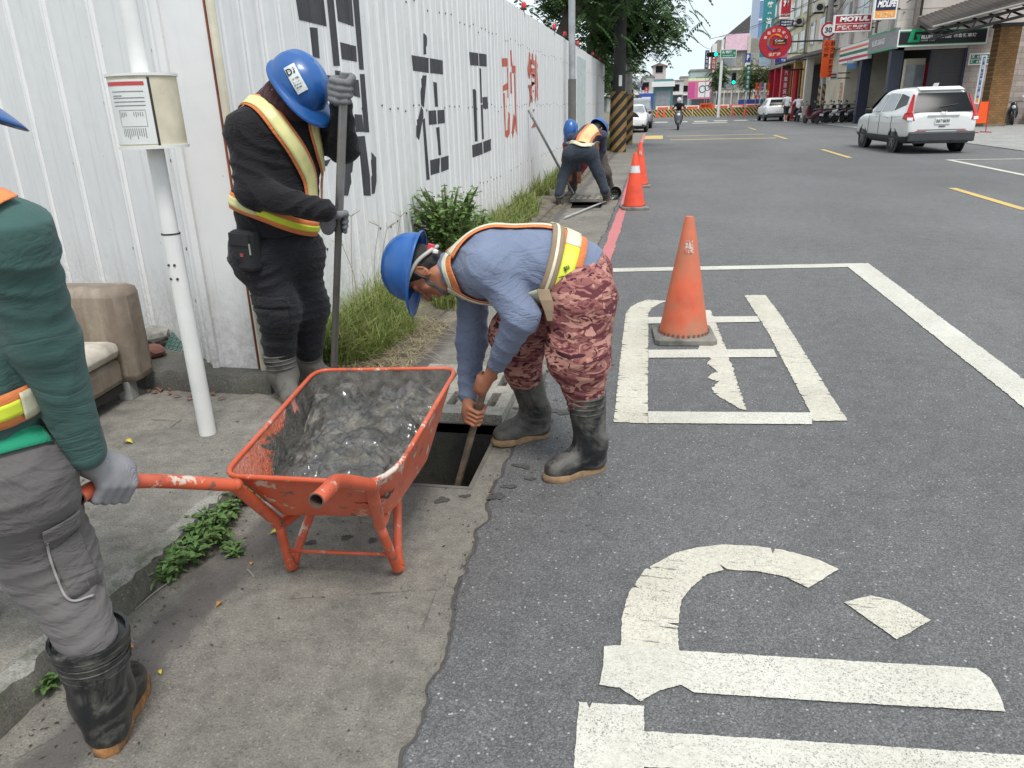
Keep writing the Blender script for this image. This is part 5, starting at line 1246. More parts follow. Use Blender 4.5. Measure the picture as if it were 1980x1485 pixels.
# rubble at the foot of the hoarding
rr = np.random.RandomState(9)
def rock(name, p, r, mat, label, cat, seed, group=None, flat=.6):
    g = np.random.RandomState(seed); bm = bmesh.new(); bmesh.ops.create_icosphere(bm, subdivisions=2, radius=r)
    for v_ in bm.verts:
        q = v_.co / r * 1.7 + Vector(g.uniform(-9, 9, 3) * 0 + seed); k = 1 + .35 * mno.noise(q) + .12 * mno.noise(q * 3); v_.co *= k; v_.co.z *= flat
    me = bpy.data.meshes.new(name); bm.to_mesh(me); bm.free(); o = link(name, me, mat); o.location = p; o.rotation_euler = (0, 0, g.uniform(0, 6)); return tag(o, label, cat, group)
BRK = M('red_brick_rubble', (.17, .075, .06), .9, var=.4, scale=14, bump=.6, bscale=40); STN = M('stone_rubble', (.24, .23, .21), .9, var=.4, scale=10, bump=.6, bscale=40)
p = G(298, 690, .2); rock('rubble_stone', (p[0], p[1], .235), .07, BRK, 'reddish brick chunk on the footing beside the sofa', 'stone', 3); p = G(290, 662, .24); rock('rubble_stone', (p[0], p[1] + .05, .27), .09, STN, 'grey rubble lump on the footing behind the brick chunk', 'stone', 5)
p = G(335, 678, .2); tl = empty('mosaic_sheet', (p[0], p[1], .2), 0, 'broken green mosaic tile sheet leaning on the footing', 'tile')
TG = M('mosaic_green', (.05, .12, .1), .35, var=.4, scale=30); ax_ = (unit([.95, -.3, 0]), unit([.2, .6, .75]), unit(np.cross([.95, -.3, 0], [.2, .6, .75])))
MB().box(ax_[1] * .06, (.15, .13, .008), axes=ax_).build('backing', STN, tl); tmesh = MB().box((0, 0, 0), (.03, .02, .006), axes=ax_).mesh('tile'); tmesh.materials.append(TG)
for i in range(4):
    for j in range(5):
        o = link('tile', tmesh, None, tl); o.location = Vector(ax_[0] * (-.055 + i * .036) + ax_[1] * (.012 + j * .025) - ax_[2] * -.006)
# ================================================================ vegetation
def leaf_mat(name, a, b, c=None):
    t = NT(name); n = t.noise(7, 4); st = [(.28, a), (.55, b), (.78, c or b)]
    col = t.ramp(n, st); col = t.mix(1, col, t.ramp(t.noise(60, 2), [(.3, .7), (.7, 1.3)]), 'MULTIPLY')
    t.b.inputs['Subsurface Weight'].default_value = 0.0
    tr = t.n('BsdfTranslucent'); t.l(col, tr.inputs[0]); ms = t.n('MixShader'); ms.inputs[0].default_value = .28
    m = t.done(col, .5, spec=.35); t.l(t.b.outputs[0], ms.inputs[1]); t.l(tr.outputs[0], ms.inputs[2]); t.l(ms.outputs[0], t.o.inputs[0]); return m
GRASS = leaf_mat('weed_grass', (.11, .165, .035), (.24, .28, .08), (.46, .41, .2)); STRAW = leaf_mat('dry_straw', (.3, .24, .14), (.42, .35, .22))
SHRUB = leaf_mat('shrub_leaf', (.075, .15, .035), (.18, .29, .08)); WEED = leaf_mat('kerb_weed_leaf', (.07, .15, .04), (.15, .26, .08)); TREEL = leaf_mat('tree_leaf', (.028, .07, .022), (.065, .125, .04), (.13, .19, .06)); BAMB = leaf_mat('pale_tree_leaf', (.07, .10, .025), (.15, .18, .05))
YLEAF = M('yellow_leaf', (.62, .5, .05), .6, var=.25, scale=30); OLEAF = M('orange_leaf', (.55, .24, .05), .6, var=.3, scale=30); BLEAF = M('brown_leaf', (.23, .1, .06), .8, var=.4, scale=30)
BARK = M('dark_bark', (.045, .038, .03), .9, var=.4, scale=9, bump=.7, bscale=30)
def blades(n, fn, seed):
    g = np.random.RandomState(seed); V = []; F = []; k = 0
    while k < n:
        r = fn(g)
        if r is None: continue
        x, y, z, h, lean, w = r; a = g.uniform(0, 6.283); d = np.array([math.cos(a), math.sin(a)]); s = np.array([-d[1], d[0]]) * w / 2; o = len(V)
        for q, (t_, ww) in enumerate(((0, 1), (.4, .85), (.75, .5), (1, 0))):
            px = x + d[0] * lean * h * t_ ** 2; py = y + d[1] * lean * h * t_ ** 2; pz = z + h * t_ * (1 - .35 * lean * t_)
            if ww: V += [(px - s[0] * ww, py - s[1] * ww, pz), (px + s[0] * ww, py + s[1] * ww, pz)]
            else: V.append((px, py, pz))
        F += [(o, o + 1, o + 3, o + 2), (o + 2, o + 3, o + 5, o + 4), (o + 4, o + 5, o + 6)]; k += 1
    mb = MB(); mb.v = V; mb.f = F; return mb
def vz(x): return max(0, .17 * (1 - (x + 2.3) / 1.0) ** 1.1) if x < -1.32 else 0
def gfn(y0, y1, xr, hmax, w):
    def f(g):
        y = g.uniform(y0, y1); t_ = g.beta(1.1, 1.7); lim = xr(y); x = -2.03 + t_ * (lim + 2.03)
        if mno.noise(Vector((x * 2.5, y * 1.3, 4))) < -.18 + .35 * t_: return None
        h = hmax * g.uniform(.25, 1) ** 1.3 * (1 - .65 * t_) + .03
        return x, y, vz(x) - .01, h, g.uniform(.2, 1.3), w * g.uniform(.7, 1.3)
    return f
xr1 = lambda y: float(np.interp(y, [3.85, 4.3, 4.8, 5.5, 6.5, 8, 9, 12], [-1.78, -1.5, -1.36, -1.36, -1.45, -1.45, -1.5, -1.65]))
tag(blades(9500, gfn(3.9, 8.8, xr1, .44, .007), 1).build('weed_grass', GRASS, fix=False), 'tangled green weeds and grass along the foot of the hoarding', 'grass', kind='stuff')
xr2 = lambda y: float(np.interp(y, [8.5, 11, 12, 15, 18, 24, 30, 40], [-1.45, -1.6, -1.7, -1.62, -1.5, -1.6, -1.3, -1.2]))
tag(blades(6000, gfn(8.6, 34, xr2, .42, .014), 2).build('weed_grass', GRASS, fix=False), 'far strip of yellow green grass running along the hoarding', 'grass', kind='stuff')
def sfn(g):
    y = g.uniform(3.7, 5.1); x = g.uniform(-2.0, -1.45)
    return x, y, vz(x) + .003, g.uniform(.03, .10), g.uniform(2, 4), .005
tag(blades(1300, sfn, 3).build('dry_straw', STRAW, fix=False), 'pale dry straw litter on the earth behind the wheelbarrow', 'straw', kind='stuff')
def leaf_geo(mb, p, d, n, L, w, fold=.25):
    d = unit(d); n = unit(n - d * (n @ d)); s = np.cross(d, n); o = len(mb.v)
    mb.v += [tuple(p), tuple(p + d * L * .35 + s * w / 2 + n * w * fold), tuple(p + d * L * .4), tuple(p + d * L * .35 - s * w / 2 + n * w * fold), tuple(p + d * L * .8 + s * w * .28 + n * w * fold * .5 - n * L * .05), tuple(p + d * L * .8 - s * w * .28 + n * w * fold * .5 - n * L * .05), tuple(p + d * L - n * L * .12)]
    mb.f += [(o, o + 2, o + 1), (o, o + 3, o + 2), (o + 1, o + 2, o + 4), (o + 2, o + 3, o + 5), (o + 2, o + 6, o + 4), (o + 2, o + 5, o + 6)]
def plant(name, loc, label, cat, nst, h, spread, L, w, seed, mat, group=None, per=9):
    g = np.random.RandomState(seed); r = empty(name, loc, 0, label, cat, group); st = MB(); lf = MB()
    for i in range(nst):
        a = g.uniform(0, 6.28); e = np.array([math.cos(a) * spread * g.uniform(.3, 1), math.sin(a) * spread * g.uniform(.3, 1), h * g.uniform(.45, 1)]); mid = e * .5 + np.array([0, 0, h * .18]); b0 = np.array([math.cos(a), math.sin(a), 0]) * spread * .1
        P = smooth_path([b0, mid, e], 4); st.tube(P, [.004 * h / .3 + .0015] * (len(P) - 1) + [.001], 5)
        for k in range(per):
            t_ = g.uniform(.2, 1); q = P[min(len(P) - 1, int(t_ * (len(P) - 1)))]; aa = g.uniform(0, 6.28); d = np.array([math.cos(aa), math.sin(aa), g.uniform(-.3, .5)]); leaf_geo(lf, q + g.normal(0, .012, 3) * (h / .3), d, np.array([0, 0, 1.]) + g.normal(0, .35, 3), L * g.uniform(.6, 1.2), w * g.uniform(.7, 1.2))
    st.build('stem', M('green_stem', (.1, .12, .05), .7), r, fix=False); lf.build('foliage', mat, r, fix=False); return r
plant('shrub', (-1.78, 6.35, .08), 'dense dark green leafy shrub growing against the hoarding', 'shrub', 62, .8, .42, .07, .034, 4, SHRUB, per=26)
plant('shrub', (-1.72, 7.2, .06), 'lower sprawling green shrub behind the leafy one', 'shrub', 30, .5, .42, .07, .034, 14, SHRUB, per=26)
# tall dry stalks with seed heads by the hoarding
for i, (u, v_) in enumerate(((700, 600), (716, 590), (690, 640), (735, 570), (672, 630))):
    p = G(u, v_, .12); x = max(-2.0, p[0]); g = np.random.RandomState(i); r = empty('dry_stalk', (x, p[1], vz(x)), 0, 'thin dry grass stalk with seed head against the white hoarding', 'weed', 'dry stalks along the hoarding')
    Hh = g.uniform(.45, .75); P = smooth_path([(0, 0, 0), (.02, .01, Hh * .6), (g.uniform(-.05, .12), .02, Hh)], 5); MB().tube(P, .0022, 5).build('stem', STRAW, r, fix=False)
    sd_ = MB()
    for k in range(4): a = g.uniform(0, 6.28); sd_.tube([P[-1], np.array(P[-1]) + [.07 * math.cos(a), .07 * math.sin(a), .04]], [.0025, .0015], 4)
    sd_.build('seed_head', STRAW, r, fix=False)
# weeds rooted in the kerb joint
kw = [(440, 1000, .10, 12), (415, 1030, .13, 16), (390, 1050, .14, 16), (430, 1055, .09, 10), (355, 1075, .12, 14), (320, 1108, .12, 12), (300, 1122, .08, 8), (470, 975, .10, 8), (455, 1075, .05, 6), (108, 1330, .06, 5), (375, 1085, .1, 10)]
for i, (u, v_, h, n_) in enumerate(kw):
    p = G(u, v_); x = max(p[0], -1.605) if i != 8 else p[0]
    plant('kerb_weed', (x, p[1], 0), 'small bright green leafy weed sprouting along the kerb joint' if i != 9 else 'lone small weed sprig by the boot at the kerb', 'weed', n_, h * .9, h * .8, .04, .019, 30 + i, WEED, 'weeds along the kerb joint' if i != 9 else None, per=7)
# fallen leaves
def fallen(u, v_, L, mat, label, seed, z=.1, rz=None):
    p = G(u, v_, z); g = np.random.RandomState(seed); mb = MB(); rows = 7
    for i in range(rows + 1):
        t_ = i / rows; w_ = L * .22 * math.sin(math.pi * min(1, t_ * 1.05)) ** .8 + .0008
        for j in (-1, 0, 1): mb.v.append(((t_ - .5) * L, j * w_, .004 + (.35 * w_ if j else 0) + .012 * math.sin(t_ * 3) * L / .05))
    mb.f = [(i * 3 + j, (i + 1) * 3 + j, (i + 1) * 3 + j + 1, i * 3 + j + 1) for i in range(rows) for j in (0, 1)]
    mb.tube([(-.5 * L, 0, .004), (-.68 * L, .04 * L, .003)], .0009, 4)
    o = mb.build('fallen_leaf', mat, smooth=180, fix=False); o.location = (p[0], p[1], z + .001); o.rotation_euler = (g.uniform(-.1, .1), g.uniform(-.1, .1), g.uniform(0, 6.28) if rz is None else rz); sd = o.modifiers.new('solid', 'SOLIDIFY'); sd.thickness = .0006
    tag(o, label, 'leaf')
fallen(248, 858, .055, YLEAF, 'bright yellow fallen leaf on the walkway near the white pole', 1, .1, -.1); fallen(97, 872, .04, YLEAF, 'yellow fallen leaf on the walkway before the sofa', 2)
fallen(167, 1028, .032, YLEAF, 'yellow leaf lying by the grey trouser knee on the walkway', 3); fallen(535, 1033, .05, YLEAF, 'yellow leaf under the wheelbarrow tray beside its leg', 4, 0, .3); fallen(425, 1171, .03, OLEAF, 'orange leaf on the gutter pavement before the kerb', 5, 0)
fallen(487, 1092, .022, OLEAF, 'tiny orange leaf by a grey twig on the gutter', 6, 0); fallen(254, 1252, .022, OLEAF, 'orange leaf scrap against the kerb beside the boot', 7, 0); fallen(311, 1302, .02, YLEAF, 'small greenish yellow leaf on the gutter near the boot', 8, 0)
for i in range(14):
    g = np.random.RandomState(60 + i); u = g.uniform(282, 440); fallen(u, 762 + g.uniform(-4, 10) + (-6 if u < 330 else 4), g.uniform(.03, .05), BLEAF, 'curled brown dead leaf among the litter under the footing', 60 + i)
    bpy.context.scene.objects[-1]['group'] = 'dead leaves along the footing' if False else 'dead leaves along the footing'
for o in [o for o in COL.objects if o.name.startswith('fallen_leaf') and 'curled' in o.get('label', '')]: o['group'] = 'dead leaves along the footing'
TWIG = M('grey_twig', (.28, .25, .21), .85)
for i, (a, b, z, lab) in enumerate((((292, 812), (345, 815), .1, 'long thin dry twig on the walkway below the sofa'), ((330, 826), (352, 812), .1, 'short pale twig on the walkway by the white pole'), ((478, 1103), (492, 1118), 0, 'short grey stick on the gutter before the barrow'), ((262, 1180), (330, 1125), 0, 'thin dark twig lying along the kerb joint'))):
    p, q = G(*a, z), G(*b, z); m_ = (p + q) / 2 + [0, 0, .008]; tag(MB().tube(smooth_path([p + [0, 0, .003], m_, q + [0, 0, .003]], 4), .0035 if i == 2 else .002, 6).build('twig', TWIG), lab, 'twig')

# ================================================================ trees
def tree(name, base, label, H, trunk_pts, r0, crown, seed, leafmat, ntw, group=None, twigL=.55, droop=.5):
    g = np.random.RandomState(seed); root = empty(name, base, 0, label, 'tree', group); tk = MB()
    P = smooth_path(trunk_pts, 5); tk.tube(P, list(np.linspace(r0, r0 * .45, len(P))), 10); ends = []
    for i in range(13):
        b = P[int(len(P) * g.uniform(.5, .98))]; (cx, cy, cz), (rx, ry, rz) = crown
        e = np.array([cx, cy, cz]) + unit(g.normal(0, 1, 3)) * np.array([rx, ry, rz]) * g.uniform(.5, .9); m_ = (b + e) / 2 + [0, 0, .25]; Q = smooth_path([b, m_, e], 4); tk.tube(Q, list(np.linspace(r0 * .35, .015, len(Q))), 6); ends.append(Q)
    tk.build('trunk', BARK, root, smooth=180, fix=False); lf = MB(); tw = MB()
    for i in range(ntw):
        Q = ends[g.randint(len(ends))]; q = Q[g.randint(len(Q) // 3, len(Q))] + g.normal(0, 1, 3) * np.array(crown[1]) * .17
        if g.rand() < .3: q = np.array(crown[0]) + unit(g.normal(0, 1, 3)) * np.array(crown[1]) * g.uniform(.55, 1.0)
        a = g.uniform(0, 6.28); d = unit([math.cos(a), math.sin(a), g.uniform(-.6, .35)]); L = twigL * g.uniform(.6, 1.3); s = unit(np.cross(d, [0, 0, 1])); n = np.cross(s, d)
        for k in range(9):
            t_ = (k + .5) / 9; c = q + d * L * t_ - np.array([0, 0, droop * L * t_ * t_])
            for sg in (-1, 1): leaf_geo(lf, c, s * sg + d * .35 - np.array([0, 0, .35]), n + g.normal(0, .3, 3), L * .36 * (1 - .4 * t_), L * .12, .12)
    lf.build('crown', leafmat, root, fix=False); return root
tree('street_tree', (-3.3, 23.5, 0), 'broad dark tree with leaning trunk rising behind the hoarding', 7, [(0, 0, 0), (.05, .1, 2.2), (.5, .3, 3.6), (1.1, .6, 4.8), (1.7, .9, 5.8)], .3, ((1.0, 1.2, 5.2), (2.3, 2.4, 1.9)), 1, TREEL, 760)
tree('street_tree', (-2.6, 27.5, 0), 'dark drooping tree overhanging the striped utility pole', 7, [(0, 0, 0), (.1, 0, 2.4), (.3, .1, 3.8), (.8, .2, 5.0)], .2, ((1.6, .4, 4.4), (2.1, 2.1, 1.95)), 2, TREEL, 900)
for i, (x, y, h, lab) in enumerate(((-3.2, 36, 3.9, 'smaller green tree behind the end of the hoarding'), (-2.9, 47, 4.2, 'green roadside tree above the parked cars'), (-3.4, 60, 4.6, 'far roadside tree beside the round traffic mirror'))):
    tree('street_tree', (x, y, 0), lab, h, [(0, 0, 0), (.05, 0, 1.4), (.1, .1, 2.4), (.2, .1, h * .8)], .13, ((.25, 0, h * .78), (1.7, 1.6, h * .36)), 20 + i, TREEL, 260, twigL=.6)
for i, (u, Y, lab) in enumerate(((1447, 92, 'pale yellowish tree before the grey building'), (1385, 96, 'thin dark tree by the traffic signal post'), (1475, 96, 'light green tree beside the round red sign'))):
    p = AY(u, 215, Y); tree('street_tree', (p[0], Y, 0), lab, 5, [(0, 0, 0), (0, 0, 1.6), (.1, 0, 3), (.1, .1, 4)], .1, ((.1, 0, (4.0, 4.4, 4.0)[i]), ((1.9, 1.1, 1.7)[i], 1.4, 1.9)), 40 + i, BAMB if i != 1 else TREEL, 170, twigL=.8)
# ================================================================ vehicles
GLASS = M('car_glass', (.012, .014, .016), .15, var=.1, spec=.1); GLASSL = M('car_glass_pale', (.25, .27, .29), .08, var=.2, scale=2)
WPAINT = M('white_car_paint', (.74, .74, .73), .25, var=.03, coat=.5); CLAD = M('car_cladding', (.045, .046, .05), .55); TYRE = M('tyre', (.018, .018, .018), .85); RIMM = M('alloy_rim', (.18, .18, .18), .4, .6); CHROME = M('chrome', (.75, .75, .75), .15, .95); REDL = M('tail_lens', (.45, .015, .02), .2); LAMPW = M('lamp_lens', (.7, .72, .74), .15); PLATE = M('plate_white', (.75, .76, .76), .4)
def interp_st(st, n):
    st = np.array(st, float); x = np.linspace(0, len(st) - 1, n); 
    P = smooth_path([tuple(r) for r in st], max(1, n // (len(st) - 1))); return [np.array(p) for p in P]
def car(name, label, loc, rz, st, paint, wheels, wr=.34, ww=.21, cladz=.5, side=(), rear=None, front=None, extras=None, group=None, glass=None, rim=None, soft=False):
    root = empty(name, loc, rz, label, 'car', group); S = interp_st(st, 70)
    def ring(s):
        x, w, zb, be, tp, wr_ = s; mid = zb + (be - zb) * .55
        half = [(0, zb), (w * .84, zb), (w * .96, zb + .10), (w, mid), (w * .992, be - .06), (w * .965, be), (wr_ + .03, tp - .10 if tp - .1 > be else (be + tp) / 2), (wr_ * .93, tp - .03), (wr_ * .6, tp), (0, tp + .008)]
        return [(x, y, z) for y, z in half] + [(x, -y, z) for y, z in half[-2:0:-1]]
    bo_ = MB().loft([ring(s) for s in S]).build('body', paint, root, smooth=38)
    if soft: mo = bo_.modifiers.new('sub', 'SUBSURF'); mo.levels = mo.render_levels = 2; bo_.data.shade_smooth(); bo_.data.set_sharp_from_angle(angle=R_(179))
    def cring(s):
        x, w, zb, be, tp, wr_ = s; zc = min(cladz, be - .05); w = w * 1.012
        half = [(0, zb - .015), (w * .84, zb - .015), (w * .97, zb + .09), (w, zc)]
        return [(x, y, z) for y, z in half] + [(x, -y, z) for y, z in half[:0:-1]]
    MB().loft([cring(s) for s in S]).build('cladding', CLAD, root, smooth=38)
    xs = np.array([s[0] for s in S]); 
    def side_y(x, z):
        s = [np.interp(x, xs, [q[i] for q in S]) for i in range(6)]; _, w, zb, be, tp, wr_ = s
        return float(np.interp(z, [zb + .1, zb + (be - zb) * .55, be - .06, be, max(tp - .1, be + .01), max(tp - .03, be + .02)], [w * .96, w, w * .992, w * .965, wr_ + .03, wr_ * .93]))
    for nm, poly, mat, off in side:
        for sg in (-1, 1):
            o = MB().poly([(x, sg * (side_y(x, z) + off), z) for x, z in poly]).build(nm, mat, root)
            sd = o.modifiers.new('s', 'SOLIDIFY'); sd.thickness = .008; sd.offset = 0
    tops = np.array([s[4] for s in S]); im = int(np.argmax(tops))
    def end_x(z, back): return float(np.interp(z, tops[:im + 1], xs[:im + 1])) if back else float(np.interp(-z, -tops[im:], xs[im:]))
    for back, spec in ((True, rear), (False, front)):
        if not spec: continue
        z0, z1, w0, w1, mat, nm = spec; mb = MB(); n = 6; m = 10
        for i in range(n + 1):
            z = z0 + (z1 - z0) * i / n; w = w0 + (w1 - w0) * i / n
            for j in range(m + 1):
                y = w * (2 * j / m - 1); x = end_x(z, back) + (-1 if back else 1) * (.022 - .022 * (y / w0) ** 2)
                mb.v.append((x, y, z))
        mb.f = [(i * (m + 1) + j, i * (m + 1) + j + 1, (i + 1) * (m + 1) + j + 1, (i + 1) * (m + 1) + j) for i in range(n) for j in range(m)]
        mb.build(nm, mat, root, smooth=180)
    for x in wheels:
        for sg in (-1, 1):
            W_ = side_y(x, .5)
            MB().lathe([(wr + .06, -.03), (wr + .055, .006), (wr + .02, .008), (wr + .02, -.03)], (x, sg * (W_ - .004), wr), 28, (0, sg, 0), cap=False).build('wheel_arch', CLAD, root, smooth=40)
            MB().lathe([(wr + .03, 0), (.02, .001)], (x, sg * (W_ + .002), wr), 24, (0, sg, 0)).build('arch_gap', BLACKP, root)
            t_ = MB().lathe([(wr * .66, 0), (wr * .95, 0), (wr, .03), (wr, ww - .03), (wr * .95, ww), (wr * .66, ww - .01)], (x, sg * (W_ - ww + .012), wr), 28, (0, sg, 0)).build('wheel', TYRE, root, smooth=40)
            rm = MB().lathe([(wr * .66, 0), (wr * .64, -.03), (.03, -.025)], (x, sg * (W_ + .004), wr), 24, (0, sg, 0), cap=False); 
            rm.build('rim_dish', BLACKP, t_, smooth=40); sp_ = MB()
            for k in range(5):
                a = 2 * math.pi * k / 5 + .3; d = np.array([math.cos(a), 0, math.sin(a)]); sp_.box(np.array([x, sg * (W_ + .004), wr]) + d * wr * .34, (wr * .62, .02, .06), axes=(d, np.array([0, 1., 0]), np.cross(d, [0, 1., 0])))
            sp_.build('spokes', rim or RIMM, t_)
    if extras: extras(root, side_y, end_x)
    return root
SUV = [(-2.28, .74, .46, .80, .96, .66), (-2.24, .84, .38, .93, 1.05, .70), (-2.10, .89, .32, 1.0, 1.28, .67), (-1.90, .905, .29, 1.02, 1.56, .62), (-1.72, .91, .26, 1.02, 1.64, .60), (-1.2, .91, .25, 1.0, 1.685, .60), (-.3, .91, .25, .98, 1.685, .62), (.45, .91, .25, .97, 1.62, .61), (.95, .91, .25, .97, 1.36, .64), (1.35, .905, .25, .97, 1.08, .72), (1.65, .90, .26, .92, 1.02, .76), (2.0, .87, .28, .84, .93, .72), (2.2, .8, .32, .72, .8, .66), (2.28, .68, .4, .6, .66, .55)]
def suv_extra(root, sy, ex):
    for sg in (-1, 1):
        mb = MB(); pts = [(-2.26, .60, .86), (-2.275, .84, .84), (-2.05, .915, .88), (-2.13, .86, 1.02), (-2.03, .70, 1.5), (-2.09, .64, 1.5), (-2.20, .72, 1.03), (-2.25, .62, .99)]
        lo = [(-2.265, sg * .69, .85), (-2.20, sg * .885, .86), (-1.98, sg * .925, .90), (-2.03, sg * .90, 1.03), (-2.10, sg * .865, 1.06), (-2.20, sg * .75, 1.05)]
        MB().prism(lo, (-.03, sg * .012, 0)).build('tail_light', REDL, root, bevel=.008)
        MB().prism([(-2.20, sg * .74, 1.03), (-2.10, sg * .87, 1.04), (-1.86, sg * .69, 1.50), (-1.93, sg * .655, 1.50)], (-.04, sg * .02, 0)).build('tail_light', REDL, root, bevel=.008)
        MB().prism([(-2.262, sg * .74, .855), (-2.215, sg * .87, .86), (-2.20, sg * .87, .93), (-2.25, sg * .74, .93)], (-.036, sg * .014, 0)).build('lamp_clear', LAMPW, root)
        m_ = MB().box((.62, sg * 1.0, 1.08), (.12, .2, .16)).build('door_mirror', BLACKP if sg > 0 else WPAINT, root, bevel=.04)
        for x in (-.75, .2): MB().box((x, sg * (sy(x, .93) + .012), .93), (.2, .025, .03)).build('door_handle', WPAINT, root, bevel=.008)
        MB().box((-2.275, sg * .52, .56), (.03, .26, .05)).build('reflector', REDL, root)
        for x in (-.1, .83, -1.12): MB().box((x, sg * (sy(x, .7) + .001), .72), (.008, .008, .5)).build('door_gap', BLACKP, root)
    MB().box((-2.33, 0, .44), (.10, 1.66, .26)).box((-2.30, 0, .32), (.12, 1.4, .1)).build('rear_bumper', CLAD, root, bevel=.04)
    MB().box((-2.292, 0, .965), (.02, .78, .03)).build('chrome_bar', CHROME, root); 
    MB().prism([(-1.93, -.55, 1.585), (-1.62, -.54, 1.665), (-1.62, .54, 1.665), (-1.93, .55, 1.585)], (-.05, 0, .022)).build('roof_spoiler', WPAINT, root, bevel=.012)
    MB().prism([(-1.55, -.02, 1.69), (-1.25, -.012, 1.69), (-1.25, .012, 1.69), (-1.55, .02, 1.69)], (-.08, 0, .085)).build('roof_fin', WPAINT, root, bevel=.01)
    pl = MB().box((-2.297, 0, .83), (.012, .38, .16)).build('number_plate', PLATE, root, bevel=.004)
    text('plate_number', 'BBT·8690', INK, pl, (-2.3045, .165, .785), (0, -1, 0), (0, 0, 1), .33, .085, .03)
    em = MB().tube([(-2.29, .07, 1.08), (-2.29, .045, 1.01)], .008, 6).tube([(-2.29, -.07, 1.08), (-2.29, -.045, 1.01)], .008, 6).tube([(-2.29, -.055, 1.045), (-2.29, .055, 1.045)], .008, 6); em.build('emblem', CHROME, root)
    MB().tube([(-2.22, .1, 1.18), (-2.16, -.35, 1.24)], .01, 6).build('rear_wiper', BLACKP, root); MB().box((-2.287, 0, .70), (.02, .16, .02)).build('hatch_handle', BLACKP, root)
    MB().box((-2.286, 0, .615), (.012, 1.2, .012)).build('hatch_gap', BLACKP, root)
suv_side = [('window', [(.75, 1.03), (.02, 1.06), (.02, 1.52), (.3, 1.50), (.55, 1.36)], GLASSL, .006), ('window', [(-.08, 1.06), (-.95, 1.09), (-.9, 1.53), (-.08, 1.55)], GLASSL, .006), ('window', [(-1.05, 1.1), (-1.75, 1.25), (-1.6, 1.45), (-1.02, 1.53)], GLASS, .006)]
p = (G(1735, 299) + G(1872, 296)) / 2
a_ = math.radians(90 + 3.5)
car('suv', 'white suv driving off past the green fronted garage', (p[0] - .05 + 2.2 * math.cos(a_) * 0 , 22.75 + 2.2, .007), a_, SUV, WPAINT, (-1.33, 1.33), .345, .22, .44, suv_side, (1.06, 1.53, .73, .60, GLASS, 'rear_window'), (1.08, 1.58, .78, .6, GLASS, 'windscreen'), suv_extra, soft=True)
HATCH = [(-2.1, .76, .42, .82, .95, .7), (-2.05, .84, .34, .92, 1.04, .68), (-1.9, .88, .3, .98, 1.28, .64), (-1.65, .89, .27, .98, 1.5, .61), (-1.2, .89, .25, .97, 1.56, .6), (-.2, .89, .25, .94, 1.57, .6), (.5, .89, .25, .93, 1.48, .6), (1.0, .89, .25, .93, 1.2, .65), (1.3, .885, .25, .92, 1.02, .72), (1.7, .87, .26, .85, .95, .72), (2.05, .8, .3, .7, .8, .66), (2.15, .68, .38, .58, .64, .55)]
def hatch_extra(root, sy, ex):
    for sg in (-1, 1):
        MB().prism([(-2.08, sg * .45, .92), (-2.0, sg * .85, .9), (-1.75, sg * .9, .99), (-2.04, sg * .45, .98)], (-.03, sg * .015, 0)).build('tail_light', REDL, root); MB().box((.6, sg * .97, 1.02), (.1, .18, .13)).build('door_mirror', BLACKP, root, bevel=.03)
    MB().box((-2.12, 0, .42), (.08, 1.5, .24)).build('rear_bumper', CLAD, root, bevel=.04); pl = MB().box((-2.115, 0, .74), (.012, .38, .15)).build('number_plate', PLATE, root)
hs_ = [('window', [(.8, 1.0), (.0, 1.02), (.0, 1.42), (.4, 1.38)], GLASS, .006), ('window', [(-.08, 1.02), (-1.3, 1.08), (-1.1, 1.42), (-.08, 1.45)], GLASS, .006)]
car('hatchback', 'white hatchback stopped at the kerb by the two pedestrians', (8.0, 60.5, .007), R_(92), HATCH, WPAINT, (-1.25, 1.3), .33, .21, .45, hs_, (1.05, 1.45, .68, .54, GLASS, 'rear_window'), (1.05, 1.5, .74, .58, GLASS, 'windscreen'), hatch_extra)
MINI = [(-1.85, .72, .34, .78, .9, .64), (-1.78, .82, .28, .9, 1.08, .62), (-1.65, .84, .24, .93, 1.3, .6), (-1.3, .84, .22, .93, 1.39, .59), (-.4, .84, .2, .92, 1.41, .59), (.3, .84, .2, .92, 1.36, .59), (.72, .84, .2, .92, 1.05, .64), (.86, .84, .2, .90, .98, .7), (1.3, .83, .22, .84, .93, .72), (1.65, .8, .24, .76, .86, .68), (1.82, .7, .28, .62, .72, .58), (1.86, .6, .34, .55, .62, .5)]
def mini_extra(root, sy, ex):
    for sg in (-1, 1):
        h_ = MB().lathe([(.135, -.06), (.13, .0), (.1, .02), (.01, .03)], (1.66, sg * .58, .74), 20, (.9, sg * .25, .25)).build('headlight', LAMPW, root, smooth=50); MB().lathe([(.145, -.05), (.145, .004), (.125, .004)], (1.66, sg * .58, .74), 20, (.9, sg * .25, .25), cap=False).build('headlight_ring', CHROME, h_, smooth=50)
        MB().lathe([(.07, 0), (.07, .03), (.01, .035)], (1.80, sg * .55, .42), 14, (1, sg * .15, 0)).build('fog_lamp', BLACKP, root); MB().box((.45, sg * .93, .98), (.1, .18, .14)).build('door_mirror', BLACKP, root, bevel=.04)
    MB().lathe([(.001, 0), (.42, .005), (.44, 0)], (1.80, 0, .60), 24, (1, 0, .12), cap=False).build('grille', BLACKP, root).scale = (1, 1, 1)
    MB().tube([(1.83, .44 * math.cos(a), .6 + .12 * math.sin(a)) for a in np.linspace(0, 6.283, 25)], .015, 6, cap=False).build('grille_ring', CHROME, root); MB().box((1.88, 0, .42), (.02, .4, .1)).build('number_plate', PLATE, root)
    MB().box((1.85, 0, .3), (.06, 1.2, .1)).build('lower_intake', BLACKP, root, bevel=.02)
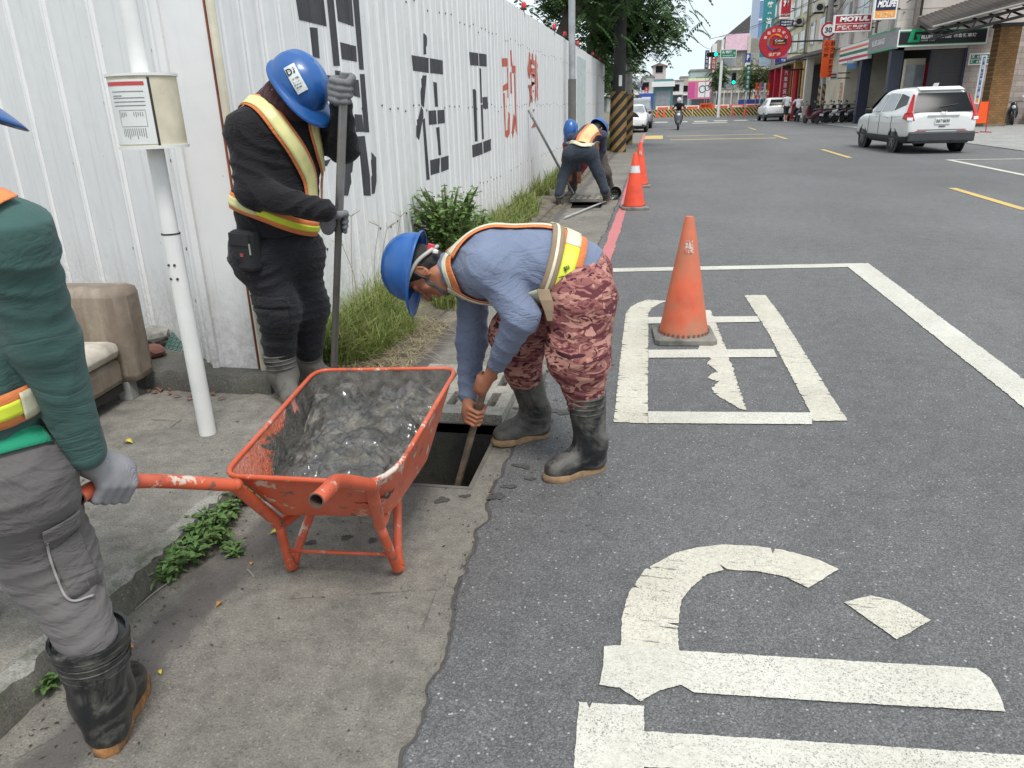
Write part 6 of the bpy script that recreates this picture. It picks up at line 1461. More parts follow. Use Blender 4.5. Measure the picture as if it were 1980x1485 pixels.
car('parked_car', 'small white round-eyed hatchback parked nose on beside the striped pole', (-1.55, 44.3, .007), R_(-90), MINI, WPAINT, (-1.2, 1.2), .3, .19, .3, [('window', [(.55, .97), (-.3, .97), (-.3, 1.3), (.25, 1.28)], GLASS, .006), ('window', [(-.38, .97), (-1.4, 1.0), (-1.3, 1.28), (-.38, 1.31)], GLASS, .006)], None, (1.0, 1.33, .68, .56, GLASSL, 'windscreen'), mini_extra)
VAN = [(-2.2, .78, .4, .9, 1.1, .72), (-2.15, .84, .3, .98, 1.5, .68), (-2.0, .85, .26, 1.0, 1.72, .66), (-.8, .85, .24, 1.0, 1.76, .66), (.5, .85, .24, .98, 1.7, .64), (1.0, .85, .24, .96, 1.4, .66), (1.45, .85, .24, .95, 1.06, .72), (1.85, .83, .26, .85, .95, .7), (2.1, .76, .3, .7, .8, .62), (2.18, .64, .38, .6, .66, .52)]
GREYP = M('silver_car_paint', (.33, .34, .36), .3, .3, var=.05)
car('parked_car', 'taller silver grey car parked behind the small white hatchback', (-1.4, 50.5, .007), R_(-90), VAN, GREYP, (-1.35, 1.35), .33, .2, .4, [('window', [(.75, 1.02), (-.2, 1.02), (-.2, 1.55), (.35, 1.52)], GLASS, .006), ('window', [(-.3, 1.02), (-1.8, 1.05), (-1.7, 1.55), (-.3, 1.57)], GLASS, .006)], None, (1.1, 1.65, .72, .6, GLASSL, 'windscreen'), hatch_extra and (lambda r, s, e: [MB().box((2.1, sg * .55, .72), (.12, .3, .13)).build('headlight', LAMPW, r, bevel=.03) for sg in (-1, 1)]))
# ---------------------------------------------------------------- scooters
def scooter(loc, rz, paint, label, group=None, seed=0, lean=.08):
    r = empty('scooter', loc, rz, label, 'scooter', group); r.rotation_euler = (lean, 0, rz)
    for x in (-.62, .62):
        w_ = MB().lathe([(.13, -.05), (.2, -.055), (.235, -.03), (.235, .03), (.2, .055), (.13, .05)], (x, 0, .235), 22, (0, 1, 0)).build('wheel', TYRE, r, smooth=50); MB().lathe([(.13, -.02), (.03, -.05), (.03, .05), (.13, .02)], (x, 0, .235), 16, (0, 1, 0)).build('hub', RIMM, w_, smooth=50)
    def ov(x, z, w, h, n=12): return [(x, w * math.cos(a), z + h * math.sin(a)) for a in np.linspace(0, 2 * math.pi, n, endpoint=False)]
    MB().loft([ov(-.92, .72, .05, .05), ov(-.8, .66, .13, .14), ov(-.55, .58, .17, .2), ov(-.25, .5, .16, .2), ov(-.1, .36, .14, .08), ov(.2, .3, .15, .05), ov(.32, .36, .16, .09)]).build('body', paint, r, smooth=50)
    def ov2(x, z, w, d, n=12): return [(x + d * math.cos(a), w * math.sin(a), z) for a in np.linspace(0, 2 * math.pi, n, endpoint=False)]
    MB().loft([ov2(.36, .3, .15, .05), ov2(.42, .5, .2, .07), ov2(.45, .7, .19, .08), ov2(.42, .88, .14, .07), ov2(.36, 1.0, .12, .06)]).build('leg_shield', paint, r, smooth=50)
    MB().loft([ov(-.8, .80, .1, .04), ov(-.6, .8, .14, .06), ov(-.3, .78, .13, .06), ov(-.05, .74, .09, .04)]).build('seat', BLACKP, r, smooth=50)
    MB().loft([ov(.42, .42, .05, .02), ov(.62, .49, .07, .03), ov(.84, .40, .06, .03)]).build('mudguard', paint, r, smooth=50)
    MB().tube([(.62, .06, .235), (.5, .06, .6), (.38, 0, .95)], .025, 8).tube([(.62, -.06, .235), (.5, -.06, .6)], .025, 8).build('fork', RIMM, r, smooth=50)
    MB().tube([(.22, -.36, 1.02), (.33, -.18, 1.05), (.36, 0, 1.02), (.33, .18, 1.05), (.22, .36, 1.02)], .017, 8, smooth=3).build('handlebar', BLACKP, r, smooth=50)
    for sg in (-1, 1):
        MB().tube([(.3, sg * .25, 1.04), (.28, sg * .33, 1.2)], .008, 6).build('mirror_stem', BLACKP, r); MB().lathe([(.01, -.02), (.06, -.01), (.06, .006), (.055, .008)], (.28, sg * .34, 1.23), 12, (-1, 0, 0)).build('mirror', CHROME, r, smooth=50)
    MB().lathe([(.09, 0), (.08, .04), (.01, .06)], (.48, 0, .80), 14, (1, 0, .1)).build('headlight', LAMPW, r, smooth=60); MB().box((-.93, 0, .68), (.04, .14, .06)).build('tail_light', REDL, r, bevel=.01); MB().box((-.96, 0, .5), (.01, .24, .13)).build('number_plate', PLATE, r)
    MB().loft([ov(-.95, .5, .06, .03), ov(-.8, .5, .1, .04), ov(-.6, .5, .1, .05)]).build('rear_mudguard', BLACKP, r, smooth=50)
    return r
SB = M('scooter_black', (.015, .015, .017), .25, coat=.4); SW = M('scooter_white', (.65, .65, .64), .3); SR = M('scooter_maroon', (.10, .02, .03), .3); SG_ = M('scooter_grey', (.12, .12, .13), .3); SY = M('scooter_gold', (.42, .33, .12), .35)
g = np.random.RandomState(3)
spots = [(8.9, 50.6, SR, 'maroon and gold scooter at the end of the parked row'), (9.45, 50.9, SB, 'black scooter parked second in the row, next to the maroon one'), (10.0, 51.3, SW, 'white fronted scooter in the middle of the parked row'), (10.5, 51.6, SB, 'black scooter parked between the white and grey ones'), (11.0, 52.0, SG_, 'grey scooter parked under the striped shop sign'), (11.5, 52.3, SB, 'black scooter nearest the dark shop column'), (12.1, 52.7, SR, 'maroon scooter tucked behind the dark shop column')]
for i, (x, y, m_, lab) in enumerate(spots): scooter((x, y, .033), R_(112 + g.uniform(-8, 8)), m_, lab, 'scooters parked in front of the shops')
for i, (x, y, m_, lab) in enumerate(((16.6, 42.0, SB, 'black scooter parked behind the brown column'), (17.5, 41.6, SG_, 'grey scooter parked right of the brown column'))): scooter((x, y, .033), R_(250 + 20 * i), m_, lab)

# ---------------------------------------------------------------- small figures
def small(label, loc, face, shirt, trous, pose='stand', z=1.0, skin=SKIN2, hatm=None, short=True, h=.02, **kw):
    """figure at street distance; loc = feet, face = heading"""
    f = unit([math.cos(face), math.sin(face), 0]); s = np.array([f[1], -f[0], 0]); o = V3(loc); up = np.array([0, 0, 1.]); L = lambda a, b, c: o + (f * a + s * b + up * c) * z
    r = empty('person', (0, 0, 0), 0, label, 'person')
    if pose == 'walk': J = dict(pelvis=L(0, 0, .95), waist=L(0, 0, 1.1), chest=L(.01, 0, 1.33), neck=L(.02, 0, 1.48), head=L(.05, 0, 1.62), sa=L(0, .18, 1.42), sb=L(0, -.18, 1.42), ea=L(-.08, .23, 1.15), eb=L(.08, -.23, 1.15), wa=L(0, .24, .92), wb=L(.2, -.22, .95), ha=L(0, .09, .9), hb=L(0, -.09, .9), ka=L(.12, .09, .5), kb=L(-.05, -.09, .5), ta=L(.1, .09, .28), tb=L(-.15, -.09, .28), na=L(.12, .09, .08), nb=L(-.24, -.09, .1))
    elif pose == 'ride': J = dict(pelvis=L(-.25, 0, .86), waist=L(-.22, 0, 1.02), chest=L(-.12, 0, 1.25), neck=L(-.08, 0, 1.4), head=L(-.03, 0, 1.54), sa=L(-.12, .2, 1.33), sb=L(-.12, -.2, 1.33), ea=L(.05, .34, 1.12), eb=L(.05, -.34, 1.12), wa=L(.25, .33, 1.06), wb=L(.25, -.33, 1.06), ha=L(-.22, .1, .84), hb=L(-.22, -.1, .84), ka=L(.22, .17, .72), kb=L(.22, -.17, .72), ta=L(.16, .15, .45), tb=L(.16, -.15, .45), na=L(.14, .14, .38), nb=L(.14, -.14, .38))
    J.update(f=f, hf=f, hu=up, hem=L(0, 0, .92 if pose == 'walk' else .84), hemn=(0, 0, -1))
    hd = [SDF().cap(J['w' + q], V3(J['w' + q]) + (f * .06 - up * .06 if pose == 'walk' else f * .07), .03, .035) for q in 'ab']
    rs = dict(ua=.06, el=.05, wr=.042, hip=.095, kn=.075, bt=.065, wa=.14, ch=.155, pel=.15); rs.update(kw.get('rs', {}))
    if kw.get('shorts'): 
        Jt = dict(J); Jt['ta'] = V3(J['ka']) + [0, 0, -.02]; Jt['tb'] = V3(J['kb']) + [0, 0, -.02]
        figure(r, Jt, shirt, trous, skin, h, rs, .006, 5, hd, short=short, mouth=False)
        for q in 'ab': 
            lg = SDF().cap(J['k' + q], J['t' + q], .055, .045).cap(J['t' + q], J['n' + q], .045, .035); 
            bo = [c for c in r.children if c.name.startswith('body')][0]; v, fc = lg.mesh('x', h); me0 = bo.data
            v0 = np.zeros(len(me0.vertices) * 3); me0.vertices.foreach_get('co', v0); f0 = np.zeros(len(me0.loops), np.int32); me0.loops.foreach_get('vertex_index', f0); v2, f2_ = join_np([(v0.reshape(-1, 3), f0.reshape(-1, 4)), (v, fc)]); mt = me0.materials[0]; bo.data = np_mesh('body', v2, f2_); bo.data.materials.append(mt)
    else: figure(r, J, shirt, trous, skin, h, rs, .006, 5, hd, short=short, mouth=False)
    for q in 'ab':
        fp = V3(J['n' + q]); SDF().cap(fp - f * .05 + up * -.03, fp + f * .13 + up * -.045, .042, .036).build('shoe', kw.get('shoe', WHITEP), r, max(.012, h * .8))
    if hatm is not None: helmet(r, V3(J['head']) + up * .03, f, up, hatm, 1.05, .02); SDF().ell(V3(J['head']) - up * .02, (.125, .115, .13), (f, s, up)).build('helmet_shell', hatm, r, .015)
    else: hair(r, J, 1.0)
    return r
WTEE = cloth_mat('white_tee', (.68, .68, .7), .06, .3); DSH = cloth_mat('dark_shorts', (.03, .03, .035), .2, .3); BJK = cloth_mat('black_jacket', (.012, .012, .014), .2, .4)
p = G(1520, 236); small('pedestrian in white t-shirt and dark shorts walking by the hatchback', (8.15, 55.6, .007), R_(95), WTEE, DSH, 'walk', 1.05, shorts=True)
scooter((9.0, 56.5, .007), R_(90), SB, 'black scooter ridden slowly beside the pedestrian in white')
small('scooter rider in white shirt seen from behind beside the striped post', (9.0, 56.5, .007), R_(90), WTEE, DSH, 'ride', 1.0)
scooter((.95, 45.5, .007), R_(-92), SG_, 'grey scooter coming up the road with its headlight on', lean=0)
small('scooter rider in black jacket and pale helmet coming up the road', (.95, 45.5, .007), R_(-92), BJK, DSH, 'ride', 1.0, hatm=M('pale_helmet', (.55, .56, .55), .3), short=False, skin=SKIN)

# ---------------------------------------------------------------- two workers bent over the far drain
JEAN = cloth_mat('dark_jeans', (.035, .045, .062), .25, .5); NVY = cloth_mat('navy_shirt', (.05, .05, .085), .2, .4); YF = 12.1
w4 = empty('person', (0, 0, 0), 0, 'far worker in orange vest and jeans bent over with legs apart', 'person')
J4 = dict(f=(.3, .45, -.84), pelvis=AY(1122, 290, YF), waist=AY(1126, 275, YF + .12), chest=AY(1138, 258, YF + .38), neck=AY(1150, 250, YF + .58), sa=AY(1105, 268, YF + .35), sb=AY(1165, 262, YF + .42), ea=AY(1108, 300, YF + .5), eb=AY(1166, 290, YF + .5), wa=AY(1120, 330, YF + .5), wb=AY(1150, 325, YF + .5),
          ha=AY(1105, 298, YF), ka=AY(1090, 340, YF + .02), ta=AY(1081, 375, YF - .1), hb=AY(1140, 298, YF), kb=AY(1158, 335, YF + .02), tb=AY(1170, 368, YF - .05), head=AY(1156, 250, YF + .68), hf=(.3, .5, -.8), hu=(.35, .75, .5), hem=AY(1120, 283, YF + .05), hemn=(-.2, -.9, -.1))
_, tor4, _, _ = figure(w4, J4, NVY, JEAN, SKIN, .014, dict(pel=.18, wa=.16, dep=.8, hip=.115, kn=.09, bt=.07), .006, 31, tuple(SDF().cap(J4['w' + q], V3(J4['w' + q]) + [0, 0, -.1], .035, .04) for q in 'ab'))
helmet(w4, V3(J4['head']) + unit(J4['hu']) * .05, J4['hf'], J4['hu'], HAT, 1.1); hair(w4, J4)
vest = empty('vest', (0, 0, 0)); vest.parent = w4
for off_, w_, m_, nm in ((.012, .34, ORG, 'vest_back'), (.02, .2, M('vest_yellow_mesh', (.75, .5, .25), .7), 'vest_panel')): ribbon(nm, [tor4.hit(1128, 276), tor4.hit(1134, 263), tor4.hit(1144, 252), tor4.hit(1152, 247)], w_, tor4, off_, m_, vest, across=9)
ribbon('reflective_tape', [tor4.hit(1098, 276), tor4.hit(1118, 279), tor4.hit(1140, 281), tor4.hit(1158, 280)], .06, tor4, .022, SILV, vest)
for q, gp in (('a', (1082, 399)), ('b', (1172, 393))):
    P_ = G(*gp); boot(w4, J4['t' + q], np.array([P_[0], P_[1] + .08, .1]), (.2 if q == 'b' else -.1, 1, 0), .0, RUBD, SOLE, .08, .062, 50, .014)
w5 = empty('person', (0, 0, 0), 0, 'far worker crouched low in front, mostly hidden behind the jeans wearer', 'person'); Y5 = 13.1
J5 = dict(f=(-.2, -.5, -.85), pelvis=AY(1146, 300, Y5 + .15), waist=AY(1140, 290, Y5), chest=AY(1120, 275, Y5 - .2), neck=AY(1112, 265, Y5 - .3), sa=AY(1097, 280, Y5 - .2), sb=AY(1140, 285, Y5 - .3), ea=AY(1092, 310, Y5 - .3), eb=AY(1130, 320, Y5 - .4), wa=AY(1102, 335, Y5 - .4), wb=AY(1120, 338, Y5 - .4),
          ha=AY(1128, 305, Y5 + .1), ka=AY(1112, 335, Y5 + .0), ta=AY(1107, 362, Y5 + .1), hb=AY(1160, 305, Y5 + .1), kb=AY(1172, 335, Y5), tb=AY(1178, 360, Y5 + .1), head=AY(1106, 258, Y5 - .36), hf=(-.2, -.5, -.85), hu=(-.35, -.4, .75), hem=AY(1150, 300, Y5 + .2), hemn=(.3, .8, -.4))
figure(w5, J5, M('pink_red_shirt', (.3, .06, .07), .8), cloth_mat('brown_work_trousers', (.075, .06, .052), .3, .5), SKIN, .016, dict(hip=.11, kn=.09, bt=.075), .006, 33, tuple(SDF().cap(J5['w' + q], V3(J5['w' + q]) + [0, 0, -.1], .035, .04) for q in 'ab'))
helmet(w5, V3(J5['head']) + unit(J5['hu']) * .05, J5['hf'], J5['hu'], HAT, 1.1); hair(w5, J5)
for q, gp in (('a', (1106, 380)), ('b', (1181, 380))):
    P_ = G(*gp); boot(w5, J5['t' + q], np.array([P_[0], P_[1], .1]), (-.3, -1, 0), .0, RUBD, SOLE, .08, .062, 52, .016)
# their tools
a_, b_ = AX(1027, 222, -1.93), G(1078, 318, .2)
b_ = AY(1082, 325, 12.6); pl_ = empty('probing_rod', (0, 0, 0), 0, 'long grey rod leaning from the far workers up against the hoarding', 'rod'); a_ = AY(1030, 228, 12.3); ext = b_ + unit(b_ - a_) * .5
MB().tube([a_, ext], .02, 10).build('shaft', STEEL, pl_, 40); MB().tube([a_, a_ + np.array([-.06, 0, .12])], .022, 8).build('hook', STEEL, pl_, 40)
a_, b_ = G(1092, 421, .03), G(1186, 383, .03); sc_ = empty('drain_scoop', (0, 0, 0), 0, 'long handled perforated scoop lying across the gutter', 'scoop')
MB().tube([a_, b_], .014, 10).build('shaft', M('pale_pole', (.55, .55, .53), .4, .3), sc_, 40)
hc_ = b_ + unit(b_ - a_) * .08 + np.array([0, 0, .07]); hd_ = unit([.25, -.9, .25])
cupm = MB().lathe([(.10, .06), (.105, .02), (.09, -.02), (.04, -.04), (.005, -.045)], hc_, 20, hd_, cap=False).build('cup', M('scoop_black', (.02, .018, .018), .5), sc_, 60)
cupm.modifiers.new('s', 'SOLIDIFY').thickness = .006
for k in range(9):
    a = 2 * math.pi * k / 8; rr_ = .055 if k < 8 else 0; x_, y_, _ = frame(hd_); q = hc_ + (x_ * math.cos(a) + y_ * math.sin(a)) * rr_ + hd_ * (-.026 if k < 8 else -.037); MB().lathe([(.009, .0), (.009, .004)], q, 8, hd_).build('perforation', STN, cupm)
for i, (u, v_) in enumerate(((1062, 340), (1070, 352), (1052, 333))):
    p = G(u, v_, .05); rock('rubble_stone', (max(p[0], -1.95), p[1], .1), .16 - .03 * i, STN, ('grey broken concrete lump by the far workers', 'flat grey slab fragment beside the broken lump', 'small stone half buried in far grass')[i], 'stone', 30 + i)
# ================================================================ the far street: signs, shops, poles
UZ = np.array([0, 0, 1.])
def C(name, rgb, rough=.5, **k): return M(name, srgb(*rgb), rough, **k)
SWHITE = C('sign_white', (232, 232, 230), .45, var=.05); SRED = C('sign_red', (176, 30, 48), .45, var=.08); SNAVY = C('sign_navy', (34, 40, 78), .45, var=.08); STEAL = C('sign_teal', (54, 140, 146), .45, var=.1); SGREEN = C('sign_green', (22, 150, 100), .45, var=.08); SBLACK = C('sign_black', (26, 26, 34), .45, var=.08); SORG = C('sign_orange', (232, 86, 20), .5, var=.06); SYEL = C('sign_amber', (240, 160, 60), .5, var=.08); SPINK = C('sign_pink', (222, 120, 160), .5, var=.12); SBLUE = C('sign_blue', (60, 84, 160), .5, var=.1); SKY_ = C('sign_sky', (110, 160, 210), .5, var=.2, scale=3); GALV = MATS['galvanised']; DARKM = C('dark_metal', (48, 46, 46), .6)
def panel(root, nm, O, ux, n, x0, z0, x1, z1, mat, off=0.0, th=.02, bevel=0):
    a = O + ux * x0 + UZ * z0; 
    return MB().prism([a + n * off, a + ux * (x1 - x0) + n * off, a + ux * (x1 - x0) + UZ * (z1 - z0) + n * off, a + UZ * (z1 - z0) + n * off], -n * th).build(nm, mat, root, bevel=bevel)
def sign(name, label, px, Y, mat, bands=(), texts=(), th=.18, frame=None, cat='sign', X=None, stand=None, group=None, arm=None):
    u0, v0, u1, v1 = px
    if X is None:
        a, b = AY(u0, v1, Y), AY(u1, v0, Y); O = np.array([a[0], Y, a[2]]); ux = np.array([1., 0, 0]); n = np.array([0, -1., 0]); w, h = b[0] - a[0], b[2] - a[2]
    else:
        a, b = AX(u0, v1, X), AX(u1, v0, X); O = np.array([X, a[1], a[2]]); ux = np.array([0, -1., 0]); n = np.array([-1., 0, 0]); w, h = a[1] - b[1], AX(u0, v0, X)[2] - a[2]
    r = empty(name, O, 0, label, cat, group); Z0 = np.zeros(3)
    pn = panel(r, 'board', Z0, ux, n, 0, 0, w, h, mat, 0, th)
    if frame is not None:
        for x0, z0, x1, z1 in ((-.03, -.03, w + .03, .03), (-.03, h - .03, w + .03, h + .03), (-.03, .03, .03, h - .03), (w - .03, .03, w + .03, h - .03)): panel(r, 'frame', Z0, ux, n, x0, z0, x1, z1, frame, .012, th + .02)
    for i, (x0, z0, x1, z1, m_) in enumerate(bands): panel(r, 'coloured_band', Z0, ux, n, x0 * w, z0 * h, x1 * w, z1 * h, m_, .006 + .003 * i, .008)
    for s, x0, z0, x1, z1, m_, *bo in texts: text('lettering', s, m_, r, Z0 + ux * x0 * w + UZ * z0 * h + n * .028, ux, UZ, (x1 - x0) * w, (z1 - z0) * h, bo[0] if bo else .02, bo[1] if len(bo) > 1 else 0)
    if arm is not None:
        for zz in (.2, .8): MB().box2(Z0 + ux * w + UZ * (zz * h - .03) - n * (th * .7), Z0 + ux * (w + arm) + UZ * (zz * h + .03) - n * (th * .3)).build('bracket', DARKM, r)
    if stand is not None:
        for q in ((.15, .85) if stand == 2 else (.5,)): MB().tube([ux * w * q - n * th / 2 + UZ * .01, ux * w * q - n * th / 2 - UZ * (O[2] - .02)], .04, 8).build('post', GALV, r)
    return r
def vtexts(s, x0, x1, z0, z1, mat, b=.02):
    n = len(s); hh = (z1 - z0) / n; return [(ch, x0, z1 - (i + .9) * hh, x1, z1 - (i + .12) * hh, mat, b) for i, ch in enumerate(s)]
# ---------------------------------------------------------------- garage with green fascia
def brick_mat(name, a, b, mortar, sc=(1, 1, 1), w=.6, h=.25):
    t = NT(name); br = t.n('TexBrick', Scale=1.0); br.inputs['Brick Width'].default_value = w; br.inputs['Row Height'].default_value = h; br.inputs['Mortar Size'].default_value = .012
    mp = t.n('Mapping'); mp.inputs['Rotation'].default_value = (R_(90), 0, 0); t.l(t.tc.outputs['Object'], mp.inputs[0]); t.l(mp.outputs[0], br.inputs['Vector'])
    br.inputs['Color1'].default_value = (*a, 1); br.inputs['Color2'].default_value = (*b, 1); br.inputs['Mortar'].default_value = (*mortar, 1)
    c = t.mix(1, br.outputs[0], t.ramp(t.noise(1.6, 7, rough=.7), [(.3, .72), (.7, 1.18)]), 'MULTIPLY'); return t.done(c, .85)
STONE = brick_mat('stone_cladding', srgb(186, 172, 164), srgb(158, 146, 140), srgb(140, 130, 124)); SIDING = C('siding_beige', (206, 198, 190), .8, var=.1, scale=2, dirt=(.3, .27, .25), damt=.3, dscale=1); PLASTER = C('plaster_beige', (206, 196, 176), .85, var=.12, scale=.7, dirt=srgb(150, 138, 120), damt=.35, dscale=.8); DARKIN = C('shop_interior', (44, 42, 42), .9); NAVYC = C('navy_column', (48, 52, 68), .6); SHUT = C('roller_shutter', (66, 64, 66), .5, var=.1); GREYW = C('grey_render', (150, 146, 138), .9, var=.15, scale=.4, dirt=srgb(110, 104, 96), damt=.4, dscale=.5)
YG_ = 42.3; XG = 10.95
gb = empty('garage_building', (XG, YG_, 0), 0, 'stone faced garage building with dark shutter under a green fascia', 'building')
sh0, sh1 = AY(1808, 95, YG_ + .3)[0] - XG, AY(1868, 95, YG_ + .3)[0] - XG
MB().box2((sh1 + .1, .3, 0), (22, .6, 4.4)).build('stone_wall', STONE, gb)
MB().box2((.1, .35, 3.55), (sh1 + .12, .6, 4.4)).build('lintel', SIDING, gb)
for k in range(13): MB().box2((.0, .28 + .012 * (k % 2), 4.42 + k * .46), (22, .6, 4.42 + k * .46 + .45)).build('siding_board', SIDING, gb)
MB().box2((.0, .6, 4.42), (.3, 18, 10.4)).build('side_wall', SIDING, gb)
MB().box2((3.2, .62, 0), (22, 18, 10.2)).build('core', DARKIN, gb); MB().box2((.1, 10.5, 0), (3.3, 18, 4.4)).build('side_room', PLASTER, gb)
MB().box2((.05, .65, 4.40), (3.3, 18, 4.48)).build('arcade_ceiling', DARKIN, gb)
sm_ = MB().box((0, 0, 0), (sh1 - sh0, .05, .085)).mesh('shutter_slat'); sm_.materials.append(SHUT)
for k in range(37): o = link('shutter_slat', sm_, None, gb); o.location = ((sh0 + sh1) / 2, .42 + .01 * (k % 2), .05 + k * .095)
for x in (sh0 - .06, sh1 + .04): MB().box2((x - .05, .33, 0), (x + .05, .5, 3.55)).build('shutter_rail', NAVYC, gb)
for (x, y, w_) in ((.25, .35, .55), (.25, 6.2, .55)): MB().box2((x - w_ / 2, y, 0), (x + w_ / 2, y + .5, 4.4)).build('column', NAVYC, gb)
MB().box2((1.0, 1.5, 0), (1.9, 1.9, 3.2)).build('shop_cabinet', PLASTER, gb); MB().box2((1.05, 1.44, 1.9), (1.85, 1.5, 2.9)).build('cabinet_glass', GLASSL, gb); MB().box2((2.0, 1.7, 0), (2.3, 1.9, 3.0)).build('shop_door', SRED, gb)
for k in range(4):
    for z in (5.2, 7.6):
        wg = MB().box2((-.06, 1.6 + k * 4.2, z), (-.001, 4.2 + k * 4.2, z + 1.7)).build('window', C('window_frame_grey', (170, 168, 162), .5), gb)
        for q in (0, 1): MB().box2((-.075, 1.72 + k * 4.2 + q * 1.22, z + .1), (-.062, 2.86 + k * 4.2 + q * 1.22, z + 1.6)).build('pane', GLASSL, wg)
    MB().box2((-.18, .7 + k * 4.2, 4.45), (-.001, 1.15 + k * 4.2, 10.4)).build('pilaster', C('pilaster_grey', (176, 170, 164), .8), gb)
# fascia boards
fr = sign('fascia_sign', 'black fascia with green borders and G emblem on the garage front', (1735, 52, 1912, 90), 42.0, SBLACK, [(0, .0, 1, .10, SGREEN), (0, .88, 1, 1, SGREEN)], [('BLUES GARAGE', .26, .42, .60, .66, SWHITE, .05), ('WORK SHOP', .255, .27, .42, .37, SWHITE, .0), ('布魯斯車坊', .62, .42, .88, .68, SWHITE, .03)], th=.25, frame=SWHITE)
w_, h_ = AY(1912, 70, 42)[0] - AY(1735, 70, 42)[0], AY(1735, 52, 42)[2] - AY(1735, 90, 42)[2]
for poly in ([(.135, .84), (.255, .84), (.245, .7), (.175, .7), (.165, .3), (.205, .3), (.21, .45), (.19, .45), (.195, .57), (.243, .57), (.235, .18), (.105, .18), (.11, .3)],):
    MB().prism([(x * w_, -.022, z * h_) for x, z in poly], (0, -.012, 0)).build('emblem', SGREEN, fr)
sd_ = sign('fascia_sign', 'grey side fascia with green borders facing the road', (1668, 74, 1735, 90), 42, C('fascia_grey', (120, 124, 126), .4), X=10.8, th=.2); bpy.data.objects.remove(sd_.children[0]) if False else None
for c in list(sd_.children): bpy.data.objects.remove(c)
sd_.location = (10.80, 0, 0); O = np.array([0, 47.0, 3.6]); uxn = np.array([0, -1., 0]); nn = np.array([-1., 0, 0])
panel(sd_, 'board', O, uxn, nn, 0, 0, 5.0, .92, C('fascia_grey', (120, 124, 126), .4), 0, .2)
for z0, z1 in ((0, .09), (.83, .92)): panel(sd_, 'coloured_band', O, uxn, nn, 0, z0, 5.0, z1, SGREEN, .008, .01)
text('lettering', 'BLUES GARAGE', SWHITE, sd_, O + uxn * .9 + UZ * .32 + nn * .02, uxn, UZ, 2.4, .28, .03)
st_ = empty('stripe_sign', (10.85, 47.05, 3.42), 0, 'white shop fascia with orange, green and red stripes', 'sign'); Z0 = np.zeros(3); uy = np.array([0, 1., 0]); Os = np.array([0, 7.2, 0])
panel(st_, 'board', Os, uxn, nn, 0, 0, 7.2, .95, SWHITE, 0, .2)
for z0, z1, m_ in ((.68, .8, C('stripe_orange', (226, 110, 70), .5)), (.40, .56, C('stripe_green', (40, 110, 80), .5)), (.12, .26, C('stripe_red', (190, 50, 70), .5))): panel(st_, 'stripe', Os, uxn, nn, 0, z0, 7.2, z1, m_, .008, .012)
# number plates on the stone wall
sign('address_plate', 'green address plate in two rows on the stone wall', (1873, 103, 1922, 125), YG_ + .25, C('plate_green', (24, 120, 96), .4), [(.0, .47, 1, .53, SWHITE)], [('6巷17-14', .3, .6, .95, .9, SWHITE), ('6巷24-15', .3, .12, .95, .42, SWHITE), ('民', .06, .6, .2, .9, SWHITE), ('路', .06, .12, .2, .42, SWHITE)], th=.04, frame=SWHITE)
sign('address_plate', 'small green house number plate right of the brown column', (1943, 88, 1956, 102), YG_ + .25, MATS['plate_green'], [], [('15', .2, .2, .8, .8, SWHITE)], th=.04, frame=SWHITE)
# brown column, awning and banner
TILEB = brick_mat('brown_column_tile', srgb(150, 112, 70), srgb(128, 94, 56), srgb(110, 84, 56), w=.22, h=.1)
cb = AY(1910, 243, 40.2); cl = empty('tiled_column', (14.72, 40.2, .03), 0, 'square brown tiled column carrying the rusty awning', 'column')
MB().box2((0, 0, 0), (.85, .8, 4.25)).build('shaft', TILEB, cl); MB().box2((-.06, -.06, 4.2), (.91, .86, 4.36)).build('capital', DARKM, cl); MB().box2((-.05, -.05, 0), (.9, .85, .12)).build('plinth', C('plinth_grey', (120, 110, 98), .8), cl)
bn = sign('banner', 'blue vertical banner tied to the brown column', (1884, 108, 1908, 200), 40.0, SBLUE, [(0, .0, 1, .12, SYEL)], vtexts('汽車保養維修', .25, .75, .14, .98, SWHITE), th=.02, frame=SWHITE)
aw = empty('awning', (0, 0, 0), 0, 'dark corrugated awning sloping over the brown column', 'awning'); AWM = C('awning_dark', (74, 70, 68), .7, var=.25, scale=4, dirt=srgb(104, 80, 62), damt=.35, dscale=1)
A0, A1 = AY(1800, 56, 39.5), AY(2040, -6, 37.5)
mb = MB(); n_ = 46
for i in range(n_ + 1):
    t_ = i / n_; q = A0 + (A1 - A0) * t_; dz = .035 * (i % 2); mb.v += [(q[0], q[1] - .2, q[2] + dz), (q[0] + .3, q[1] + 4.6, q[2] + 1.0 + dz)]
mb.f = [(2 * i, 2 * i + 2, 2 * i + 3, 2 * i + 1) for i in range(n_)]
o = mb.build('roof_sheet', AWM, aw); o.modifiers.new('s', 'SOLIDIFY').thickness = .02
for t_, dz, m_ in ((0, -.12, DARKM), (0, -.42, DARKM)): MB().tube([A0 + [0, 0, dz], A1 + [0, 0, dz]], .06, 8).build('edge_beam', m_, aw)
MB().tube([A0 + [0, -.22, .06], A1 + [0, -.22, .06]], .05, 8).build('gutter_pipe', C('pale_pipe', (150, 146, 140), .6), aw)
for k in range(7): t_ = .08 + k * .14; q = A0 + (A1 - A0) * t_; MB().tube([q + [0, 0, -.42], q + [.12, 3.6, .35]], .045, 6).build('rafter', DARKM, aw); MB().tube([q + [0, 0, -.42], q + [.15, 0, -.1]], .03, 6).build('web_strut', DARKM, aw)
MB().box2((A1[0] - 3.2, 38.6, A1[2] + .35), (A1[0] + 2, 38.9, A1[2] + 2.5)).build('red_fascia', C('fascia_faded_red', (176, 88, 90), .6, var=.2), aw)
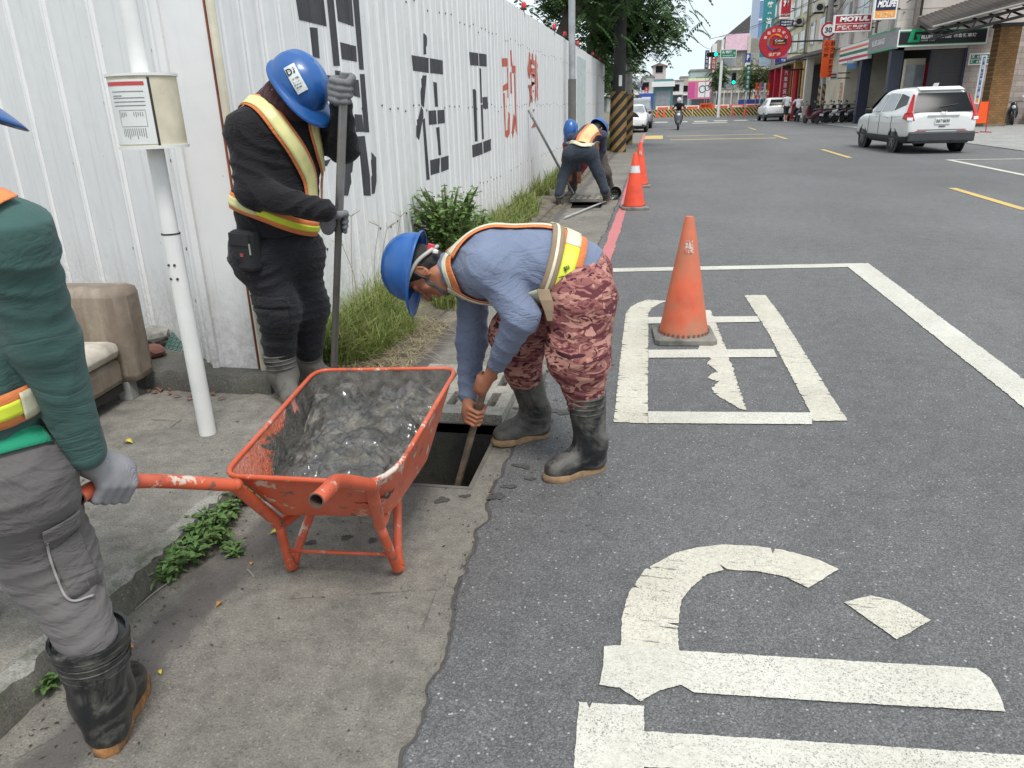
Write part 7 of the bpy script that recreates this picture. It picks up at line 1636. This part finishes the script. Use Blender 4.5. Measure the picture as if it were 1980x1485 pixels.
# orange barrier stand near the column
bs = empty('barrier_stand', (*G(1893, 258)[:2], .03), R_(20), 'orange folding barrier beside the brown column', 'barrier')
MB().prism([(-.25, 0, .35), (.25, 0, .35), (.18, 0, 1.15), (-.18, 0, 1.15)], (0, .03, 0)).build('panel', SORG, bs); 
for x in (-.28, .28): MB().tube([(x, 0, .02), (x * .7, 0, 1.2)], .018, 8).tube([(x, -.3, .02), (x, .3, .02)], .018, 8).build('leg', SRED, bs)
# ---------------------------------------------------------------- shop houses beyond
def house(name, label, X0, X1, Y0, Y1, H, wall, win=None, storeys=3, z0=4.4, cat='building', pil=None, gf=True):
    r = empty(name, (X0, Y0, 0), 0, label, cat); w, d = X1 - X0, Y1 - Y0
    MB().box2((0, 0, z0 if gf else 0), (w, d, H)).build('wall', wall, r)
    if gf:
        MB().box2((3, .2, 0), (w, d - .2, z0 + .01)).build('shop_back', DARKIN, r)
        n = max(2, int(d / 4.5) + 1)
        for k in range(n): y = k * (d - .6) / (n - 1); MB().box2((.02, y, 0), (.55, y + .6, z0)).build('pillar', pil or wall, r)
    MB().box2((-.15, -.02, H), (w + .1, d + .02, H + .25)).build('parapet', GREYW, r)
    if win:
        n = max(1, int(d / 3.2)); fh = (H - z0) / storeys
        for s_ in range(storeys):
            MB().box2((-.12, .0, z0 + s_ * fh), (.0, d, z0 + s_ * fh + .18)).build('ledge', GREYW, r)
            for k in range(n):
                y = (k + .5) * d / n; z = z0 + s_ * fh + fh * .28
                wo_ = MB().box2((-.05, y - 1.05, z), (-.001, y + 1.05, z + fh * .55)).build('window', C('window_frame_grey', (170, 168, 162), .5), r); MB().box2((-.06, y - .95, z + .08), (-.045, y - .04, z + fh * .55 - .08)).build('pane', GLASSL, wo_); MB().box2((-.06, y + .04, z + .08), (-.045, y + .95, z + fh * .55 - .08)).build('pane', GLASSL, wo_)
        nx = max(1, int(w / 3.2))
        for s_ in range(storeys):
            for k in range(nx):
                x = (k + .5) * w / nx; z = z0 + s_ * fh + fh * .28; wo_ = MB().box2((x - .9, -.05, z), (x + .9, -.001, z + fh * .55)).build('window', MATS['window_frame_grey'], r); MB().box2((x - .8, -.06, z + .08), (x - .03, -.045, z + fh * .55 - .08)).build('pane', GLASSL, wo_); MB().box2((x + .03, -.06, z + .08), (x + .8, -.045, z + fh * .55 - .08)).build('pane', GLASSL, wo_)
    return r
TAN = C('tan_pillar', (176, 138, 84), .7, var=.15, scale=2); REDC = C('red_pillar', (190, 34, 56), .5, var=.1); PALEP = C('pale_pillar', (214, 208, 200), .7, var=.1)
house('shop_house', 'beige shop house above the striped fascia', 11.1, 26, 60.4, 68, 13.5, PLASTER, True, 3, pil=PALEP); house('shop_house', 'cream shop house with tan pillars behind the utility post', 11.0, 26, 68.05, 78, 12.5, C('cream_wall', (212, 204, 170), .8, var=.12, scale=.6, dirt=srgb(160, 150, 120), damt=.3, dscale=.7), True, 3, pil=TAN)
house('shop_house', 'grey shop house behind the teal sign', 11.3, 24, 78.05, 92, 11, GREYW, True, 3, pil=REDC)
ACM = C('ac_white', (206, 204, 198), .5, var=.06, dirt=srgb(150, 140, 124), damt=.3)
for i, (x, y, z, lab) in enumerate(((10.6, 44.6, 6.95, 'air conditioner on the garage side wall near the corner'), (10.6, 49.0, 5.0, 'air conditioner above the striped fascia'), (10.6, 57.5, 7.1, 'air conditioner high over the parked scooters'), (10.7, 62.5, 7.2, 'air conditioner on the beige shop house'), (10.7, 66.0, 10.2, 'upper air conditioner on the beige shop house'), (10.6, 70.5, 7.0, 'air conditioner on the cream shop house'), (10.6, 75.0, 9.6, 'upper air conditioner on the cream shop house'))):
    a_c = empty('air_conditioner', (x, y, z), 0, lab, 'air conditioner', 'air conditioners on the shop fronts'); MB().box2((-.3, -.4, 0), (.35, .4, .6)).build('case', ACM, a_c, bevel=.02); MB().lathe([(.22, 0), (.22, .015), (.02, .018)], (0.02, -.4, .3), 18, (0, -1, 0)).build('fan_grille', DARKM, a_c); MB().box2((-.3, -.35, -.06), (.4, -.3, 0)).box2((-.3, .3, -.06), (.4, .35, 0)).build('bracket', DARKM, a_c)
for i, (y, lab) in enumerate(((60.3, 'drain pipe at the joint of garage and beige house'), (68.0, 'drain pipe between beige and cream shop houses'), (46.2, 'drain pipe on the garage side wall'))): tag(MB().tube([(10.9, y, 4.6), (10.9, y, 12)], .07, 8).build('drain_pipe', C('pipe_grey_brown', (128, 118, 108), .7)), lab, 'pipe')
rc_ = np.random.RandomState(4)
for i in range(6):
    a = np.array([10.75, 43 + i * 2.6, 5.0 + rc_.uniform(0, 2.5)]); b = a + np.array([-.1, 2.6 + rc_.uniform(0, 3), rc_.uniform(-1, 1)]); P_ = [a + (b - a) * t_ - UZ * (1.1 * t_ * (1 - t_)) for t_ in np.linspace(0, 1, 12)]
    tag(MB().tube(P_, .02, 5).build('slack_wire', BLACKP), 'slack black wire looped along the upper shop fronts', 'wire', 'slack wires on the shop fronts')
# posters and shop bits under the arcade
sign('shop_poster', 'sky blue poster hung under the striped fascia', (1637, 115, 1658, 133), 50.5, SKY_, [(.05, .6, .95, .95, SWHITE)], (), th=.03, stand=None, arm=None)
sign('flag_sign', 'pale blue upright flag beside the dark shop column', (1664, 160, 1679, 194), 49.5, SKY_, [(.1, .1, .9, .3, SWHITE), (.2, .5, .8, .8, SWHITE)], (), th=.02, stand=1); sign('shop_lightbox', 'small white lightbox with striped logo on the arcade', (1604, 138, 1621, 155), 52.5, SWHITE, [(.15, .55, .85, .75, SRED), (.15, .2, .85, .4, C('stripe_green', (40, 110, 80)))], (), th=.2, arm=.7)
sign('price_board', 'tall salmon coloured price board by a pale shop pillar', (1621, 160, 1629, 196), 53.4, C('board_salmon', (224, 160, 130), .6), [], vtexts('咖啡特價', .2, .8, .05, .95, SWHITE), th=.05, stand=1)
vm = empty('vending_cabinet', (*G(1640, 226)[:2], .03), 0, 'grey cabinet standing in the arcade behind the scooters', 'cabinet'); MB().box2((-.55, 0, 0), (.55, .6, 2.1)).build('case', C('cabinet_grey', (150, 146, 138), .6), vm, bevel=.02); 
for x in (-.25, .2): MB().box2((x - .13, -.02, 1.35), (x + .13, .0, 1.5)).build('vent', DARKM, vm)
# ---------------------------------------------------------------- hanging signs over the pavement
sign('shop_sign', 'red horizontal oil brand sign in two rows with white lettering', (1612, 27, 1687, 62), 45, SRED, [(0, .455, 1, .49, SWHITE)], [('MOTUL', .13, .6, .93, .92, SWHITE, .06, .15), ('維修/保養/改裝', .07, .1, .93, .4, SWHITE, .03)], th=.3, frame=SWHITE, arm=.2)
sign('shop_sign', 'navy and amber vertical sign above the garage fascia', (1689, -60, 1744, 37), 41.2, SNAVY, [(0, 0, 1, .17, SYEL)], [('MDLIFE', .1, .24, .92, .38, SWHITE, .05, .2), ('行遊天下', .08, .42, .92, .56, SWHITE, .03), ('汽車音響改裝', .12, .03, .88, .14, C('amber_pale', (250, 210, 150)))], th=.3, frame=SWHITE, arm=.2)
sign('shop_sign', 'tall teal vertical sign with white characters', (1467, -70, 1507, 128), 72, STEAL, [(0, 0, 1, .09, C('sign_pale_blue', (170, 190, 205)))], vtexts('大青葉汽車', .3, .8, .2, .97, SWHITE, .03), th=.3, frame=None, arm=1.5)
sign('shop_sign', 'red vertical sign with one big white character over a navy panel', (1508, -60, 1537, 36), 66, SRED, [(0, 0, 1, .03, SWHITE)], [('邦', .22, .24, .82, .52, SWHITE, .04), ('信義房屋', .08, .05, .92, .10, SWHITE)], th=.3, frame=SWHITE, arm=.3)
sign('shop_sign', 'navy panel with small white characters under the red vertical sign', (1507, 38, 1535, 52), 66, SNAVY, [], [('汽車美容', .1, .55, .9, .85, SWHITE), ('專業鍍膜', .1, .12, .9, .42, SWHITE)], th=.3, arm=.3)
rs_ = AY(1499, 82, 60.5); rsn = empty('round_sign', rs_, 0, 'big round red sign with coloured ring over the pavement', 'sign'); rad = 1.07
MB().lathe([(rad, .12), (rad, -.12)], (0, 0, 0), 40, (0, 1, 0)).build('disc', SRED, rsn, smooth=40); MB().lathe([(rad + .03, .14), (rad + .03, -.14)], (0, 0, 0), 40, (0, 1, 0), cap=False).build('edge_ring', C('edge_red', (120, 24, 40)), rsn, smooth=40)
for k, m_ in enumerate((SYEL, SORG, SGREEN, SBLUE, DARKM)):
    a0 = math.radians(40 + k * 54); a1 = a0 + math.radians(54); mb = MB(); rr2 = [(x, -.14, z) for x, z in [(.55 * math.cos(a), .55 * math.sin(a)) for a in np.linspace(a0, a1, 7)] + [(.45 * math.cos(a), .45 * math.sin(a)) for a in np.linspace(a1, a0, 7)]]; mb.prism(rr2, (0, -.012, 0)); mb.build('ring_segment', m_, rsn)
MB().box2((-.15, -.15, -.16), (.75, -.13, .2)).build('word_panel', SBLACK, rsn); text('lettering', 'Color', SWHITE, rsn, (-.05, -.156, .04), (1, 0, 0), UZ, .6, .13, .02); text('lettering', 'Custom', SYEL, rsn, (-.05, -.156, -.13), (1, 0, 0), UZ, .7, .13, .02)
for i, ch in enumerate('車體彩繪中心'):
    a = math.radians(155 - i * 26); text('lettering', ch, C('pale_lettering', (240, 200, 180)), rsn, (.78 * math.cos(a) - .11, -.135, .78 * math.sin(a) - .11), (1, 0, 0), UZ, .22, .22, .02)
text('lettering', '全烤漆', MATS['pale_lettering'], rsn, (-.42, -.135, -.9), (1, 0, 0), UZ, .84, .24, .02); MB().box2((1.0, -.05, -.05), (3.6, .05, .05)).build('bracket', DARKM, rsn)
sign('shop_sign', 'pink over blue sign under the round red one', (1498, 99, 1523, 122), 61.5, SPINK, [(0, 0, 1, .45, SBLUE)], [('專業', .5, .1, .9, .35, SWHITE)], th=.3, arm=1.4)
sign('shop_sign', 'dark red upright shop board with white characters', (1507, 126, 1530, 196), 63, C('board_crimson', (170, 24, 50), .5), [(0, .9, 1, 1, DARKM)], vtexts('汽車百貨行', .3, .7, .02, .88, SWHITE), th=.4, stand=None)
rp = empty('red_post', (*AY(1534, 200, 63)[:2], .03), 0, 'thick red post beside the crimson board', 'post'); MB().tube([(0, 0, 0), (0, 0, 3.4)], .2, 14).build('shaft', REDC, rp, 40); MB().box2((-.4, -.2, 3.4), (.5, .4, 3.5)).build('cap', DARKM, rp)
mt = empty('canopy_roof', (0, 0, 0), 0, 'rusty dark canopy over the crimson board and posts', 'canopy'); q0, q1 = AY(1500, 124, 63), AY(1600, 100, 56); MB().prism([q0, q1, q1 + [1.5, 1, .5], q0 + [1.5, 1, .5]], (0, 0, .08)).build('roof_sheet', AWM, mt); MB().tube([q0, q1], .07, 8).build('edge_beam', DARKM, mt)
# speed limit and orange warning sign on one post
sp_ = empty('speed_sign', (*AY(1602, 58, 52)[:2], .03), 0, 'round thirty limit sign above a tall orange warning board', 'sign'); z30 = AY(1602, 58, 52)[2] - .03
MB().tube([(0, .12, 0), (0, .12, z30 + .5)], .05, 10).build('post', GALV, sp_, 40); MB().lathe([(.43, .02), (.43, 0), (.31, -.002)], (0, 0, z30), 32, (0, 1, 0)).build('red_rim', SRED, sp_, smooth=40); MB().lathe([(.32, .01), (.32, -.008)], (0, -.006, z30), 32, (0, 1, 0)).build('disc', SWHITE, sp_); text('lettering', '30', INK, sp_, (-.21, -.02, z30 - .15), (1, 0, 0), UZ, .42, .3, .03)
ob = [AY(1589, 115, 52)[0] - sp_.location.x, AY(1611, 115, 52)[0] - sp_.location.x]; oz = [AY(1587, 151, 52)[2], AY(1612, 78, 52)[2]]
MB().box2((ob[0], -.02, oz[0]), (ob[1], .04, oz[1])).build('warning_board', SORG, sp_)
for i, ch in enumerate('前方道路施工'): text('lettering', ch, INK, sp_, (ob[0] + .42, -.03, oz[1] - .33 * (i + 1)), (1, 0, 0), UZ, .26, .26, .02)
for i, ch in enumerate('心行駛'): text('lettering', ch, INK, sp_, (ob[0] + .07, -.03, oz[1] - .33 * (i + 1)), (1, 0, 0), UZ, .26, .26, .02)
# ---------------------------------------------------------------- poles
def stripe_mat(name, a, b, w, tilt=.9):
    t = NT(name); wv = t.n('TexWave', Scale=w); wv.bands_direction = 'Z'; wv.wave_profile = 'SAW'
    sx = t.n('SeparateXYZ'); t.l(t.tc.outputs['Object'], sx.inputs[0]); cb_ = t.n('CombineXYZ'); t.l(t.math('ADD', sx.outputs['Z'], t.math('MULTIPLY', sx.outputs['X'], tilt)), cb_.inputs['Z']); t.l(cb_.outputs[0], wv.inputs['Vector'])
    c = t.ramp(wv.outputs['Fac'], [(0, a), (.5, b)], 'CONSTANT'); c = t.mix(1, c, t.ramp(t.noise(6, 6), [(.3, .6), (.7, 1.15)]), 'MULTIPLY'); return t.done(c, .7)
STRP = stripe_mat('hazard_stripes', (.02, .019, .018), (.33, .19, .06), .9, -1.1)
up = empty('utility_pole', (-1.36, 25.85, 0), 0, 'black utility pole with amber striped base under the drooping tree', 'pole'); CONP = C('dark_pole', (52, 50, 50), .8, var=.2, scale=3)
MB().tube([(0, 0, 1.8), (.03, 0, 9)], [.2, .15], 18).build('shaft', CONP, up, 40); MB().tube([(0, 0, 0), (0, 0, 1.85)], .27, 22).build('striped_sleeve', STRP, up, 40); MB().box2((-.0, -.22, 2.0), (.1, -.2, 2.32)).build('pole_tag', SWHITE, up)
up2 = empty('utility_pole', (-1.25, 30.5, 0), 0, 'grey pole with striped base just behind the black one', 'pole'); MB().tube([(0, 0, 0), (0, 0, 1.8)], .2, 16).build('striped_sleeve', STRP, up2, 40); MB().tube([(0, 0, 1.7), (0, 0, 8)], .13, 14).build('shaft', C('grey_pole', (128, 126, 122), .7), up2, 40)
lp_ = empty('lamp_post', (-1.88, 17.0, .1), 0, 'slim galvanised post standing close to the hoarding', 'post'); MB().tube([(0, 0, 0), (0, 0, 1.9)], .085, 14).build('lower_shaft', C('post_grey_dark', (104, 102, 98), .6), lp_, 40); MB().tube([(0, 0, 1.85), (-.02, 0, 6)], .07, 14).build('upper_shaft', GALV, lp_, 40)
ru = empty('utility_pole', (10.25, 55.5, 0), 0, 'grey concrete utility pole with orange spiral base on the pavement', 'pole'); MB().tube([(0, 0, 0), (.0, 0, 11)], [.2, .15], 16).build('shaft', C('concrete_pole', (140, 136, 130), .85), ru, 40); MB().tube([(0, 0, .1), (0, 0, 2.3)], .23, 16).build('striped_sleeve', stripe_mat('spiral_stripes', (.06, .05, .045), (.42, .24, .1), .7, 1.2), ru, 40); MB().tube([(.0, -.2, 7.4), (.9, -.2, 7.6)], .05, 8).build('cross_arm', DARKM, ru)
wp = empty('pipe_riser', (AY(1752, 20, 44)[0], 42.2, 4.6), 0, 'bundle of grey service pipes rising on the garage wall', 'pipe'); MB().tube([(0, 0, 0), (0, 0, 5)], .12, 10).build('riser', C('riser_grey', (120, 112, 106), .7), wp, 40); MB().tube([(.2, .02, .4), (.2, .02, 5)], .06, 8).build('conduit', DARKM, wp, 40)
for i, (a, b) in enumerate(((( 10.25, 55.5, 8.2), (-1.25, 30.5, 7.8)), ((10.25, 55.5, 7.6), (3.9, 75, 6.6)), ((11.0, 42.4, 6.4), (10.25, 55.5, 7.6)), ((10.25, 55.5, 7.9), (6.2, 100, 8.5)), ((-1.36, 25.85, 8.5), (4.0, 75, 6.8)), ((-1.25, 30.5, 7.2), (6, 110, 7.8)), ((10.25, 55.5, 8.6), (11, 42.4, 8.2)), ((11.2, 42.4, 5.6), (13.4, 42.2, 7.2)), ((11.2, 42.4, 5.2), (10.25, 55.5, 5.4)))):
    a, b = V3(a), V3(b); P_ = [a + (b - a) * t_ - UZ * (4 * .035 * np.linalg.norm(b - a) * .35 * t_ * (1 - t_)) for t_ in np.linspace(0, 1, 20)]
    tag(MB().tube(P_, .022, 5).build('overhead_cable', BLACKP), ('cable slung from the concrete pole across the road', 'cable running down to the signal mast', 'cable from the garage wall to the concrete pole', 'cable running far along the street', 'long cable from the black pole to the signal mast', 'upper cable leading away over the junction', 'top cable above the garage siding', 'short slanting cable on the garage wall', 'low cable along the shop fronts')[i], 'cable')
# ---------------------------------------------------------------- junction: signals, barriers, far buildings
GLOW = M('green_signal_glow', (.0, .8, .42), .4, emit=2.2)
def signal(loc, label, horiz):
    r = empty('traffic_light', loc, 0, label, 'traffic light')
    if horiz: MB().box2((-.95, -.15, -.2), (.0, .15, .2)).build('housing', DARKM, r, bevel=.05); sp = [(-.78, 0), (-.48, 0), (-.17, 0)]
    else: MB().box2((-.2, -.15, -.1), (.2, .15, 1.0)).build('housing', DARKM, r, bevel=.05); sp = [(0, .8), (0, .48), (0, .12)]
    for i, (x, z) in enumerate(sp): MB().lathe([(.15, 0), (.14, .03), (.01, .05)], (x, -.15, z), 18, (0, -1, 0)).build('lens', GLOW if i == 2 else BLACKP, r, smooth=60); MB().lathe([(.17, 0), (.17, .18)], (x, -.15, z), 16, (0, -1, 0), cap=False).build('visor', DARKM, r)
    return r
ms = empty('signal_mast', (AY(1390, 205, 76)[0], 76, 0), 0, 'white signal mast with long arm at the junction', 'mast'); MB().tube([(0, 0, 0), (0, 0, 6.6)], .13, 12).build('post', SWHITE, ms, 40); MB().tube([(0, 0, 5.4), (-1.3, 0, 5.5)], .07, 8).build('arm', DARKM, ms, 40)
p = AY(1390, 105, 75.6); signal((p[0] - .1, 75.6, p[2]), 'horizontal signal with green light on the mast arm', True); p = AY(1418, 162, 78); s2_ = signal((p[0], 78, p[2]), 'low upright signal with green light before the pale tree', False); MB().tube([(0, .16, -p[2]), (0, .16, .2)], .05, 8).build('post', GALV, s2_)
sign('street_sign', 'green road name sign beside the signal mast', (1393, 95, 1424, 112), 75.8, C('road_sign_green', (20, 130, 100), .4), [], [('新明路', .1, .5, .75, .88, SWHITE, .03), ('Xinming Rd.', .12, .12, .8, .36, SWHITE, .01), ('↑', .82, .3, .94, .7, SWHITE, .03)], th=.06, frame=SWHITE)
sign('shop_sign', 'narrow navy vertical sign left of the signal mast', (1362, 97, 1372, 133), 98, SNAVY, [], vtexts('汽車百貨', .2, .8, .04, .96, SWHITE), th=.3, stand=1); sign('shop_sign', 'red vertical sign with white top behind the signal', (1374, 84, 1387, 145), 97, SRED, [(0, .72, 1, 1, SWHITE)], vtexts('普利司通', .2, .8, .04, .64, SWHITE), th=.3, stand=1)
sign('parking_sign', 'blue parking sign on a thin dark post', (1441, 103, 1452, 120), 84, C('parking_blue', (50, 60, 150), .4), [(0, -.5, 1, -.1, SWHITE)], [('P', .25, .2, .75, .85, SWHITE, .05)], th=.06, stand=1); sign('street_banner', 'narrow green vertical street banner beside the parking sign', (1440, 125, 1453, 174), 83, C('banner_green', (18, 96, 84), .5), [], vtexts('中壢市公所', .25, .75, .05, .95, SWHITE), th=.05, stand=1)
far = empty('grey_building', (AY(1388, 70, 112)[0], 112, 0), 0, 'weathered grey building with slanted roof behind the junction', 'building'); wF = AY(1486, 70, 112)[0] - AY(1388, 70, 112)[0]
MB().box2((0, 0, 0), (wF + 8, 14, 9.0)).build('wall', GREYW, far); MB().prism([(1.2, -.3, 9.0), (wF * .62, -.3, 9.0), (wF * .62, -.3, 11.8), (1.2, -.3, 9.6)], (0, 8, 0)).build('slanted_roof', C('roof_dark', (86, 82, 82), .8), far)
MB().box2((1.0, -.4, 7.6), (4.0, -.31, 9.6)).build('pink_hoarding', C('pale_pink', (226, 190, 204), .6), far); MB().box2((wF * .6, -.5, 5), (wF * .66, 0, 9.4)).build('column', C('col_pale', (190, 184, 170), .8), far)
for z in (2.4, 5.2): MB().box2((-.1, -.25, z), (wF + 8, 0, z + .25)).build('ledge', C('col_pale', (190, 184, 170)), far)
for k in range(4):
    for z in (2.9, 5.7): wv_ = MB().box2((.8 + k * 2.4, -.06, z), (2.5 + k * 2.4, -.001, z + 1.5)).build('window', MATS['window_frame_grey'], far); MB().box2((.9 + k * 2.4, -.08, z + .1), (2.4 + k * 2.4, -.062, z + 1.4)).build('pane', GLASSL, wv_)
bt_ = AY(1470, 40, 130); bb = empty('tower_block', (bt_[0], 132, 0), 0, 'blue glass tower partly hidden by the teal sign', 'building'); MB().box2((0, 0, 0), (14, 12, 26)).build('tower', C('blue_glass', (110, 136, 180), .3), bb); 
for k in range(9): MB().box2((-.05, -.05, 2 + k * 2.7), (14.05, -.001, 2.25 + k * 2.7)).build('floor_band', SWHITE, bb)
def far_house(u0, u1, vt, Y, mat, lab, roof=None, n=3, name='town_house'):
    a, b = AY(u0, vt, Y), AY(u1, vt, Y); w, H = b[0] - a[0], a[2]; r = empty(name, (a[0], Y, 0), 0, lab, 'building'); MB().box2((0, 0, 0), (w, 10, H)).build('wall', mat, r)
    if roof is not None: MB().prism([(-.3, -.3, H), (w + .3, -.3, H), (w * .5, -.3, H + w * .22)], (0, 10.6, 0)).build('roof', roof, r)
    else: MB().box2((-.1, -.1, H), (w + .1, 10, H + .25)).build('parapet', GREYW, r)
    m = max(1, int(w / 2.4))
    for k in range(m):
        for z in np.arange(3.3, H - 1.2, 3.1): wv_ = MB().box2(((k + .2) * w / m, -.05, z), ((k + .8) * w / m, -.001, z + 1.4)).build('window', MATS['window_frame_grey'], r); MB().box2(((k + .24) * w / m, -.07, z + .1), ((k + .76) * w / m, -.052, z + 1.3)).build('pane', GLASS, wv_)
    MB().box2((.1 * w, -.06, .1), (.9 * w, -.001, 2.6)).build('shopfront', C('shopfront_dim', (110, 118, 118), .5), r); MB().box2((0, -.9, 2.7), (w, -.001, 2.95)).build('shop_awning', SWHITE, r)
    return r
far_house(1336, 1378, 138, 118, C('pale_mint', (176, 196, 190), .7), 'pale green town house behind the pink billboard'); far_house(1262, 1288, 128, 150, C('pink_wall', (206, 190, 186), .7), 'pinkish house at the end of the street', C('roof_brown', (140, 116, 108), .8)); far_house(1288, 1322, 158, 160, C('white_wall', (206, 206, 202), .7), 'low white house beyond the pinkish one'); far_house(1228, 1264, 150, 135, C('grey_wall', (176, 176, 172), .7), 'grey house behind the roadside trees'); far_house(1316, 1342, 150, 175, C('tan_wall', (180, 172, 160), .7), 'distant tan house in the gap of the street')
far_house(1180, 1232, 140, 170, C('beige_wall', (190, 184, 172), .7), 'beige far house seen behind the tree trunks'); far_house(1100, 1182, 150, 150, MATS['grey_wall'], 'grey far house hidden behind hoarding and trees')
bbd = sign('billboard', 'pink billboard with white round figures beyond the barriers', (1329, 150, 1376, 192), 106, SPINK, [(.0, .86, 1, 1, C('pale_lime', (222, 232, 190))), (.45, .08, .95, .8, SWHITE), (.02, .05, .3, .8, C('deep_pink', (206, 90, 150)))], [], th=.3, stand=2)
for x, z, r_ in ((.6, .45, .45), (.8, .5, .35)): w_ = AY(1376, 170, 106)[0] - AY(1329, 170, 106)[0]; h_ = AY(1329, 150, 106)[2] - AY(1329, 192, 106)[2]; MB().lathe([(r_, 0), (r_ * .8, 0), (r_ * .8, -.01)], (x * w_, -.03, z * h_), 20, (0, 1, 0), cap=False).build('printed_ring', DARKM, bbd)
sf = empty('corner_shop', (AY(1262, 190, 100)[0], 104, 0), 0, 'teal glazed shop front at the end of the road', 'shop'); w_ = AY(1300, 190, 104)[0] - AY(1262, 190, 104)[0]; MB().box2((0, 0, 0), (w_, 6, 4.2)).build('wall', C('teal_shop', (84, 128, 130), .4), sf); MB().box2((-.2, -.5, 3.3), (w_ + .2, .1, 3.9)).build('fascia', SWHITE, sf); MB().box2((.3, -.04, .3), (w_ - .3, -.001, 2.8)).build('glazing', GLASSL, sf)
sign('shop_sign', 'small red vertical sign near the round traffic mirror', (1246, 168, 1254, 188), 80, SRED, [], vtexts('小吃店', .2, .8, .1, .9, SWHITE), th=.2, stand=1)
tm_ = empty('traffic_mirror', (AY(1226, 205, 58)[0], 58, 0), 0, 'round convex traffic mirror on two pale posts', 'mirror'); MB().lathe([(.55, 0), (.5, .08), (.3, .13), (.01, .15)], (.05, 0, 2.9), 24, (0, -1, 0)).build('mirror_face', CHROME, tm_, smooth=60); MB().tube([(-.35, .05, 0), (-.35, .05, 3.4)], .05, 8).build('post', SWHITE, tm_, 40); MB().tube([(.42, .05, 0), (.42, .05, 3.4)], .05, 8).build('post', SWHITE, tm_, 40)
tb = empty('portable_toilet', (AY(1249, 205, 57)[0], 57, 0), 0, 'blue cabin behind the parked silver car', 'cabin'); MB().box2((-.5, 0, 0), (.5, 1, 2.1)).build('cabin', SBLUE, tb, bevel=.04); MB().box2((-.3, -.02, 1.6), (.3, -.001, 1.85)).build('notice', SWHITE, tb); MB().box2((-.4, -.012, .1), (.4, -.001, 1.5)).build('door', C('door_blue', (50, 66, 130)), tb)
HZ = stripe_mat('barrier_stripes', (.03, .03, .028), (.52, .40, .12), .9, 1.0); YB_ = 84
xb = [AY(1262, 218, YB_)[0] + k * 2.02 for k in range(7)]
for k, x in enumerate(xb): tag(MB().prism([(x, YB_ - .15, .007), (x, YB_ + .15, .007), (x, YB_ + .08, .75), (x, YB_ - .08, .75)], (1.98, 0, 0)).build('road_barrier', HZ), 'low black and amber striped barrier block across the junction', 'barrier', 'striped barrier row')
WBO = C('barrier_orange', (236, 96, 60), .5); WBW = C('barrier_white', (232, 222, 210), .5)
for k in range(8):
    x = AY(1268, 210, 88)[0] + k * 1.55; m_ = (WBW, WBO, WBW, WBO)[k % 4]
    b_ = empty('water_barrier', (x, 88, 0), 0, ('white' if m_ is WBW else 'orange') + ' plastic water barrier behind the striped row', 'barrier', 'plastic barriers across the junction'); MB().prism([(0, -.25, 0), (0, .25, 0), (0, .12, .4), (0, .1, 1.05), (0, -.1, 1.05), (0, -.12, .4)], (1.48, 0, 0)).build('shell', m_, b_, bevel=.03); MB().box2((.2, -.125, .75), (1.3, -.10, .95)).build('reflective_band', WBO if m_ is WBW else WBW, b_)
sign('work_board', 'orange roadworks board standing behind the barriers', (1353, 199, 1378, 210), 86.5, SORG, [], [('道路施工', .1, .25, .9, .75, INK)], th=.04, stand=2)
for k in range(3):
    x = AY(1426, 212, 90)[0] + k * 2.3; b_ = empty('site_fence', (x, 90, 0), 0, ('blue printed site fence panel beyond the barriers' if k == 0 else 'teal printed site fence panel beyond the barriers'), 'fence', 'blue site fence panels'); MB().box2((0, 0, .1), (2.25, .06, 1.5)).build('panel', C('fence_teal', (40, 130, 150), .5) if k else SBLUE, b_); MB().box2((.3, -.01, .4), (1.9, -.001, 1.0)).build('printed_wave', SKY_, b_)
for k in range(22):
    x = AY(1384, 212, 99)[0] + k * .42; tag(MB().tube([(x, 99, 0), (x, 99, 2.6)], .06, 6).build('picket', (SWHITE, C('picket_grey', (150, 146, 140), .7))[k % 2]), 'upright pale site picket beneath the grey building', 'picket', 'pickets under the grey building')
for i, (u, Y, lab) in enumerate(((1271, 81, 'far orange cone before the striped barrier row'), (1284, 81.4, 'far orange cone second before the barrier row'), (1440, 80, 'far orange cone near the white hatchback'), (1416, 82.5, 'far orange cone at the end of the barrier row'))): p = AY(u, 220, Y); cone('traffic_cone', (p[0], Y, .007), 0, lab, 'far cones at the junction', old=False)
for i, (u, c_) in enumerate(((1459, SORG), (1475, SWHITE), (1482, SORG), (1497, C('flag_green', (90, 160, 90), .6)), (1466, SPINK))): sign('street_flag', ('orange', 'white', 'second orange', 'green', 'pink')[i] + ' advertising flag on a thin pole past the hatchback', (u, 160, u + 7, 190), 86 + i, c_, [(.2, .2, .8, .5, SWHITE)], [], th=.03, stand=1)
# parked/turning traffic hints and distant ground
tag(MB().box2((-120, 240, -1), (120, 250, 6)).build('tree_line', C('far_green', (96, 110, 92), .9, var=.35, scale=.2)), 'distant hazy green tree line closing the end of the street', 'trees', kind='stuff')
